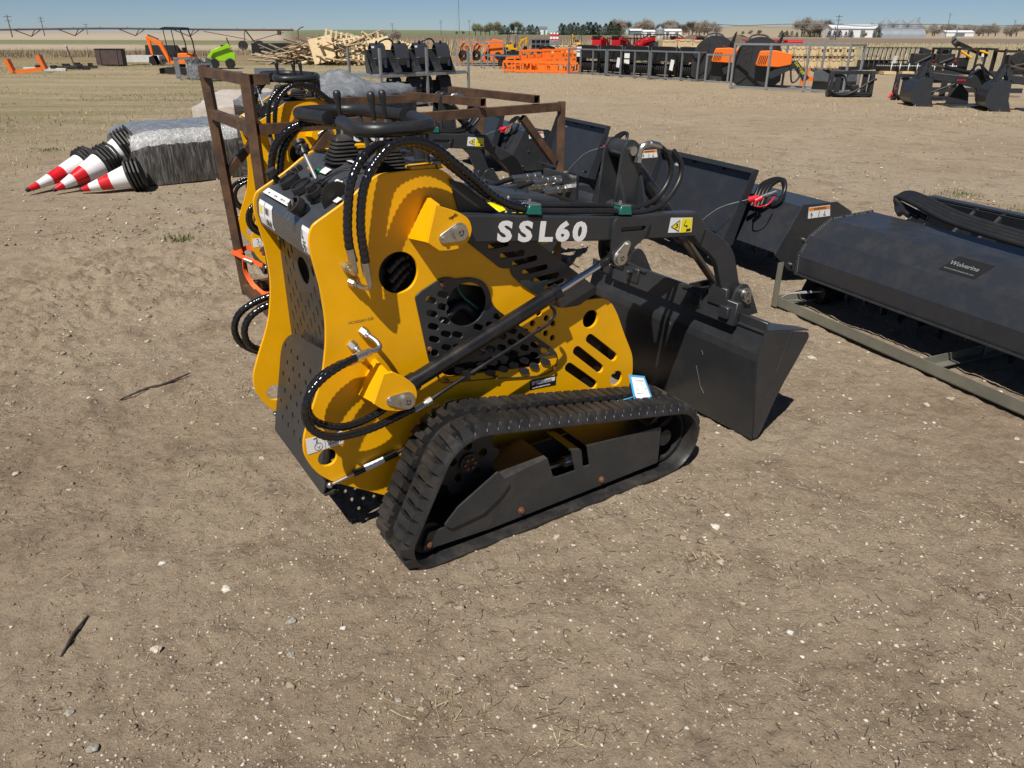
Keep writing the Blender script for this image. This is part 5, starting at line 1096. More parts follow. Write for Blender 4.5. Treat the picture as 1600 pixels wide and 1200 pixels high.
def grapple(loc, rz, label, group, s=1.0):
    o = empty('grapple_bucket', loc, R(rz), label, 'grapple', group); W = 1.3*s
    prof = [(-.02, .62), (.0, .25), (.08, .04), (.22, .0), (.75, .0)]
    part('bucket_shell', 'grey', o, lambda m: m.sheet([(b*s, c*s) for b, c in prof], -W/2, W/2, .012, 'yz'))
    for x in (-W/2, W/2): part('side_plate', 'grey', o, lambda m: m.prism([(0, .62*s), (-.02, .25*s), (.08*s, .0), (.78*s, .0), (.45*s, .25*s), (.15*s, .55*s)], x-.008, x+.008, 'yz'))
    for x in (-.34*s, .34*s):
        part('claw', 'greyblue', o, lambda m: (m.sheet([(.02*s, .62*s), (.22*s, .78*s), (.45*s, .70*s), (.56*s, .40*s), (.50*s, .22*s)], x-.21*s, x+.21*s, .02, 'yz'), m.prism([(.50*s, .26*s), (.56*s, .40*s), (.60*s, .15*s)], x-.21*s, x-.12*s, 'yz'), m.prism([(.50*s, .26*s), (.56*s, .40*s), (.60*s, .15*s)], x+.12*s, x+.21*s, 'yz')), bevel=.004)
        part('cylinder', 'black', o, lambda m: m.cyl((x, -.05*s, .66*s), (x, .30*s, .84*s), .035*s, 12))
    hose('hydraulic_hose', 'hose', o, [(-.3*s, .0, .68*s), (-.1*s, .1*s, .9*s), (.15*s, .1*s, .86*s), (.3*s, 0, .7*s)], .02)
    part('small_label', 'white', o, lambda m: m.box((.50*s, .47*s, .70*s), (.06, .03, .04)))
    return o
rk = rack('galvanised_rack', (-2.95, 17.8, 0), 50, 2.85, 1.1, 1.28, 3, (.08, .70), 'galv', 'two tier galvanised rack carrying black grapple buckets', 'rack')
part('deck', 'galv', rk, lambda m: m.box((1.42, .55, .735), (2.8, 1.0, .02)))
def along(o, deg, x, y, z=0): a = R(deg); return (o[0]+x*math.cos(a)-y*math.sin(a), o[1]+x*math.sin(a)+y*math.cos(a), z)
for i, (x, z, lb) in enumerate(((.72, .75, 'black grapple bucket on the left of the rack deck'), (2.05, .75, 'black grapple bucket on the right of the rack deck'))):
    grapple(along((-2.95, 17.8), 50, x, .60, z), 50+152, lb, 'black grapple buckets on the rack', .78)
for i, (x, lb) in enumerate(((1.15, 'black grapple bucket under the rack deck, half hidden by rusty beams'), (2.15, 'black grapple bucket under the right end of the rack deck'))): grapple(along((-2.95, 17.8), 50, x, .60, .1), 202, lb, 'black grapple buckets on the rack', .70)
def mini_ex(loc, rz, col, label, s=1.0, boomcol=None):
    o = empty('mini_excavator', loc, R(rz), label, 'excavator', 'small excavators with canopies'); bc = boomcol or col
    for y in (-.38, .38):
        part('track', 'rubber', o, lambda m: m.prism(rounded([(-.62*s, .02), (.62*s, .02), (.70*s, .18*s), (.6*s, .34*s), (-.6*s, .34*s), (-.7*s, .18*s)], .08, 3), (y-.10)*s, (y+.10)*s), bevel=.01)
    part('undercarriage', 'dull', o, lambda m: (m.box((0, 0, .28*s), (.7*s, .6*s, .16*s)), m.cyl((0, 0, .3*s), (0, 0, .45*s), .26*s, 20)))
    part('body', col, o, lambda m: (m.prism(rounded([(-.72*s, .48*s), (.34*s, .45*s), (.36*s, .60*s), (-.05*s, .64*s), (-.10*s, .98*s), (-.62*s, .98*s), (-.74*s, .80*s)], .04, 2), -.40*s, .40*s)), bevel=.02)
    part('counterweight', 'ink', o, lambda m: m.box((-.70*s, 0, .60*s), (.12*s, .82*s, .22*s)), bevel=.02)
    part('seat', 'dull', o, lambda m: (m.box((-.12*s, 0, .78*s), (.34*s, .36*s, .10*s)), m.box((-.28*s, 0, 1.02*s), (.08*s, .34*s, .42*s))), bevel=.02)
    part('control_column', 'dull', o, lambda m: (m.box((.20*s, .2*s, .85*s), (.08*s, .10*s, .4*s)), m.box((.20*s, -.2*s, .85*s), (.08*s, .10*s, .4*s)), m.cyl((.22*s, .2*s, 1.0*s), (.26*s, .2*s, 1.25*s), .015*s, 6), m.cyl((.22*s, -.2*s, 1.0*s), (.26*s, -.2*s, 1.25*s), .015*s, 6)))
    cp = part('canopy', 'ink', o, lambda m: m.prism(rounded([(-.55*s, 2.02*s), (.55*s, 2.06*s), (.55*s, 2.10*s), (.3*s, 2.16*s), (-.5*s, 2.13*s)], .03, 2), -.46*s, .46*s), bevel=.015)
    for y in (-.40, .40):
        part('canopy_post', 'dull', o, lambda m: m.tube([(-.62*s, y*s, .95*s), (-.60*s, y*s, 1.5*s), (-.45*s, y*s, 2.05*s)], .032*s, 8)); part('canopy_post', 'dull', o, lambda m: m.tube([(.36*s, y*s, .55*s), (.38*s, y*s, 1.4*s), (.42*s, y*s, 2.05*s)], .022*s, 8))
    part('boom', bc, o, lambda m: m.prism([(.42*s, .50*s), (.62*s, .50*s), (.95*s, 1.28*s), (1.55*s, 1.62*s), (1.52*s, 1.76*s), (.84*s, 1.48*s)], -.07*s, .07*s), bevel=.01)
    part('dipper', bc, o, lambda m: m.prism([(1.42*s, 1.72*s), (1.60*s, 1.74*s), (1.46*s, .82*s), (1.34*s, .82*s)], -.055*s, .055*s), bevel=.01)
    part('boom_cylinder', 'dull', o, lambda m: (m.cyl((.55*s, 0, .62*s), (1.08*s, 0, 1.25*s), .035*s, 10), m.cyl((.95*s, 0, 1.60*s), (1.48*s, 0, 1.80*s), .033*s, 10)))
    part('bucket', 'ink', o, lambda m: (m.sheet([(1.30*s, .84*s), (1.52*s, .78*s), (1.56*s, .55*s), (1.40*s, .42*s), (1.15*s, .45*s)], -.18*s, .18*s, .015), m.prism([(1.30*s, .84*s), (1.52*s, .78*s), (1.56*s, .55*s), (1.40*s, .42*s), (1.15*s, .45*s)], .18*s, .19*s), m.prism([(1.30*s, .84*s), (1.52*s, .78*s), (1.56*s, .55*s), (1.40*s, .42*s), (1.15*s, .45*s)], -.19*s, -.18*s)))
    part('dozer_blade', 'ink', o, lambda m: m.box((.92*s, 0, .16*s), (.05*s, 1.0*s, .26*s)), bevel=.01)
    return o
mini_ex((-13.75, 33.2, 0), 175, 'orange', 'orange mini excavator with black canopy and folded boom', .82)
mini_ex((.0, 65.7, 0), 15, 'yellow', 'yellow mini excavator standing alone near the dark crate', .74)
mini_ex((5.5, 71.0, 0), 100, 'yellow', 'yellow mini excavator half hidden behind the grey racks', .86)
# loader bucket on the ground, green loader, grey wrapped machine, shelving
o = empty('loader_bucket', (-20.0, 46.0, 0), R(-10), 'black loader bucket standing on the ground beside the orange excavator', 'bucket')
part('bucket_shell', 'ink', o, lambda m: (m.sheet([(0, .9), (-.1, .4), (.1, .02), (.9, .0)], -1.0, 1.0, .02, 'yz'), m.prism([(0, .9), (-.1, .4), (.1, .02), (.9, 0), (.4, .5)], 1.0, 1.02, 'yz'), m.prism([(0, .9), (-.1, .4), (.1, .02), (.9, 0), (.4, .5)], -1.02, -1.0, 'yz')))
o = empty('green_loader', (-14.0, 38.5, 0), R(200), 'lime green compact loader with black tyres, beside the orange excavator', 'loader'); o.scale = (.72,)*3
part('body', 'lime', o, lambda m: m.prism(rounded([(-.9, .45), (.5, .45), (.6, .8), (.2, 1.25), (-.5, 1.3), (-.95, .95)], .08, 3), -.42, .42), bevel=.03)
for y in (-.5, .5): part('lift_arm', 'lime', o, lambda m: m.prism([(-.75, 1.25), (-.6, 1.5), (.5, 1.1), (1.1, .35), (.95, .3), (.4, .95), (-.55, 1.25)], y-.05, y+.05), bevel=.01)
for x in (-.55, .45):
    for y in (-.52, .52): part('wheel', 'rubber', o, lambda m: m.cyl((x, y-.12, .32), (x, y+.12, .32), .32, 20), bevel=.03)
part('roll_bar', 'ink', o, lambda m: (m.tube([(-.7, -.3, 1.2), (-.55, -.3, 1.85), (-.55, .3, 1.85), (-.7, .3, 1.2)], .035, 8), m.box((-.3, 0, 1.35), (.4, .4, .15))))
lumpy_box('wrapped_machine', (-11.6, 29.6, 0), (.8, .8, .62), R(30), 'filmtop', 'machine wrapped in silvery film in front of the green loader', 'wrapped machine', 8, .11, None, 'film')
rack('grey_shelf_frame', (-12.75, 30.2, 0), -62, 1.3, .7, .72, 4, (.1, .70), 'galv', 'open grey steel frame leaning by the silver wrapped machine', 'frame')
for i, (x, y) in enumerate(((-10.3, 28.6), (-9.6, 31.5))):
    o = empty('low_pallet_load', (x, y, 0), R(20), ('grey slatted load on a low pallet behind the rusty frame corner', 'second dark slatted load on a low pallet, a little farther back')[i], 'pallet load', 'low loads behind the frame')
    part('load', 'galvdark', o, lambda m: [m.box((0, -.6+k*.2, .35+.01*(k % 2)), (1.9, .12, .5)) for k in range(7)]); part('pallet', 'oldwood', o, lambda m: [m.box((-.9+.9*k, 0, .05), (.1, 1.3, .1)) for k in range(3)]); o.scale = (.6, .6, .5)
# far left: orange bracket, rusty plate box, junk
o = empty('orange_bracket', (-20.3, 33.4, 0), R(12), 'orange U-shaped steel bracket lying at the grass edge, far left', 'bracket')
part('cross_beam', 'orange', o, lambda m: m.box((0, 0, .10), (1.15, .16, .14), (0, -.12, 0))); part('upright', 'orange', o, lambda m: m.box((-.62, 0, .28), (.14, .35, .52), (0, -.25, 0)))
part('upright', 'orange', o, lambda m: m.box((.62, 0, .42), (.14, .35, .55), (0, -.25, 0)))
o = empty('steel_plate_bin', (-20.5, 41.0, 0), R(3), 'dark brown rusty plate bin with three panels standing in the grass', 'plate bin')
part('panels', 'rustbox', o, lambda m: (m.box((0, 0, .40), (1.3, .5, .72), (-.1, 0, 0)), m.box((-.42, -.27, .40), (.05, .04, .74), (-.1, 0, 0)), m.box((.42, -.27, .40), (.05, .04, .74), (-.1, 0, 0)))); part('top_edge', 'ink', o, lambda m: m.box((0, .02, .78), (1.36, .5, .05)))
o = empty('white_trailer_part', (-19.6, 42.6, 0), R(0), 'white painted machine part lying right of the rusty plate bin', 'machine part')
part('body', 'offwhite', o, lambda m: (m.box((.1, 0, .3), (1.7, .6, .32)), m.box((.75, 0, .22), (.5, .7, .42)))); part('hitch', 'dull', o, lambda m: (m.beam((.9, 0, .2), (2.1, 0, .15), .12), m.cyl((1.6, -.1, .2), (1.6, .1, .2), .2, 14)))
for i, (x, y, L_, m_, lb) in enumerate(((-20.6, 35.2, 1.7, 'offwhite', 'white plank with black fittings lying in the grass edge'), (-20.2, 36.6, 1.5, 'dull', 'black bent bar lying beside the white plank'), (-20.4, 37.9, 1.3, 'rustbox', 'brown scrap bar nearest the rusty plate bin'))):
    o = empty('scrap_piece', (x, y, 0), R(10+8*i), lb, 'scrap'); part('bar', m_, o, lambda m: m.box((0, 0, .08), (L_, .22, .12), (0, .03, 0)), bevel=.01); part('fitting', 'dull', o, lambda m: (m.box((-.2, 0, .2), (.3, .2, .12)), m.box((.35, 0, .18), (.2, .25, .12))))
for i, (x, y, h, lb) in enumerate(((-20.4, 37.3, .95, 'thin white-topped marker post leaning in the scrap'),)):
    o = empty('marker_post', (x, y, 0), 0, lb, 'post'); part('rod', 'bark', o, lambda m: m.cyl((0, 0, 0), (-.2, 0, h), .03, 8)); part('cap', 'offwhite', o, lambda m: m.cyl((-.2, 0, h), (-.22, 0, h+.1), .05, 8))
o = empty('black_toolbox', (-16.8, 56, 0), R(5), 'long black steel box beyond the left end of the wood pile', 'box'); part('box', 'ink', o, lambda m: m.box((0, 0, .5), (2.4, .8, .8)), bevel=.02); part('handles', 'steel', o, lambda m: (m.box((-.5, -.42, .6), (.3, .04, .06)), m.box((.5, -.42, .6), (.3, .04, .06))))
# ---- wood pile: broken pallets, boards and sheets
pal = empty('broken_pallet', (0, 0, 0))
for k in range(8): part('deck_board', 'wood', pal, lambda m: m.box((-.95+k*.27, 0, .11), (.11, 1.25, .025)))
for y in (-.55, 0, .55): part('stringer', 'wood', pal, lambda m: m.box((0, y, .05), (2.05, .05, .09)))
PW = [(-9.3, 44.2, .95, 74, 12, 8), (-8.4, 44.0, .8, 60, -8, 20), (-7.2, 43.6, .5, 40, 5, -30), (-6.6, 44.1, .7, 50, 25, 35), (-10.4, 44.8, .6, 20, -5, 50), (-7.9, 43.2, .25, 15, 10, 12), (-9.6, 43.4, .2, 10, 5, 70), (-6.0, 44.6, .5, 50, 10, -50), (-7.4, 44.6, .9, 35, 20, 60)]
for i, (x, y, z, a, b_, c_) in enumerate(PW):
    o = pal if i == 0 else copy_tree(pal); o.location = (x, y, z); o.rotation_euler = (R(a), R(b_), R(c_)); tag(o, 'pale wooden pallet thrown into the scrap wood pile', 'pallet', 'broken pallets in the wood pile')
bd = part('board', 'oldwood', None, lambda m: m.box((0, 0, 0), (2.4, .14, .04))); bd2 = part('board', 'wood', None, lambda m: m.box((0, 0, 0), (1.9, .16, .035)))
for i in range(150):
    src = bd if i % 3 else bd2; o = src if i in (0, 1) else src.copy()
    if i > 1: S.collection.objects.link(o)
    t = RND.random(); x = -13.2+t*7.6+RND.uniform(-.4, .4); y = 44.3+RND.uniform(-1.1, 1.3); hmax = .30+.85*max(0, math.sin(math.pi*min(1, t*1.05)))**.8+(.25 if t > .6 else 0)
    o.location = (x, y, .08+hmax*RND.random()); o.rotation_euler = (RND.uniform(-.5, .5), RND.uniform(-.4, .4), RND.uniform(-.7, .7) + (1.2 if RND.random() < .25 else 0)); o.scale = (RND.uniform(.5, 1.15), 1, 1)
    tag(o, 'loose weathered board in the heap of scrap wood' if src is bd else 'loose pale board in the heap of scrap wood', 'board', 'boards in the wood pile')
for i, (x, y, z, rx, rz) in enumerate(((-10.2, 43.2, .75, 72, 10), (-7.0, 43.0, .75, 60, 25), (-6.9, 42.9, .5, 50, 40))):
    o = part('plywood_sheet', 'wood', None, lambda m: m.box((0, 0, 0), (1.2, 1.3, .02))); o.location = (x, y, z); o.rotation_euler = (R(rx), R(-12), R(rz)); tag(o, ('plywood sheet leaning on the left half of the wood pile', 'large plywood sheet sliding off the right side of the wood pile', 'lower plywood sheet at the right foot of the wood pile')[i], 'plywood sheet')
# ---- orange implements in frames, orange booms
rack('galvanised_rack', (-3.0, 42.4, 0), 3, 2.5, 1.3, 1.15, 4, (.08, 1.12), 'galv', 'open galvanised frame holding orange implements', 'frame', 'grey frames round orange implements')
for i, x in enumerate((-2.75, -2.1, -1.45)):
    o = empty('orange_implement', (x, 43.1, .1), R(10*i), ('orange trencher with curved arms, left in the frame', 'orange implement with chain wheel, middle of the frame', 'orange stump grinder with a tall panel, right in the frame')[i], 'implement', 'orange implements in the frame')
    part('frame', 'orange', o, lambda m: (m.box((0, 0, .55), (.10, .5, 1.0), (0, .15*i, 0)), m.box((.25, 0, .95), (.45, .4, .10), (0, .5, 0)), m.beam((-.15, 0, .1), (.35, 0, .9), .12)), bevel=.01)
    part('wheel', 'dull', o, lambda m: m.ring((.1, -.27, .4), (0, 1, 0), .26, .08, .06, 18)); part('hose', 'hose', o, lambda m: m.tube(smoothpath([(-.1, -.3, .3), (.0, -.35, .8), (.2, -.35, 1.0)], 5), .03, 6))
o = empty('orange_panel_implement', (-.85, 43.0, .1), 0, 'tall bright orange panelled mulcher at the right of the frame', 'implement'); part('panel', 'orange', o, lambda m: m.prism(rounded([(-.38, .1), (.38, .1), (.38, 1.1), (-.2, 1.2), (-.4, 1.05)], .1, 3), -.3, .3), bevel=.02); part('cut_out', 'ink', o, lambda m: m.cyl((0.05, -.305, .4), (.05, -.32, .4), .18, 18)); part('skid', 'ink', o, lambda m: m.prism([(.38, .1), (.55, .1), (.38, .9)], -.3, .3))
rack('low_grey_stand', (-1.55, 39.5, 0), 4, 1.9, 1.2, .62, 4, (.58,), 'galvdark', 'low grey stand with black hoses, before the orange implements', 'stand')
part('black_attachment', 'ink', None, lambda m: (m.box((.55, 40.4, .3), (2.6, .9, .45)), m.cyl((-.6, 40.0, .5), (1.7, 40.0, .5), .14, 12)), bevel=.03); tag(bpy.context.scene.collection.objects['black_attachment'], 'long black attachment lying beside the low grey stand', 'attachment')
def boomframe(loc, rz, L, label, tilt=0):
    o = empty('orange_boom', loc, R(rz), label, 'boom', 'orange steel booms lying in a heap'); o.rotation_euler.y = R(tilt)
    for y, z in ((-.28, .06), (.28, .06), (-.28, .42), (.28, .42)): part('chord', 'orange', o, lambda m: m.beam((0, y, z), (L, y, z), .09))
    for k in range(9): x = L*k/8; part('strut', 'orange', o, lambda m: (m.beam((x, -.28, .1), (x, -.28, .38), .07), m.beam((x, .28, .1), (x, .28, .38), .07), m.beam((x, -.24, .24), (x, .24, .24), .05)))
    [part('side_plate', 'orange', o, lambda m: m.box((L*q, -.29, .24), (.35, .03, .28))) for q in (.42, .62)]
boomframe((-.45, 36.4, 0), 1, 3.1, 'longest orange boom lying flat nearest the camera side'); boomframe((.35, 37.0, .42), 6, 2.7, 'orange boom lying on top of the heap', -2); boomframe((.2, 35.9, .0), -20, 2.9, 'orange boom lying slanted in front of the heap'); boomframe((-.3, 37.9, .1), 3, 3.2, 'orange boom at the back of the heap, tilted', -4)
hose('hose_coil', 'hose', None, [(1.2, 37.3, .92), (1.5, 37.2, 1.05), (1.9, 37.3, .95), (1.5, 37.5, .98), (1.25, 37.3, 1.0)], .05); tag(S.collection.objects['hose_coil'], 'black hose coil lying on top of the orange booms', 'hose')
# ---- crates
def crate(loc, rz, d, label, group='pale wooden crates'):
    o = empty('wooden_crate', loc, R(rz), label, 'crate', group); part('box', 'wood', o, lambda m: m.box((0, 0, d[2]/2+.1), d), bevel=.008)
    n = max(2, int(d[0]/.5)); part('battens', 'wood', o, lambda m: [m.box((-d[0]/2+.05+(d[0]-.1)*k/n, -d[1]/2-.012, d[2]/2+.1), (.09, .024, d[2]-.01)) for k in range(n+1)]+[m.box((0, -d[1]/2-.014, z), (d[0]-.01, .02, .07)) for z in (.15, d[2]+.05)])
    part('skids', 'oldwood', o, lambda m: [m.box((-d[0]/2+.1+(d[0]-.2)*k/2, 0, .05), (.12, d[1], .1)) for k in range(3)])
    [0] if 'bottom crate' in label or 'first' in label or 'second' in label or 'third' in label else part('stencil', 'ink', o, lambda m: [m.box((-d[0]*.25+d[0]*.5*k/3, -d[1]/2-.003, d[2]*.62+.1), (.07, .006, .12)) for k in range(4)]); return o
crate((8.85, 46.5, 0), 4, (.82, 1.0, 1.15), 'tall pale crate at the left of the group behind the racks'); crate((9.72, 46.5, 0), 4, (.82, 1.0, 1.18), 'tall pale crate in the middle with a paper note'); crate((10.6, 46.6, 0), 4, (.82, 1.0, 1.15), 'tall pale crate at the right end of the tall group')
crate((9.9, 44.2, 0), 8, (.95, .9, .88), 'shorter brownish crate standing before the tall crates'); crate((10.75, 44.6, 0), 8, (.6, .9, .85), 'short narrow crate before the tall crates, right')
for i in range(6): crate((13.05+i*.58, 38.9-.04*i, 0), 2, (.56, .9, .42), ('bottom crate of the first stack, by the galvanised frame', 'bottom crate of the second stack from the frame', 'bottom crate of the third stack from the frame', 'bottom crate of the fourth stack from the frame', 'bottom crate of the fifth stack, half hidden by a post', 'bottom crate of the last stack, beside the black rake')[i], 'stacked pale crates right of the red machine'); crate((13.06+i*.58, 38.92-.04*i, .53), 2, (.55, .88, .40), ('top crate of the first stack, by the galvanised frame', 'top crate of the second stack from the frame', 'top crate of the third stack from the frame', 'top crate of the fourth stack, stencilled, from the frame', 'top crate of the fifth stack, half hidden by a post', 'top crate of the last stack, beside the black rake')[i], 'stacked pale crates right of the red machine')
for i in range(5): crate((2.9+i*.95, 62.0, 0), 0, (.8, .8, .62), ('low crate under the wrapped cones', 'low crate second from the wrapped cones', 'low crate third from the wrapped cones', 'low crate fourth from the wrapped cones', 'low crate next to the half hidden excavator')[i], 'low open crates by the far cones')
o = rack('dark_cage_crate', (1.4, 63.5, 0), 0, 1.5, 1.2, 1.2, 5, (.1, .45, .8, 1.15), 'galvdark', 'dark grey slatted cage crate beside the lone yellow excavator', 'crate'); part('contents', 'dull', o, lambda m: m.box((.75, .6, .6), (1.35, 1.0, 1.0)))
o = empty('upright_cone_bundle', (3.2, 63.2, .0), 0, 'upright bundle of white and red cones in film above the low crates', 'cone bundle'); o.scale = (.8, .8, .72); part('film_wrap', 'filmtop', o, lambda m: m.box((0, 0, .95), (.95, .9, 1.1)), bevel=.05)
for x in (-.3, 0, .3):
    part('cone_stack', 'conewhite', o, lambda m: m.cyl((x, 0, 1.5), (x, 0, 1.85), .15, 14, .13)); part('cone_band', 'conered', o, lambda m: m.cyl((x, 0, 1.85), (x, 0, 2.1), .13, 14, .11)); part('cone_band', 'conered', o, lambda m: m.cyl((x, 0, 1.5), (x, 0, 1.62), .155, 14, .15)); part('cone_top', 'conewhite', o, lambda m: m.cyl((x, 0, 2.1), (x, 0, 2.25), .11, 14, .08))
# ---- row of grey racks with black attachments
def blackatt(loc, rz, i, label):
    o = empty('black_attachment', loc, R(rz), label, 'attachment', 'black attachments standing in the grey racks')
    part('housing', 'black', o, lambda m: (m.prism([(-.05, .05), (.35, .0), (.62, .15), (.60, .55), (.30, .95), (-.05, 1.05)], -.60, -.57, 'yz'), m.prism([(-.05, .05), (.35, .0), (.62, .15), (.60, .55), (.30, .95), (-.05, 1.05)], .57, .60, 'yz'), m.sheet([(-.05, 1.05), (-.06, .55)], -.57, .57, .02, 'yz'), m.box((0, .2, .55), (1.14, .5, .03)), m.box((0, .02, 1.03), (1.14, .12, .06))), bevel=.006)
    part('rotor', 'dull', o, lambda m: [m.cyl((-.55+.1*k, .2, .25), (-.50+.1*k, .2, .25), .2, 12) for k in range(12)])
    part('motor', 'dull', o, lambda m: (m.box((.1, .15, .75), (.35, .35, .3)), m.cyl((-.3, .1, .7), (.3, .1, .7), .1, 12)), bevel=.02)
    if i % 2 == 0: part('manual_pouch', 'white', o, lambda m: (m.box((-.42+.8*(i == 4), -.09, .9-.2*(i > 1)), (.26, .01, .18)), m.box((-.42+.8*(i == 4), -.09, .68-.2*(i > 1)), (.26, .01, .16))))
    else: part('manual_bag', 'white', o, lambda m: m.box((.45, -.09, .42), (.16, .01, .38), (0, .15, 0)))
    return o
Rw = [(2.45, 34.7), (3.62, 33.3), (4.5, 32.1), (5.3, 31.0), (6.0, 29.8)]
lbs = ['black attachment with two white pouches at the left end of the rack row', 'black attachment second from the left in the rack row', 'black attachment with a white pouch in the middle of the rack row', 'black attachment with a hanging white bag, right of the middle', 'black attachment with white pouches at the right end of the rack row']
ang = math.degrees(math.atan2(28.9-34.7, 6.6-2.4))
for i in range(5):
    t = (i+.5)/5; x = 2.4+(6.75-2.4)*t; y = 34.7+(28.95-34.7)*t; blackatt((x+.35, y+.25, .08), ang+8, i, lbs[i])
for i in range(3):
    t = i/3; rack('grey_rack', (2.4+4.35*t, 34.7-5.75*t, 0), ang, 2.36, 1.15, 1.0, 4, (.06, .98), 'galvdark', ('left grey steel rack of the row holding black attachments', 'middle grey steel rack of the row holding black attachments', 'right grey steel rack of the row holding black attachments')[i], 'rack', 'grey steel racks in a row', .055)
o = empty('tyre_attachment', (6.95, 29.6, 0), R(ang), 'black attachment with fat tyres at the right end of the racks', 'attachment'); part('tyre', 'rubber', o, lambda m: m.ring((0, .2, .32), (1, 0, .2), .32, .14, .24, 24), bevel=.02); part('tyre', 'rubber', o, lambda m: m.ring((-.5, .3, .32), (1, 0, .2), .32, .14, .24, 24), bevel=.02); part('frame', 'dull', o, lambda m: (m.beam((-.8, .2, .85), (.2, .2, .9), .12), m.beam((-.3, .2, .3), (-.3, .2, .9), .1)))
o = rack('dark_pallet', (7.2, 30.6, 0), ang+10, .95, 1.2, .14, 3, (.07,), 'rustbox', 'empty dark brown pallet right of the racks', 'pallet'); part('slats', 'rustbox', o, lambda m: [m.box((.47, .05+k*.22, .16), (1.0, .1, .02)) for k in range(6)])
# ---- red machines behind
def redm(loc, rz, i, label):
    o = empty('red_loader', loc, R(rz), label, 'loader', 'red compact loaders behind the racks'); o.scale = (.85, .85, .82)
    part('body', 'redpaint', o, lambda m: m.prism(rounded([(-.5, .4), (.5, .35), (.55, .9), (.2, 1.3), (-.5, 1.35)], .06, 2), -.35, .35), bevel=.02)
    for y in (-.42, .42): part('lift_arm', 'redpaint', o, lambda m: m.prism([(-.45, 1.2), (-.4, 1.4), (.6, 1.15), (1.15, .45), (1.0, .4), (.5, .98)], y-.04, y+.04)); part('track', 'rubber', o, lambda m: m.prism(rounded([(-.6, .0), (.6, .0), (.7, .2), (.2, .42), (-.5, .42), (-.7, .2)], .08, 2), y*1.1-.12, y*1.1+.12), bevel=.01)
    part('bucket', 'ink', o, lambda m: (m.box((1.2, 0, .35), (.05, 1.1, .6)), m.box((1.4, 0, .1), (.45, 1.1, .05)))); part('controls', 'dull', o, lambda m: (m.box((-.5, 0, 1.4), (.2, .6, .12)), m.beam((.1, -.3, 1.35), (.1, .3, 1.55), .06))); return o
for i, (x, y, r_) in enumerate(((5.3, 50, 60), (6.6, 50.5, 50), (8.1, 49, 200), (9.9, 48.4, 20), (11.3, 48.8, 70))): redm((x, y, .25), r_, i, ('red loader next to the half hidden excavator', 'second red loader from the left, arms raised over the racks', 'red loader with its black bucket towards us', 'red loader behind the right half of the racks', 'rightmost red loader, next to the tall crates')[i])
for i, (x, y) in enumerate(((6.0, 50.5), (7.9, 52.0))): rack('tall_dark_frame', (x, y, 0), 0, 2.6, 1.2, 1.35+.22*i, 7, (.9, 1.3+.22*i), 'dull', ('tall thin dark frame over the red loaders, left', 'taller thin dark frame over the red loaders, right')[i], 'frame', None, .05)
o = empty('tan_engine_attachment', (8.6, 48.2, 0), R(20), 'dark attachment with a tan engine cover standing among the red loaders', 'attachment'); o.scale = (.85, .85, .85); part('drum', 'dull', o, lambda m: m.cyl((-.5, 0, .8), (.5, 0, .8), .5, 20)); part('engine', 'stonepale', o, lambda m: m.box((0, -.1, 1.5), (.4, .4, .35)), bevel=.05)
for i, x in enumerate((9.6, 11.1)): o = empty('dark_tank', (x, 50, 0), R(5), ('dark angular hopper behind the racks, left', 'dark angular hopper behind the racks, right')[i], 'hopper'); o.scale = (.8, .8, .72); part('shell', 'grey', o, lambda m: m.prism([(-.7, .3), (.7, .3), (.75, 1.3), (.3, 1.55), (-.65, 1.5)], -.5, .5), bevel=.03)
o = empty('dark_red_machine', (14.4, 46.5, 0), R(-5), 'dark red wheeled machine behind the galvanised frame', 'machine'); o.scale = (.8, .8, .66)
part('frame', 'redpaint', o, lambda m: (m.box((0, 0, .7), (4.4, 1.0, .35)), m.box((-1.2, 0, 1.4), (.12, 1.0, 1.1)), m.box((1.0, 0, 1.4), (.12, 1.0, 1.1)), m.box((0, 0, 1.9), (3.0, .9, .12)), m.cyl((1.3, -.2, 1.75), (2.6, -.2, 1.75), .2, 14))); part('wheel', 'dull', o, lambda m: m.cyl((-1.6, -.6, .45), (-1.6, -.4, .45), .45, 20)); part('wheel', 'dull', o, lambda m: m.cyl((1.4, -.6, .45), (1.4, -.4, .45), .45, 20)); part('machinery', 'dull', o, lambda m: (m.box((0, 0, 1.3), (1.8, .7, .7)), m.cyl((.2, -.5, 1.2), (.2, .5, 1.2), .3, 14)), bevel=.03)
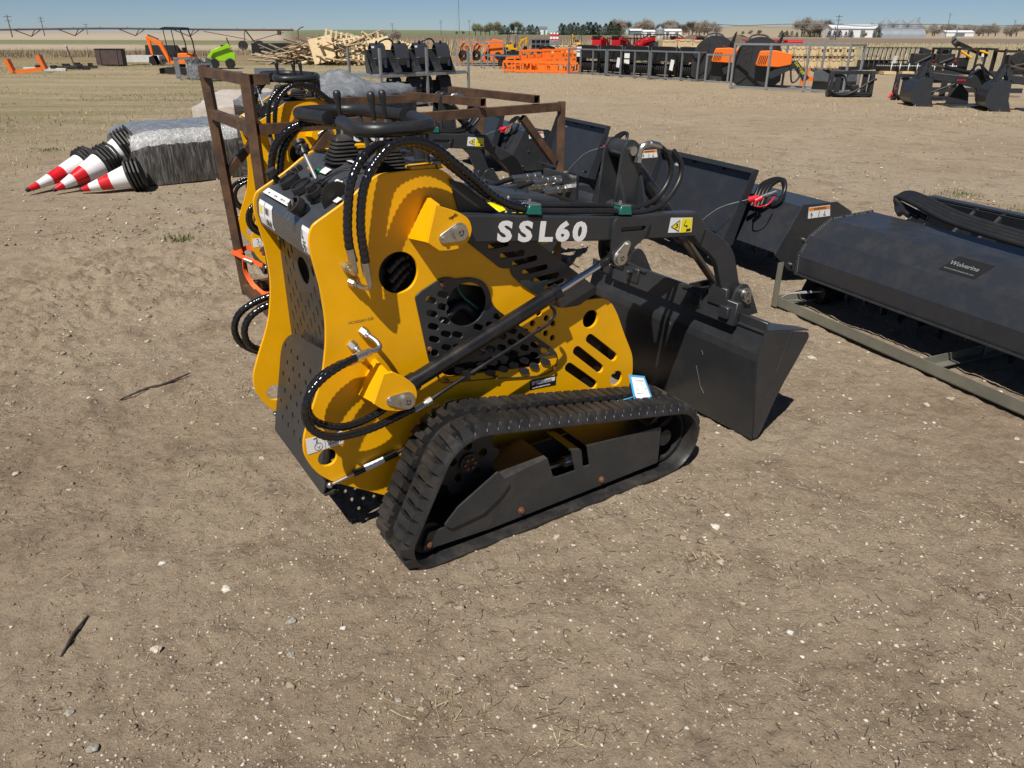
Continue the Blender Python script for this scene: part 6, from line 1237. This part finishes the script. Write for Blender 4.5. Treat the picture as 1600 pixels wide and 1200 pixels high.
# ---- two disc cutters with orange engines inside the galvanised frames
def disc(loc, rz, s, label):
    o = empty('disc_cutter', loc, R(rz), label, 'cutter', 'orange engined disc cutters')
    def dome(m):
        for t0, t1_ in ((-.25, .02),):
            pts = [(.78*s*math.cos(a), .70*s+.78*s*math.sin(a)) for a in [math.pi*k/16 for k in range(17)]]+[(-.78*s, .15*s), (-.6*s, 0), (.6*s, 0), (.78*s, .15*s)]
            m.prism(pts, -.30*s, -.26*s); m.sheet(pts[:19], -.28*s, .14*s, .02)
    part('guard_dome', 'grey', o, dome, bevel=.004); part('rotor', 'dull', o, lambda m: m.cyl((0, -.05, .62*s), (0, .08, .62*s), .6*s, 28))
    part('rubber_flap', 'dull', o, lambda m: m.prism([(-.75*s, .1), (-.60*s, .05), (-.28*s, .3), (-.2*s, 1.25*s), (-.55*s, 1.2*s)], -.34*s, -.31*s))
    part('engine_cover', 'orange', o, lambda m: m.prism(rounded([(-.10*s, .62*s), (.62*s, .58*s), (1.02*s, .66*s), (1.0*s, .98*s), (.5*s, 1.08*s), (.0, 1.06*s)], .04, 2), -.62*s, -.2*s), bevel=.02)
    part('grille', 'ink', o, lambda m: [m.box((.0+.055*k, -.625*s, .80*s), (.022, .02, .26*s), (0, .2, 0)) for k in range(5)])
    part('boom', 'greyblue', o, lambda m: (m.beam((.35*s, -.5*s, .30*s), (1.15*s, -.5*s, .70*s), .16*s, .22*s), m.beam((1.10*s, -.5*s, .74*s), (1.55*s, -.5*s, .22*s), .15*s, .20*s)))
    part('coupling', 'orange', o, lambda m: m.prism([(1.38*s, .05), (1.52*s, .05), (1.54*s, .18*s), (1.78*s, .18*s), (1.78*s, .30*s), (1.60*s, .32*s), (1.60*s, .58*s), (1.40*s, .42*s)], -.56*s, -.44*s))
    for k in range(2): hose('hydraulic_hose', 'hose', o, [(.3*s, -.3, 1.1*s), (.2, -.1, 1.48*s), (-.3*s, -.1, 1.5*s), (-.5*s, -.32, 1.1*s)] if k else [(1.0*s, -.65, .6*s), (1.1*s, -.75, .15), (1.3*s, -.7, .3), (1.25*s, -.6, .6*s)], .028)
    part('exhaust', 'ink', o, lambda m: m.prism([(.45*s, 1.1*s), (.62*s, 1.1*s), (.70*s, 1.62*s), (.62*s, 1.55*s)], -.3, -.2))
    text('stencil', 'DANGER', 'yellab', o, frame3((1.10*s, -.5*s-.081*s, .72*s), (.66, 0, -.75), (.75, 0, .66)), .12*s, .001); return o
disc((7.35, 29.4, .06), -14, 1.0, 'orange engined disc cutter on the left, behind the low grey rail'); disc((7.98, 26.2, .06), -14, .98, 'orange engined disc cutter on the right, inside the tall galvanised frame')
rack('galvanised_rack', (7.05, 25.7, 0), -40, 3.55, 1.3, 1.34, 4, (.05, 1.30), 'galv', 'tall galvanised frame standing round the right disc cutter', 'frame', None, .06)
rack('galvanised_rack', (6.9, 28.6, 0), -45, 1.8, 1.2, .95, 3, (.05, .92), 'galv', 'lower galvanised frame round the left disc cutter', 'frame', None, .05)
o = empty('blade_attachment', (9.15, 24.3, 0), R(-12), 'black blade attachment inside the right end of the tall frame', 'blade'); part('blade', 'greyblue', o, lambda m: (m.sheet([(0, .62), (-.12, .3), (.0, .02)], 0, 1.25, .03, 'yz'), m.box((.6, .15, .58), (1.25, .2, .06)), m.box((.1, .2, .35), (.08, .3, .5)), m.box((1.15, .2, .35), (.08, .3, .5))), bevel=.006)
# ---- attachment frames with backhoe diggers
def qaframe(loc, rz, label, W=1.2, H=.62):
    o = empty('attachment_frame', loc, R(rz), label, 'attachment frame'); 
    part('frame', 'greyblue', o, lambda m: (m.box((W/2, 0, H), (W, .10, .09)), m.box((W/2, .02, .08), (W, .35, .05)), m.box((W/2, .1, .03), (W*.9, .5, .03))), bevel=.006)
    for x in (.04, W-.04): part('cheek', 'grey', o, lambda m: m.prism([(-.12, .0), (.14, .0), (.06, H+.04), (-.06, H+.04)], x-.05, x+.05, 'yz'), bevel=.006)
    for x in (.25, W*.82): part('upright', 'grey', o, lambda m: m.box((x, .03, H/2), (.14, .06, H-.08)))
    hose('hydraulic_hose', 'hose', o, [(0, -.08, H*.7), (-.02, -.16, .2), (.25, -.2, .05), (.6, -.2, .1), (W-.1, -.12, .4), (W+.05, -.1, .45)], .028); hose('hydraulic_hose', 'hose', o, [(.15, .1, H-.08), (.4, .05, H-.1), (.5, .0, H-.32), (.6, 0, .25)], .025)
    part('motor', 'dull', o, lambda m: m.box((W*.6, 0, .22), (.2, .18, .16)), bevel=.02); return o
qaframe((8.95, 22.5, 0), -4, 'dark attachment frame with a looping hose at the end of the tall galvanised frame')
def backhoe(loc, rz, label):
    o = empty('digger_attachment', loc, R(rz), label, 'digger', 'dark digger attachments with buckets')
    bp = [(.0, .62), (-.18, .52), (-.30, .28), (-.20, .06), (.05, .0), (.22, -.005), (.16, .30), (.06, .64)]
    part('bucket', 'greyblue', o, lambda m: (m.sheet([(.06, .66), (-.08, .65), (-.20, .58), (-.29, .46), (-.33, .33), (-.32, .20), (-.26, .10), (-.16, .03), (-.02, .0), (.16, .0)], -.33, .33, .015), m.prism([(.06, .66), (-.08, .65), (-.20, .58), (-.29, .46), (-.33, .33), (-.32, .20), (-.26, .10), (-.16, .03), (-.02, .0), (.16, -.0), (.26, .0), (.15, .25), (.12, .62)], -.345, -.33), m.prism([(.06, .66), (-.08, .65), (-.20, .58), (-.29, .46), (-.33, .33), (-.32, .20), (-.26, .10), (-.16, .03), (-.02, .0), (.16, -.0), (.26, .0), (.15, .25), (.12, .62)], .33, .345)), smooth=35)
    part('bucket_tip', 'orange', o, lambda m: m.box((.28, .0, .015), (.10, .5, .02)))
    for y in (-.10, .10): part('bucket_link', 'grey', o, lambda m: (m.beam((-.10, y, .62), (.02, y, .98), .05, .10), m.beam((.02, y, .98), (.16, y, .66), .05, .09)))
    part('dipper', 'grey', o, lambda m: m.prism([(.08, .62), (.12, .78), (1.05, .68), (1.25, .86), (1.45, .80), (1.65, .25), (1.40, .10), (1.25, .42), (.9, .50)], -.09, .09), bevel=.012)
    part('cylinder', 'brown_steel', o, lambda m: m.cyl((.06, 0, .97), (.45, 0, .88), .026, 12)); part('cylinder_barrel', 'black', o, lambda m: m.cyl((.42, 0, .89), (1.05, 0, .76), .048, 14))
    part('logo_plate', 'redpaint', o, lambda m: m.box((.86, -.095, .60), (.20, .006, .035))); part('base_plate', 'grey', o, lambda m: (m.prism([(.70, .05), (.95, .55), (1.20, .30), (1.25, .05)], .12, .16), m.prism([(.62, .04), (1.7, .04), (1.7, .0), (.62, .0)], -.45, .45), m.box((1.6, 0, .30), (.06, .9, .55))), bevel=.006)
    for k in range(3): hose('hydraulic_hose', 'hose', o, [(1.0, -.12, .80), (1.15, -.16-.03*k, .95), (1.45, -.14, .75-.1*k), (1.75, -.1, .6)], .022)
    part('coupler', 'red', o, lambda m: (m.cyl((1.58, -.25, .10), (1.62, -.22, .30), .03, 8), m.cyl((1.66, -.28, .10), (1.70, -.24, .26), .03, 8))); return o
backhoe((9.95, 19.35, 0), -6, 'left digger attachment, its bucket resting on the ground with a small orange tip'); backhoe((11.15, 18.2, 0), -12, 'right digger attachment, nearest and partly out of frame'); 
o = qaframe((10.25, 21.3, 0), -10, 'dark frame behind the left digger bucket, with red capped couplers', 1.5, .60); part('coupler', 'red', o, lambda m: (m.cyl((-.12, -.1, .05), (-.04, -.08, .18), .03, 8), m.cyl((-.06, -.12, .12), (.02, -.1, .3), .02, 8)))
o = empty('dark_beams', (12.9, 22.3, 0), R(-10), 'stack of dark steel beams behind the right digger attachment', 'beams'); part('beam', 'grey', o, lambda m: m.box((0, 0, .18), (2.6, .14, .12))); part('beam', 'grey', o, lambda m: m.box((.1, .3, .40), (2.8, .14, .12))); part('beam', 'grey', o, lambda m: m.box((-.1, .15, .62), (2.2, .12, .1)))
# ---- rake with tall ribs, rolls on a pallet, dark racks
o = empty('rib_rake', (16.2, 37.6, 0), R(-4), 'black rake attachment with tall bent ribs behind the rolls', 'rake'); o.scale = (.66, .7, .66)
for k in range(13): part('rib', 'ink', o, lambda m: m.tube([(.1+.34*k, -.5, .1), (.15+.34*k, -.45, .7), (.35+.32*k, .1, 1.55), (.38+.32*k, .5, 1.5), (.38+.32*k, .7, .3)], .035, 6))
part('crossbar', 'ink', o, lambda m: (m.beam((.1, -.45, .75), (4.2, -.45, .75), .07), m.beam((.35, .1, 1.55), (4.2, .1, 1.55), .06), m.box((1.0, .0, .45), (2.0, .8, .6)), m.box((-.3, -.1, .22), (2.0, .6, .2)))); part('white_tubes', 'offwhite', o, lambda m: (m.box((2.2, -.5, .8), (.25, .02, .5), (0, .2, 0)), m.tube(smoothpath([(3.0, -.55, .9), (3.3, -.55, .6), (3.8, -.55, .65)], 5), .03, 6)))
rp = empty('pallet_with_skids', (16.0, 35.0, 0), R(-4), 'pale pallets under the row of black rolls', 'pallet'); part('boards', 'wood', rp, lambda m: [m.box((.3+.75*k, 0, .08), (.5, 1.1, .12)) for k in range(5)])
rl = empty('black_roll', (0, 0, 0)); part('roll', 'black', rl, lambda m: [m.ring((0, -.5+.11*k, .36), (0, 1, 0), .235, .12, .10, 20) for k in range(10)], bevel=.008); part('white_strap', 'offwhite', rl, lambda m: m.ring((.0, -.3, .36), (0, 1, 0), .242, .236, .05, 20))
for i in range(8): 
    o = rl if i == 0 else copy_tree(rl); o.location = (16.3+.36*i, 35.0-.03*i, .02); o.scale = (.72,)*3; o.rotation_euler = (0, 0, R(60)); tag(o, 'black ribbed roll with a white strap, lying on the pallets', 'roll', 'black strapped rolls on pallets')
rack('dark_steel_rack', (18.7, 35.3, 0), -12, 2.2, 1.2, 1.05, 4, (.1, 1.02), 'dull', 'left dark steel rack, holding a yellow and black machine', 'rack', 'dark steel racks at the right', .08); rack('dark_steel_rack', (20.6, 33.8, 0), -12, 2.8, 1.2, 1.05, 4, (.1, .95), 'dull', 'right dark steel rack, running out of frame', 'rack', 'dark steel racks at the right', .08)
o = empty('post_driver', (19.6, 35.7, .1), R(-12), 'black and yellow post driver leaning inside the left dark rack', 'post driver'); o.scale = (.62,)*3; part('mast', 'ink', o, lambda m: (m.beam((-.2, 0, 1.9), (2.0, 0, 1.0), .25), m.cyl((-.3, 0, 1.75), (-.1, 0, 1.95), .3, 16), m.box((.3, .2, .5), (1.2, .6, .8)))); part('cylinder', 'yellow', o, lambda m: (m.cyl((-.1, -.2, 1.5), (1.0, -.2, .9), .07, 10), m.cyl((.9, -.2, 1.5), (2.0, -.2, 1.2), .07, 10))); part('bag', 'white', o, lambda m: m.box((1.6, -.5, .95), (.15, .03, .5), (0, -.2, 0)))
for i, (x, y) in enumerate(((21.2, 33.9), (22.5, 33.6), (19.0, 35.6), (18.2, 35.9))): o = empty('black_machine', (x, y, .1), R(-12), ('black machine with round wheel inside the right dark rack', 'black machine with red straps at the frame edge', 'black machine under the yellow post driver', 'black machine beside the rolls, left end of the dark rack')[i], 'machine'); o.scale = (.8,)*3; part('body', 'dull', o, lambda m: (m.box((0, 0, .5), (1.0, .8, .8)), m.cyl((-.1, -.45, .75), (-.1, -.38, .75), .32, 20) if i < 1 else m.box((-.1+.2*(i % 2), -.1, 1.0), (.5, .5, .3), (0, .3, 0)), m.cyl((-.5, -.42, .3), (.4, -.42, .5+.1*i), .07, 10)), bevel=.03); part('strap', 'red', o, lambda m: m.beam((.5, -.42, .5), (.8, -.42, 1.0), .04))
# ================================================================= irrigation pivots
pv = empty('irrigation_pivot', (0, 0, 0), 0, 'long low brown irrigation pivot pipe with V braces, spanning the left field', 'irrigation pivot')
def pz(x): return 1.62+.22*math.exp(-((x+38)/11)**2)+.10*max(0, (x+34)/10)
pts = [(x, 78, pz(x)) for x in np.arange(-56, -20.4, 1.0)]; part('pipe', 'rustred', pv, lambda m: m.tube(pts, .085, 8))
for x in (-50.5, -46.2, -42.0, -36.2, -31.0): part('brace', 'rustred', pv, lambda m: (m.beam((x-1.6, 78, pz(x-1.6)), (x, 78, pz(x)-.62), .08), m.beam((x+.5, 78, pz(x+.5)), (x, 78, pz(x)-.62), .06), m.beam((x+1.0, 78.2, pz(x+1)), (x, 78, pz(x)-.62), .06)))
part('tower', 'rustred', pv, lambda m: (m.beam((-25.6, 77, 0), (-25.7, 78, 1.72), .09), m.beam((-24.7, 79, 0), (-25.6, 78, 1.72), .09), m.beam((-29.6, 78, 1.62), (-25.6, 78, .95), .06), m.beam((-25.2, 78, .75), (-22.0, 78, 1.55), .06)))
part('wheel', 'dull', pv, lambda m: m.cyl((-25.6, 76.6, .42), (-25.6, 76.9, .42), .42, 20)); part('wheel', 'dull', pv, lambda m: m.cyl((-24.8, 79, .42), (-24.8, 79.3, .42), .42, 20)); part('control_box', 'rustbox', pv, lambda m: m.box((-22.4, 78, 1.5), (.3, .3, .35))); part('end_post', 'rustred', pv, lambda m: (m.beam((-20.6, 78, .8), (-20.6, 78, 1.75), .07), m.tube([(-20.6, 78, 1.75), (-20.3, 78, 1.95), (-20.0, 78, 2.05)], .05, 6)))
part('sprinkler', 'rustred', pv, lambda m: [m.beam((x, 78, pz(x)-.02), (x, 78, pz(x)+.18), .035) for x in np.arange(-55, -21, 2.6)])
pv2 = empty('irrigation_pivot', (66, 235, 0), R(-3), 'distant irrigation pivot stretching across the right field', 'irrigation pivot')
part('pipe', 'galvdark', pv2, lambda m: m.tube([(x, 0, 3.6+.5*abs(math.sin(x*math.pi/34))) for x in range(-10, 80, 3)], .1, 6))
for x in (-8, 26, 60): part('tower', 'galvdark', pv2, lambda m: (m.beam((x-1, -1.5, 0), (x, 0, 3.6), .12), m.beam((x+1, 1.5, 0), (x, 0, 3.6), .12), m.cyl((x-1, -1.7, .6), (x-1, -1.4, .6), .6, 14)))
part('truss', 'galvdark', pv2, lambda m: m.tube([(x, 0, 3.5-1.3*abs(math.sin(x*math.pi/34))+.8*abs(math.sin(x*math.pi/34))) for x in range(-10, 80, 3)], .05, 5))
# ================================================================= poles and mast
def pole(x, y, h, label, arm=True, w=.16):
    o = empty('utility_pole', (x, y, hz(x, y) if False else 0), 0, label, 'utility pole', 'utility poles on the horizon'); part('shaft', 'bark', o, lambda m: m.cyl((0, 0, 0), (0, 0, h), w, 8, w*.6))
    if arm: part('crossarm', 'bark', o, lambda m: (m.box((0, 0, h-.5), (2.2, .14, .14)), m.box((0, 0, h-1.5), (1.8, .12, .12))))
for i, (x, y, h, lb) in enumerate(((-138.6, 225, 5.6, 'leaning utility pole at the far left edge'), (-167, 290, 6.2, 'second utility pole from the left edge'), (-209, 400, 5, 'far utility pole, third from the left'), (-71, 480, 6.5, 'lone pole standing above the brown field'), (-46, 520, 8.5, 'pole left of the tall radio mast'), (-28, 520, 9, 'pole right of the tall radio mast'), (103, 260, 7, 'pole in front of the long white barn'), (237, 480, 10.5, 'pole between the silos and the trees'), (260, 490, 13, 'tall double-armed pole right of the silos'), (318, 520, 10, 'pole near the long tree line at the right'))): pole(x, y, h, lb)
o = empty('radio_mast', (-37, 560, 0), 0, 'very thin tall radio mast rising to the top of the picture', 'radio mast'); part('lattice', 'galvdark', o, lambda m: (m.cyl((0, 0, 0), (0, 0, 27), .22, 6, .12),)); part('guy_wires', 'galvdark', o, lambda m: [m.cyl((0, 0, 20), (6*math.cos(a), 6*math.sin(a), 0), .03, 4) for a in (0, 2.1, 4.2)])
# ================================================================= farm buildings
def barn(loc, rz, d, rh, m_, label, roofm='metalroof', doors=3):
    o = empty('barn', loc, R(rz), label, 'barn', 'farm buildings on the horizon'); L, Wd, H = d
    part('walls', m_, o, lambda m: m.prism([(-Wd/2, 0), (Wd/2, 0), (Wd/2, H), (0, H+rh), (-Wd/2, H)], -L/2, L/2, 'yz'))
    part('roof', roofm, o, lambda m: (m.sheet([(-Wd/2-.4, H-.1), (0, H+rh+.05)], -L/2-.3, L/2+.3, .12, 'yz'), m.sheet([(0, H+rh+.05), (Wd/2+.4, H-.1)], -L/2-.3, L/2+.3, .12, 'yz')))
    for k in range(doors): part('door', 'galvdark', o, lambda m: m.box((-L/2+L*(k+.5)/doors, -Wd/2-.03, H*.4), (L/doors*.35, .06, H*.8)))
    return o
barn((170, 410, 0), 0, (24.5, 12, 4.0), 1.6, 'metalroof', 'long white metal barn behind the small cedars', doors=4)
barn((348, 640, 0), 0, (22, 9, 3.0), 1.2, 'metalroof', 'low white shed alone in the right field', doors=1); barn((92.7, 620, -.4), 0, (9, 9, 3.6), 1.2, 'galvdark', 'open grey farm shed left of the silo', doors=2); barn((100, 605, -.3), 3, (9, 7, 2.9), 1.0, 'metalroof', 'small white shed beside the silo', doors=1); barn((120, 620, -.3), 0, (14, 9, 3.4), 1.3, 'metalroof', 'white shed right of the silo', doors=2)
barn((9, 760, 0), 5, (15, 8, 4), 2.2, 'offwhite', 'low white farmhouse in the clump of trees', 'galvdark', 3); barn((28, 800, 0), 0, (10, 8, 5), 2, 'metalroof', 'bright white house right of the clump of trees', 'galvdark', 2); barn((50, 655, 0), 0, (6, 5, 6), 1, 'metalroof', 'small white building among the evergreens', 'metalroof', 1)
def silo(loc, r, h, label):
    o = empty('silo', loc, 0, label, 'silo', 'round steel silos'); part('shell', 'silo', o, lambda m: m.lathe((0, 0, 0), (0, 0, 1), [(r, 0), (r, h)], 28)); part('roof', 'silo', o, lambda m: m.lathe((0, 0, h), (0, 0, 1), [(r+.15, -.1), (r*.12, r*.62), (r*.12, r*.75)], 28), smooth=20); part('rings', 'galvdark', o, lambda m: [m.ring((0, 0, h*k/5), (0, 0, 1), r+.05, r-.02, .08, 28) for k in range(1, 5)])
silo((110, 612, -.3), 3.4, 4.2, 'steel silo between the small farm sheds')
for i, x in enumerate((193, 200.4, 207.8)): silo((x, 425, 0), 3.6, 6.4, ('left steel silo of the three behind the round barn', 'middle steel silo of the three behind the round barn', 'right steel silo of the three behind the round barn')[i])
o = empty('round_roof_barn', (190, 402, 0), 0, 'grey arched metal barn in front of the three silos', 'barn', 'farm buildings on the horizon')
arc = [(5*math.cos(a), 4.4*math.sin(a)) for a in [math.pi*k/18 for k in range(19)]]; part('arched_shell', 'silo', o, lambda m: m.prism(arc, -11, 11, 'yz'), smooth=30); part('end_wall', 'galvdark', o, lambda m: m.prism(arc, -11.1, -11.02, 'yz')); part('door', 'metalroof', o, lambda m: m.box((-11.15, 0, 1.8), (.1, 3, 3.6)))
# ================================================================= trees
def leafmat(name, col, col2):
    m = bpy.data.materials.new(name); n, l, b = nodes(m); g = n.new('ShaderNodeNewGeometry'); r = n.new('ShaderNodeValToRGB'); r.color_ramp.elements[0].color = (*col, 1); r.color_ramp.elements[1].color = (*col2, 1); l.new(g.outputs['Random Per Island'], r.inputs[0]); l.new(r.outputs[0], b.inputs['Base Color']); b.inputs['Roughness'].default_value = .9; return m
M['twigs'] = leafmat('bare_twigs', (.20, .17, .14), (.36, .31, .25)); M['bud'] = leafmat('budding_twigs', (.12, .125, .07), (.24, .23, .14)); M['evergreen'] = leafmat('evergreen_needles', (.022, .036, .022), (.06, .08, .045))
def crown(name, n, fn, leaf, m_, wd=.35):
    V = []; F = []
    for i in range(n):
        c = fn(); a = Vector((RND.gauss(0, 1), RND.gauss(0, 1), RND.gauss(0, 1))).normalized(); b_ = a.orthogonal().normalized(); s_ = leaf*RND.uniform(.5, 1.4); k = len(V)
        V += [c-a*s_*1.6, c+b_*s_*wd, c+a*s_*1.6]; F.append((k, k+1, k+2))
    return raw_mesh(name, np.array([tuple(v) for v in V]), np.array(F)), m_
def tree_proto(kind, seed):
    o = empty('bare_tree' if kind != 'ever' else 'evergreen_tree'); rr_ = random.Random(seed)
    if kind == 'ever':
        part('trunk', 'bark', o, lambda m: m.cyl((0, 0, 0), (0, 0, 7), .22, 7, .08))
        def f():
            z = rr_.random()**1.2; r = (3.4*(1-z)**.7+.35)*(.5+.5*rr_.random())*(1+.25*math.sin(z*14+seed)); a = rr_.random()*6.28; return Vector((r*math.cos(a), r*math.sin(a), .4+z*8.0))
        me, mm = crown('crown', 1300, f, .42, 'evergreen'); c = finish(me, 'crown', mm, o, 0)
    else:
        limbs = []
        def grow(p, d, L, r, lv):
            q = p+d*L; limbs.append((p, q, r)); 
            if lv == 0: return
            for k in range(3 if lv > 1 else 4): nd = (d+Vector((rr_.gauss(0, .55), rr_.gauss(0, .55), rr_.uniform(.0, .35)))).normalized(); grow(p.lerp(q, rr_.uniform(.55, 1)), nd, L*rr_.uniform(.55, .8), r*.55, lv-1)
        grow(Vector((0, 0, 0)), Vector((0, 0, 1)), 2.4, .28, 4)
        part('trunk', 'bark', o, lambda m: [m.cyl(p, q, r, 5, r*.6) for p, q, r in limbs if r > .02])
        tips = [(p, q) for p, q, r in limbs if r < .09]
        def f():
            p, q = rr_.choice(tips); return p.lerp(q, rr_.random())+Vector((rr_.gauss(0, .62), rr_.gauss(0, .62), rr_.gauss(-.2, .6)))
        me, mm = crown('crown', 4200, f, .42, 'twigs' if kind == 'bare' else 'bud', .12); c = finish(me, 'crown', mm, o, 0)
    return o
protos = {'bare': [tree_proto('bare', 1), tree_proto('bare', 2)], 'bud': [tree_proto('bud', 3)], 'ever': [tree_proto('ever', 4), tree_proto('ever', 5)]}; used = set()
def tree(kind, x, y, s, grp, lb):
    ps = protos[kind]; i = RND.randrange(len(ps)); p = ps[i]
    o = p if (kind, i) not in used else copy_tree(p); used.add((kind, i)); o.location = (x, y, -.2); o.rotation_euler = (0, 0, RND.uniform(0, 6.28)); k = s*RND.uniform(.85, 1.15); o.scale = (k*RND.uniform(.9, 1.3), k*RND.uniform(.9, 1.3), k); tag(o, lb, 'tree', grp)
A_ = lambda u, Yd: (u-800)/1150*Yd*.905
for u in (742, 750, 757, 764, 772, 779): tree('bud', A_(u, 560)*1.0, 560+RND.uniform(-15, 15), 1.15, 'pale budding shrubs and trees right of the radio mast', 'pale budding bushy tree right of the radio mast')
for u in (712, 722): tree('bud', A_(u, 620), 620, .45, 'low bushes by the radio mast', 'low round bush by the radio mast')
for u in (781, 786, 792, 810, 817, 824, 829, 836): tree('ever', A_(u, 720), 720+RND.uniform(-20, 20), .85, 'dark evergreens round the white farmhouse', 'dark evergreen beside the white farmhouse')
for u in (797, 804, 801, 808): tree('bud', A_(u, 740), 770, 1.5, 'tall trees behind the white farmhouse', 'tall budding tree behind the white farmhouse')
for u in list(range(875, 962, 5)): tree('ever', A_(u, 640), 640+RND.uniform(-20, 10), 1.0, 'row of dark evergreens by the farm sheds', 'dark evergreen in the row by the farm sheds')
for u in list(range(955, 1115, 6))+[1000, 1012, 1060, 1073, 1100, 1104, 1107]: tree('bare', A_(u, 700), 700+RND.uniform(-30, 60), RND.uniform(1.4, 2.0), 'bare grey trees behind the farm sheds', 'bare grey tree behind the farm sheds')
for u in (1255, 1262, 1268, 1276, 1283): tree('bare', A_(u, 430), 430+RND.uniform(-8, 8), 1.35, 'big bare trees left of the long white barn', 'big bare tree left of the long white barn')
for u in (1216, 1224, 1232, 1240, 1251, 1259, 1266, 1274, 1290, 1298, 1307, 1316, 1325): tree('ever', A_(u, 400), 398, .34, 'small trimmed cedars before the white barn', 'small dark cedar in the row before the white barn')
for u in (1178, 1190, 1205): tree('bare', A_(u, 900), 950, .8, 'small bare trees on the pale hill', 'small bare tree on the pale hill')
for u in list(range(1335, 1470, 7)): tree('bare', A_(u, 620), 640+RND.uniform(-20, 40), 1.35, 'bare trees behind the silos', 'bare tree behind the silos and barns')
for u in list(range(1478, 1640, 7)): tree('bare', A_(u, 700), 730+RND.uniform(-20, 50), 1.5, 'long line of bare trees at the far right', 'bare tree in the long line at the far right')
for u, Yd, s in ((1348, 380, .35), (1368, 385, .62)): tree('bud' if u < 1360 else 'ever', A_(u, Yd), Yd, s, None, 'small reddish bush against the white barn' if u < 1360 else 'dark cedar at the right end of the white barn')
for i, (u, Yd, s) in enumerate(((597, 130, .35), (612, 140, .3))): tree('bare', A_(u, Yd), Yd, s, 'leafless saplings in the tall grass', 'leafless sapling standing in tall dry grass')
# ---- dirt mounds and tall dry grass
for i, (x, y, r, h, lb) in enumerate(((15.5, 118, 6.5, 1.25, 'left pointed mound of brown dirt behind the red loaders'), (26.5, 120, 6, 1.25, 'middle mound of brown dirt'), (34, 122, 6.5, 1.3, 'right mound of brown dirt above the tall crates'), (31, 108, 7, .8, 'low spread of brown dirt before the mounds'))):
    mb = MB(); n = 20
    mb.lathe((0, 0, -.3), (0, 0, 1), [(r*(1-t)**.8 if t < 1 else .05, (h+.3)*t) for t in np.linspace(0, 1, 9)], 28)
    for v in mb.b.verts: v.co.z += .16*math.sin(v.co.x*1.7+i)*math.cos(v.co.y*1.3); v.co.x += RND.uniform(-.3, .3)
    o = mb.build('dirt_mound', 'mound', None, smooth=60); o.location = (x, y, 0); tag(o, lb, 'dirt mound', 'mounds of dirt')
M['drygrass'] = leafmat('dry_grass', (.30, .225, .12), (.52, .42, .27)); M['fieldgrass'] = leafmat('brown_dry_grass', (.20, .15, .095), (.36, .29, .19)); M['greengrass'] = leafmat('green_grass', (.08, .10, .03), (.17, .18, .06))
def zone(n, x0, x1, y0, y1, f=.25, thr=-.05, seed=61): X = x0+(x1-x0)*NR.rand(n*2); Y = y0+(y1-y0)*NR.rand(n*2); k = (vn(X, Y, f, seed)+.3*(NR.rand(n*2)-.5)) > thr; return X[k][:n], Y[k][:n]
X, Y = zone(26000, -62, -5, 48, 66, .12, -.02); g_ = blades('tall_dry_grass', 0, X, Y, .12, .60, .016, 'fieldgrass', False); g_['kind'] = 'stuff'
X, Y = zone(16000, -18, 12, 62, 84); g_ = blades('tall_dry_grass', 0, X, Y, .4, 1.3, .03, 'drygrass', False); g_['kind'] = 'stuff'
X, Y = zone(22000, 6, 90, 55, 140, .1, .0); g_ = blades('field_stubble', 0, X, Y, .15, .45, .03, 'drygrass', False); g_['kind'] = 'stuff'
X, Y = zone(26000, -28, 14, 9, 46, .3, .0); g_ = blades('short_dry_grass', 0, X, Y, .02, .07, .008, 'drygrass', False); g_['kind'] = 'stuff'
X, Y = zone(26000, -30, -4, 12, 44, .3, .0, 67); g_ = blades('short_green_grass', 0, X, Y, .02, .07, .008, 'greengrass', False); g_['kind'] = 'stuff'
gcl = [(-5.05, 6.45, .06), (-1.78*1.6, 6.2, .07), (5.3, 7.4, .22), (4.7, 7.2, .2), (4.9, 8.2, .15), (-6.8, 11.2, .12)]
X = np.concatenate([c[0]+NR.randn(170)*c[2] for c in gcl]); Y = np.concatenate([c[1]+NR.randn(170)*c[2]*.6 for c in gcl]); g_ = blades('green_weed_tufts', 0, X, Y, .02, .06, .004, 'greengrass', False); g_['kind'] = 'stuff'
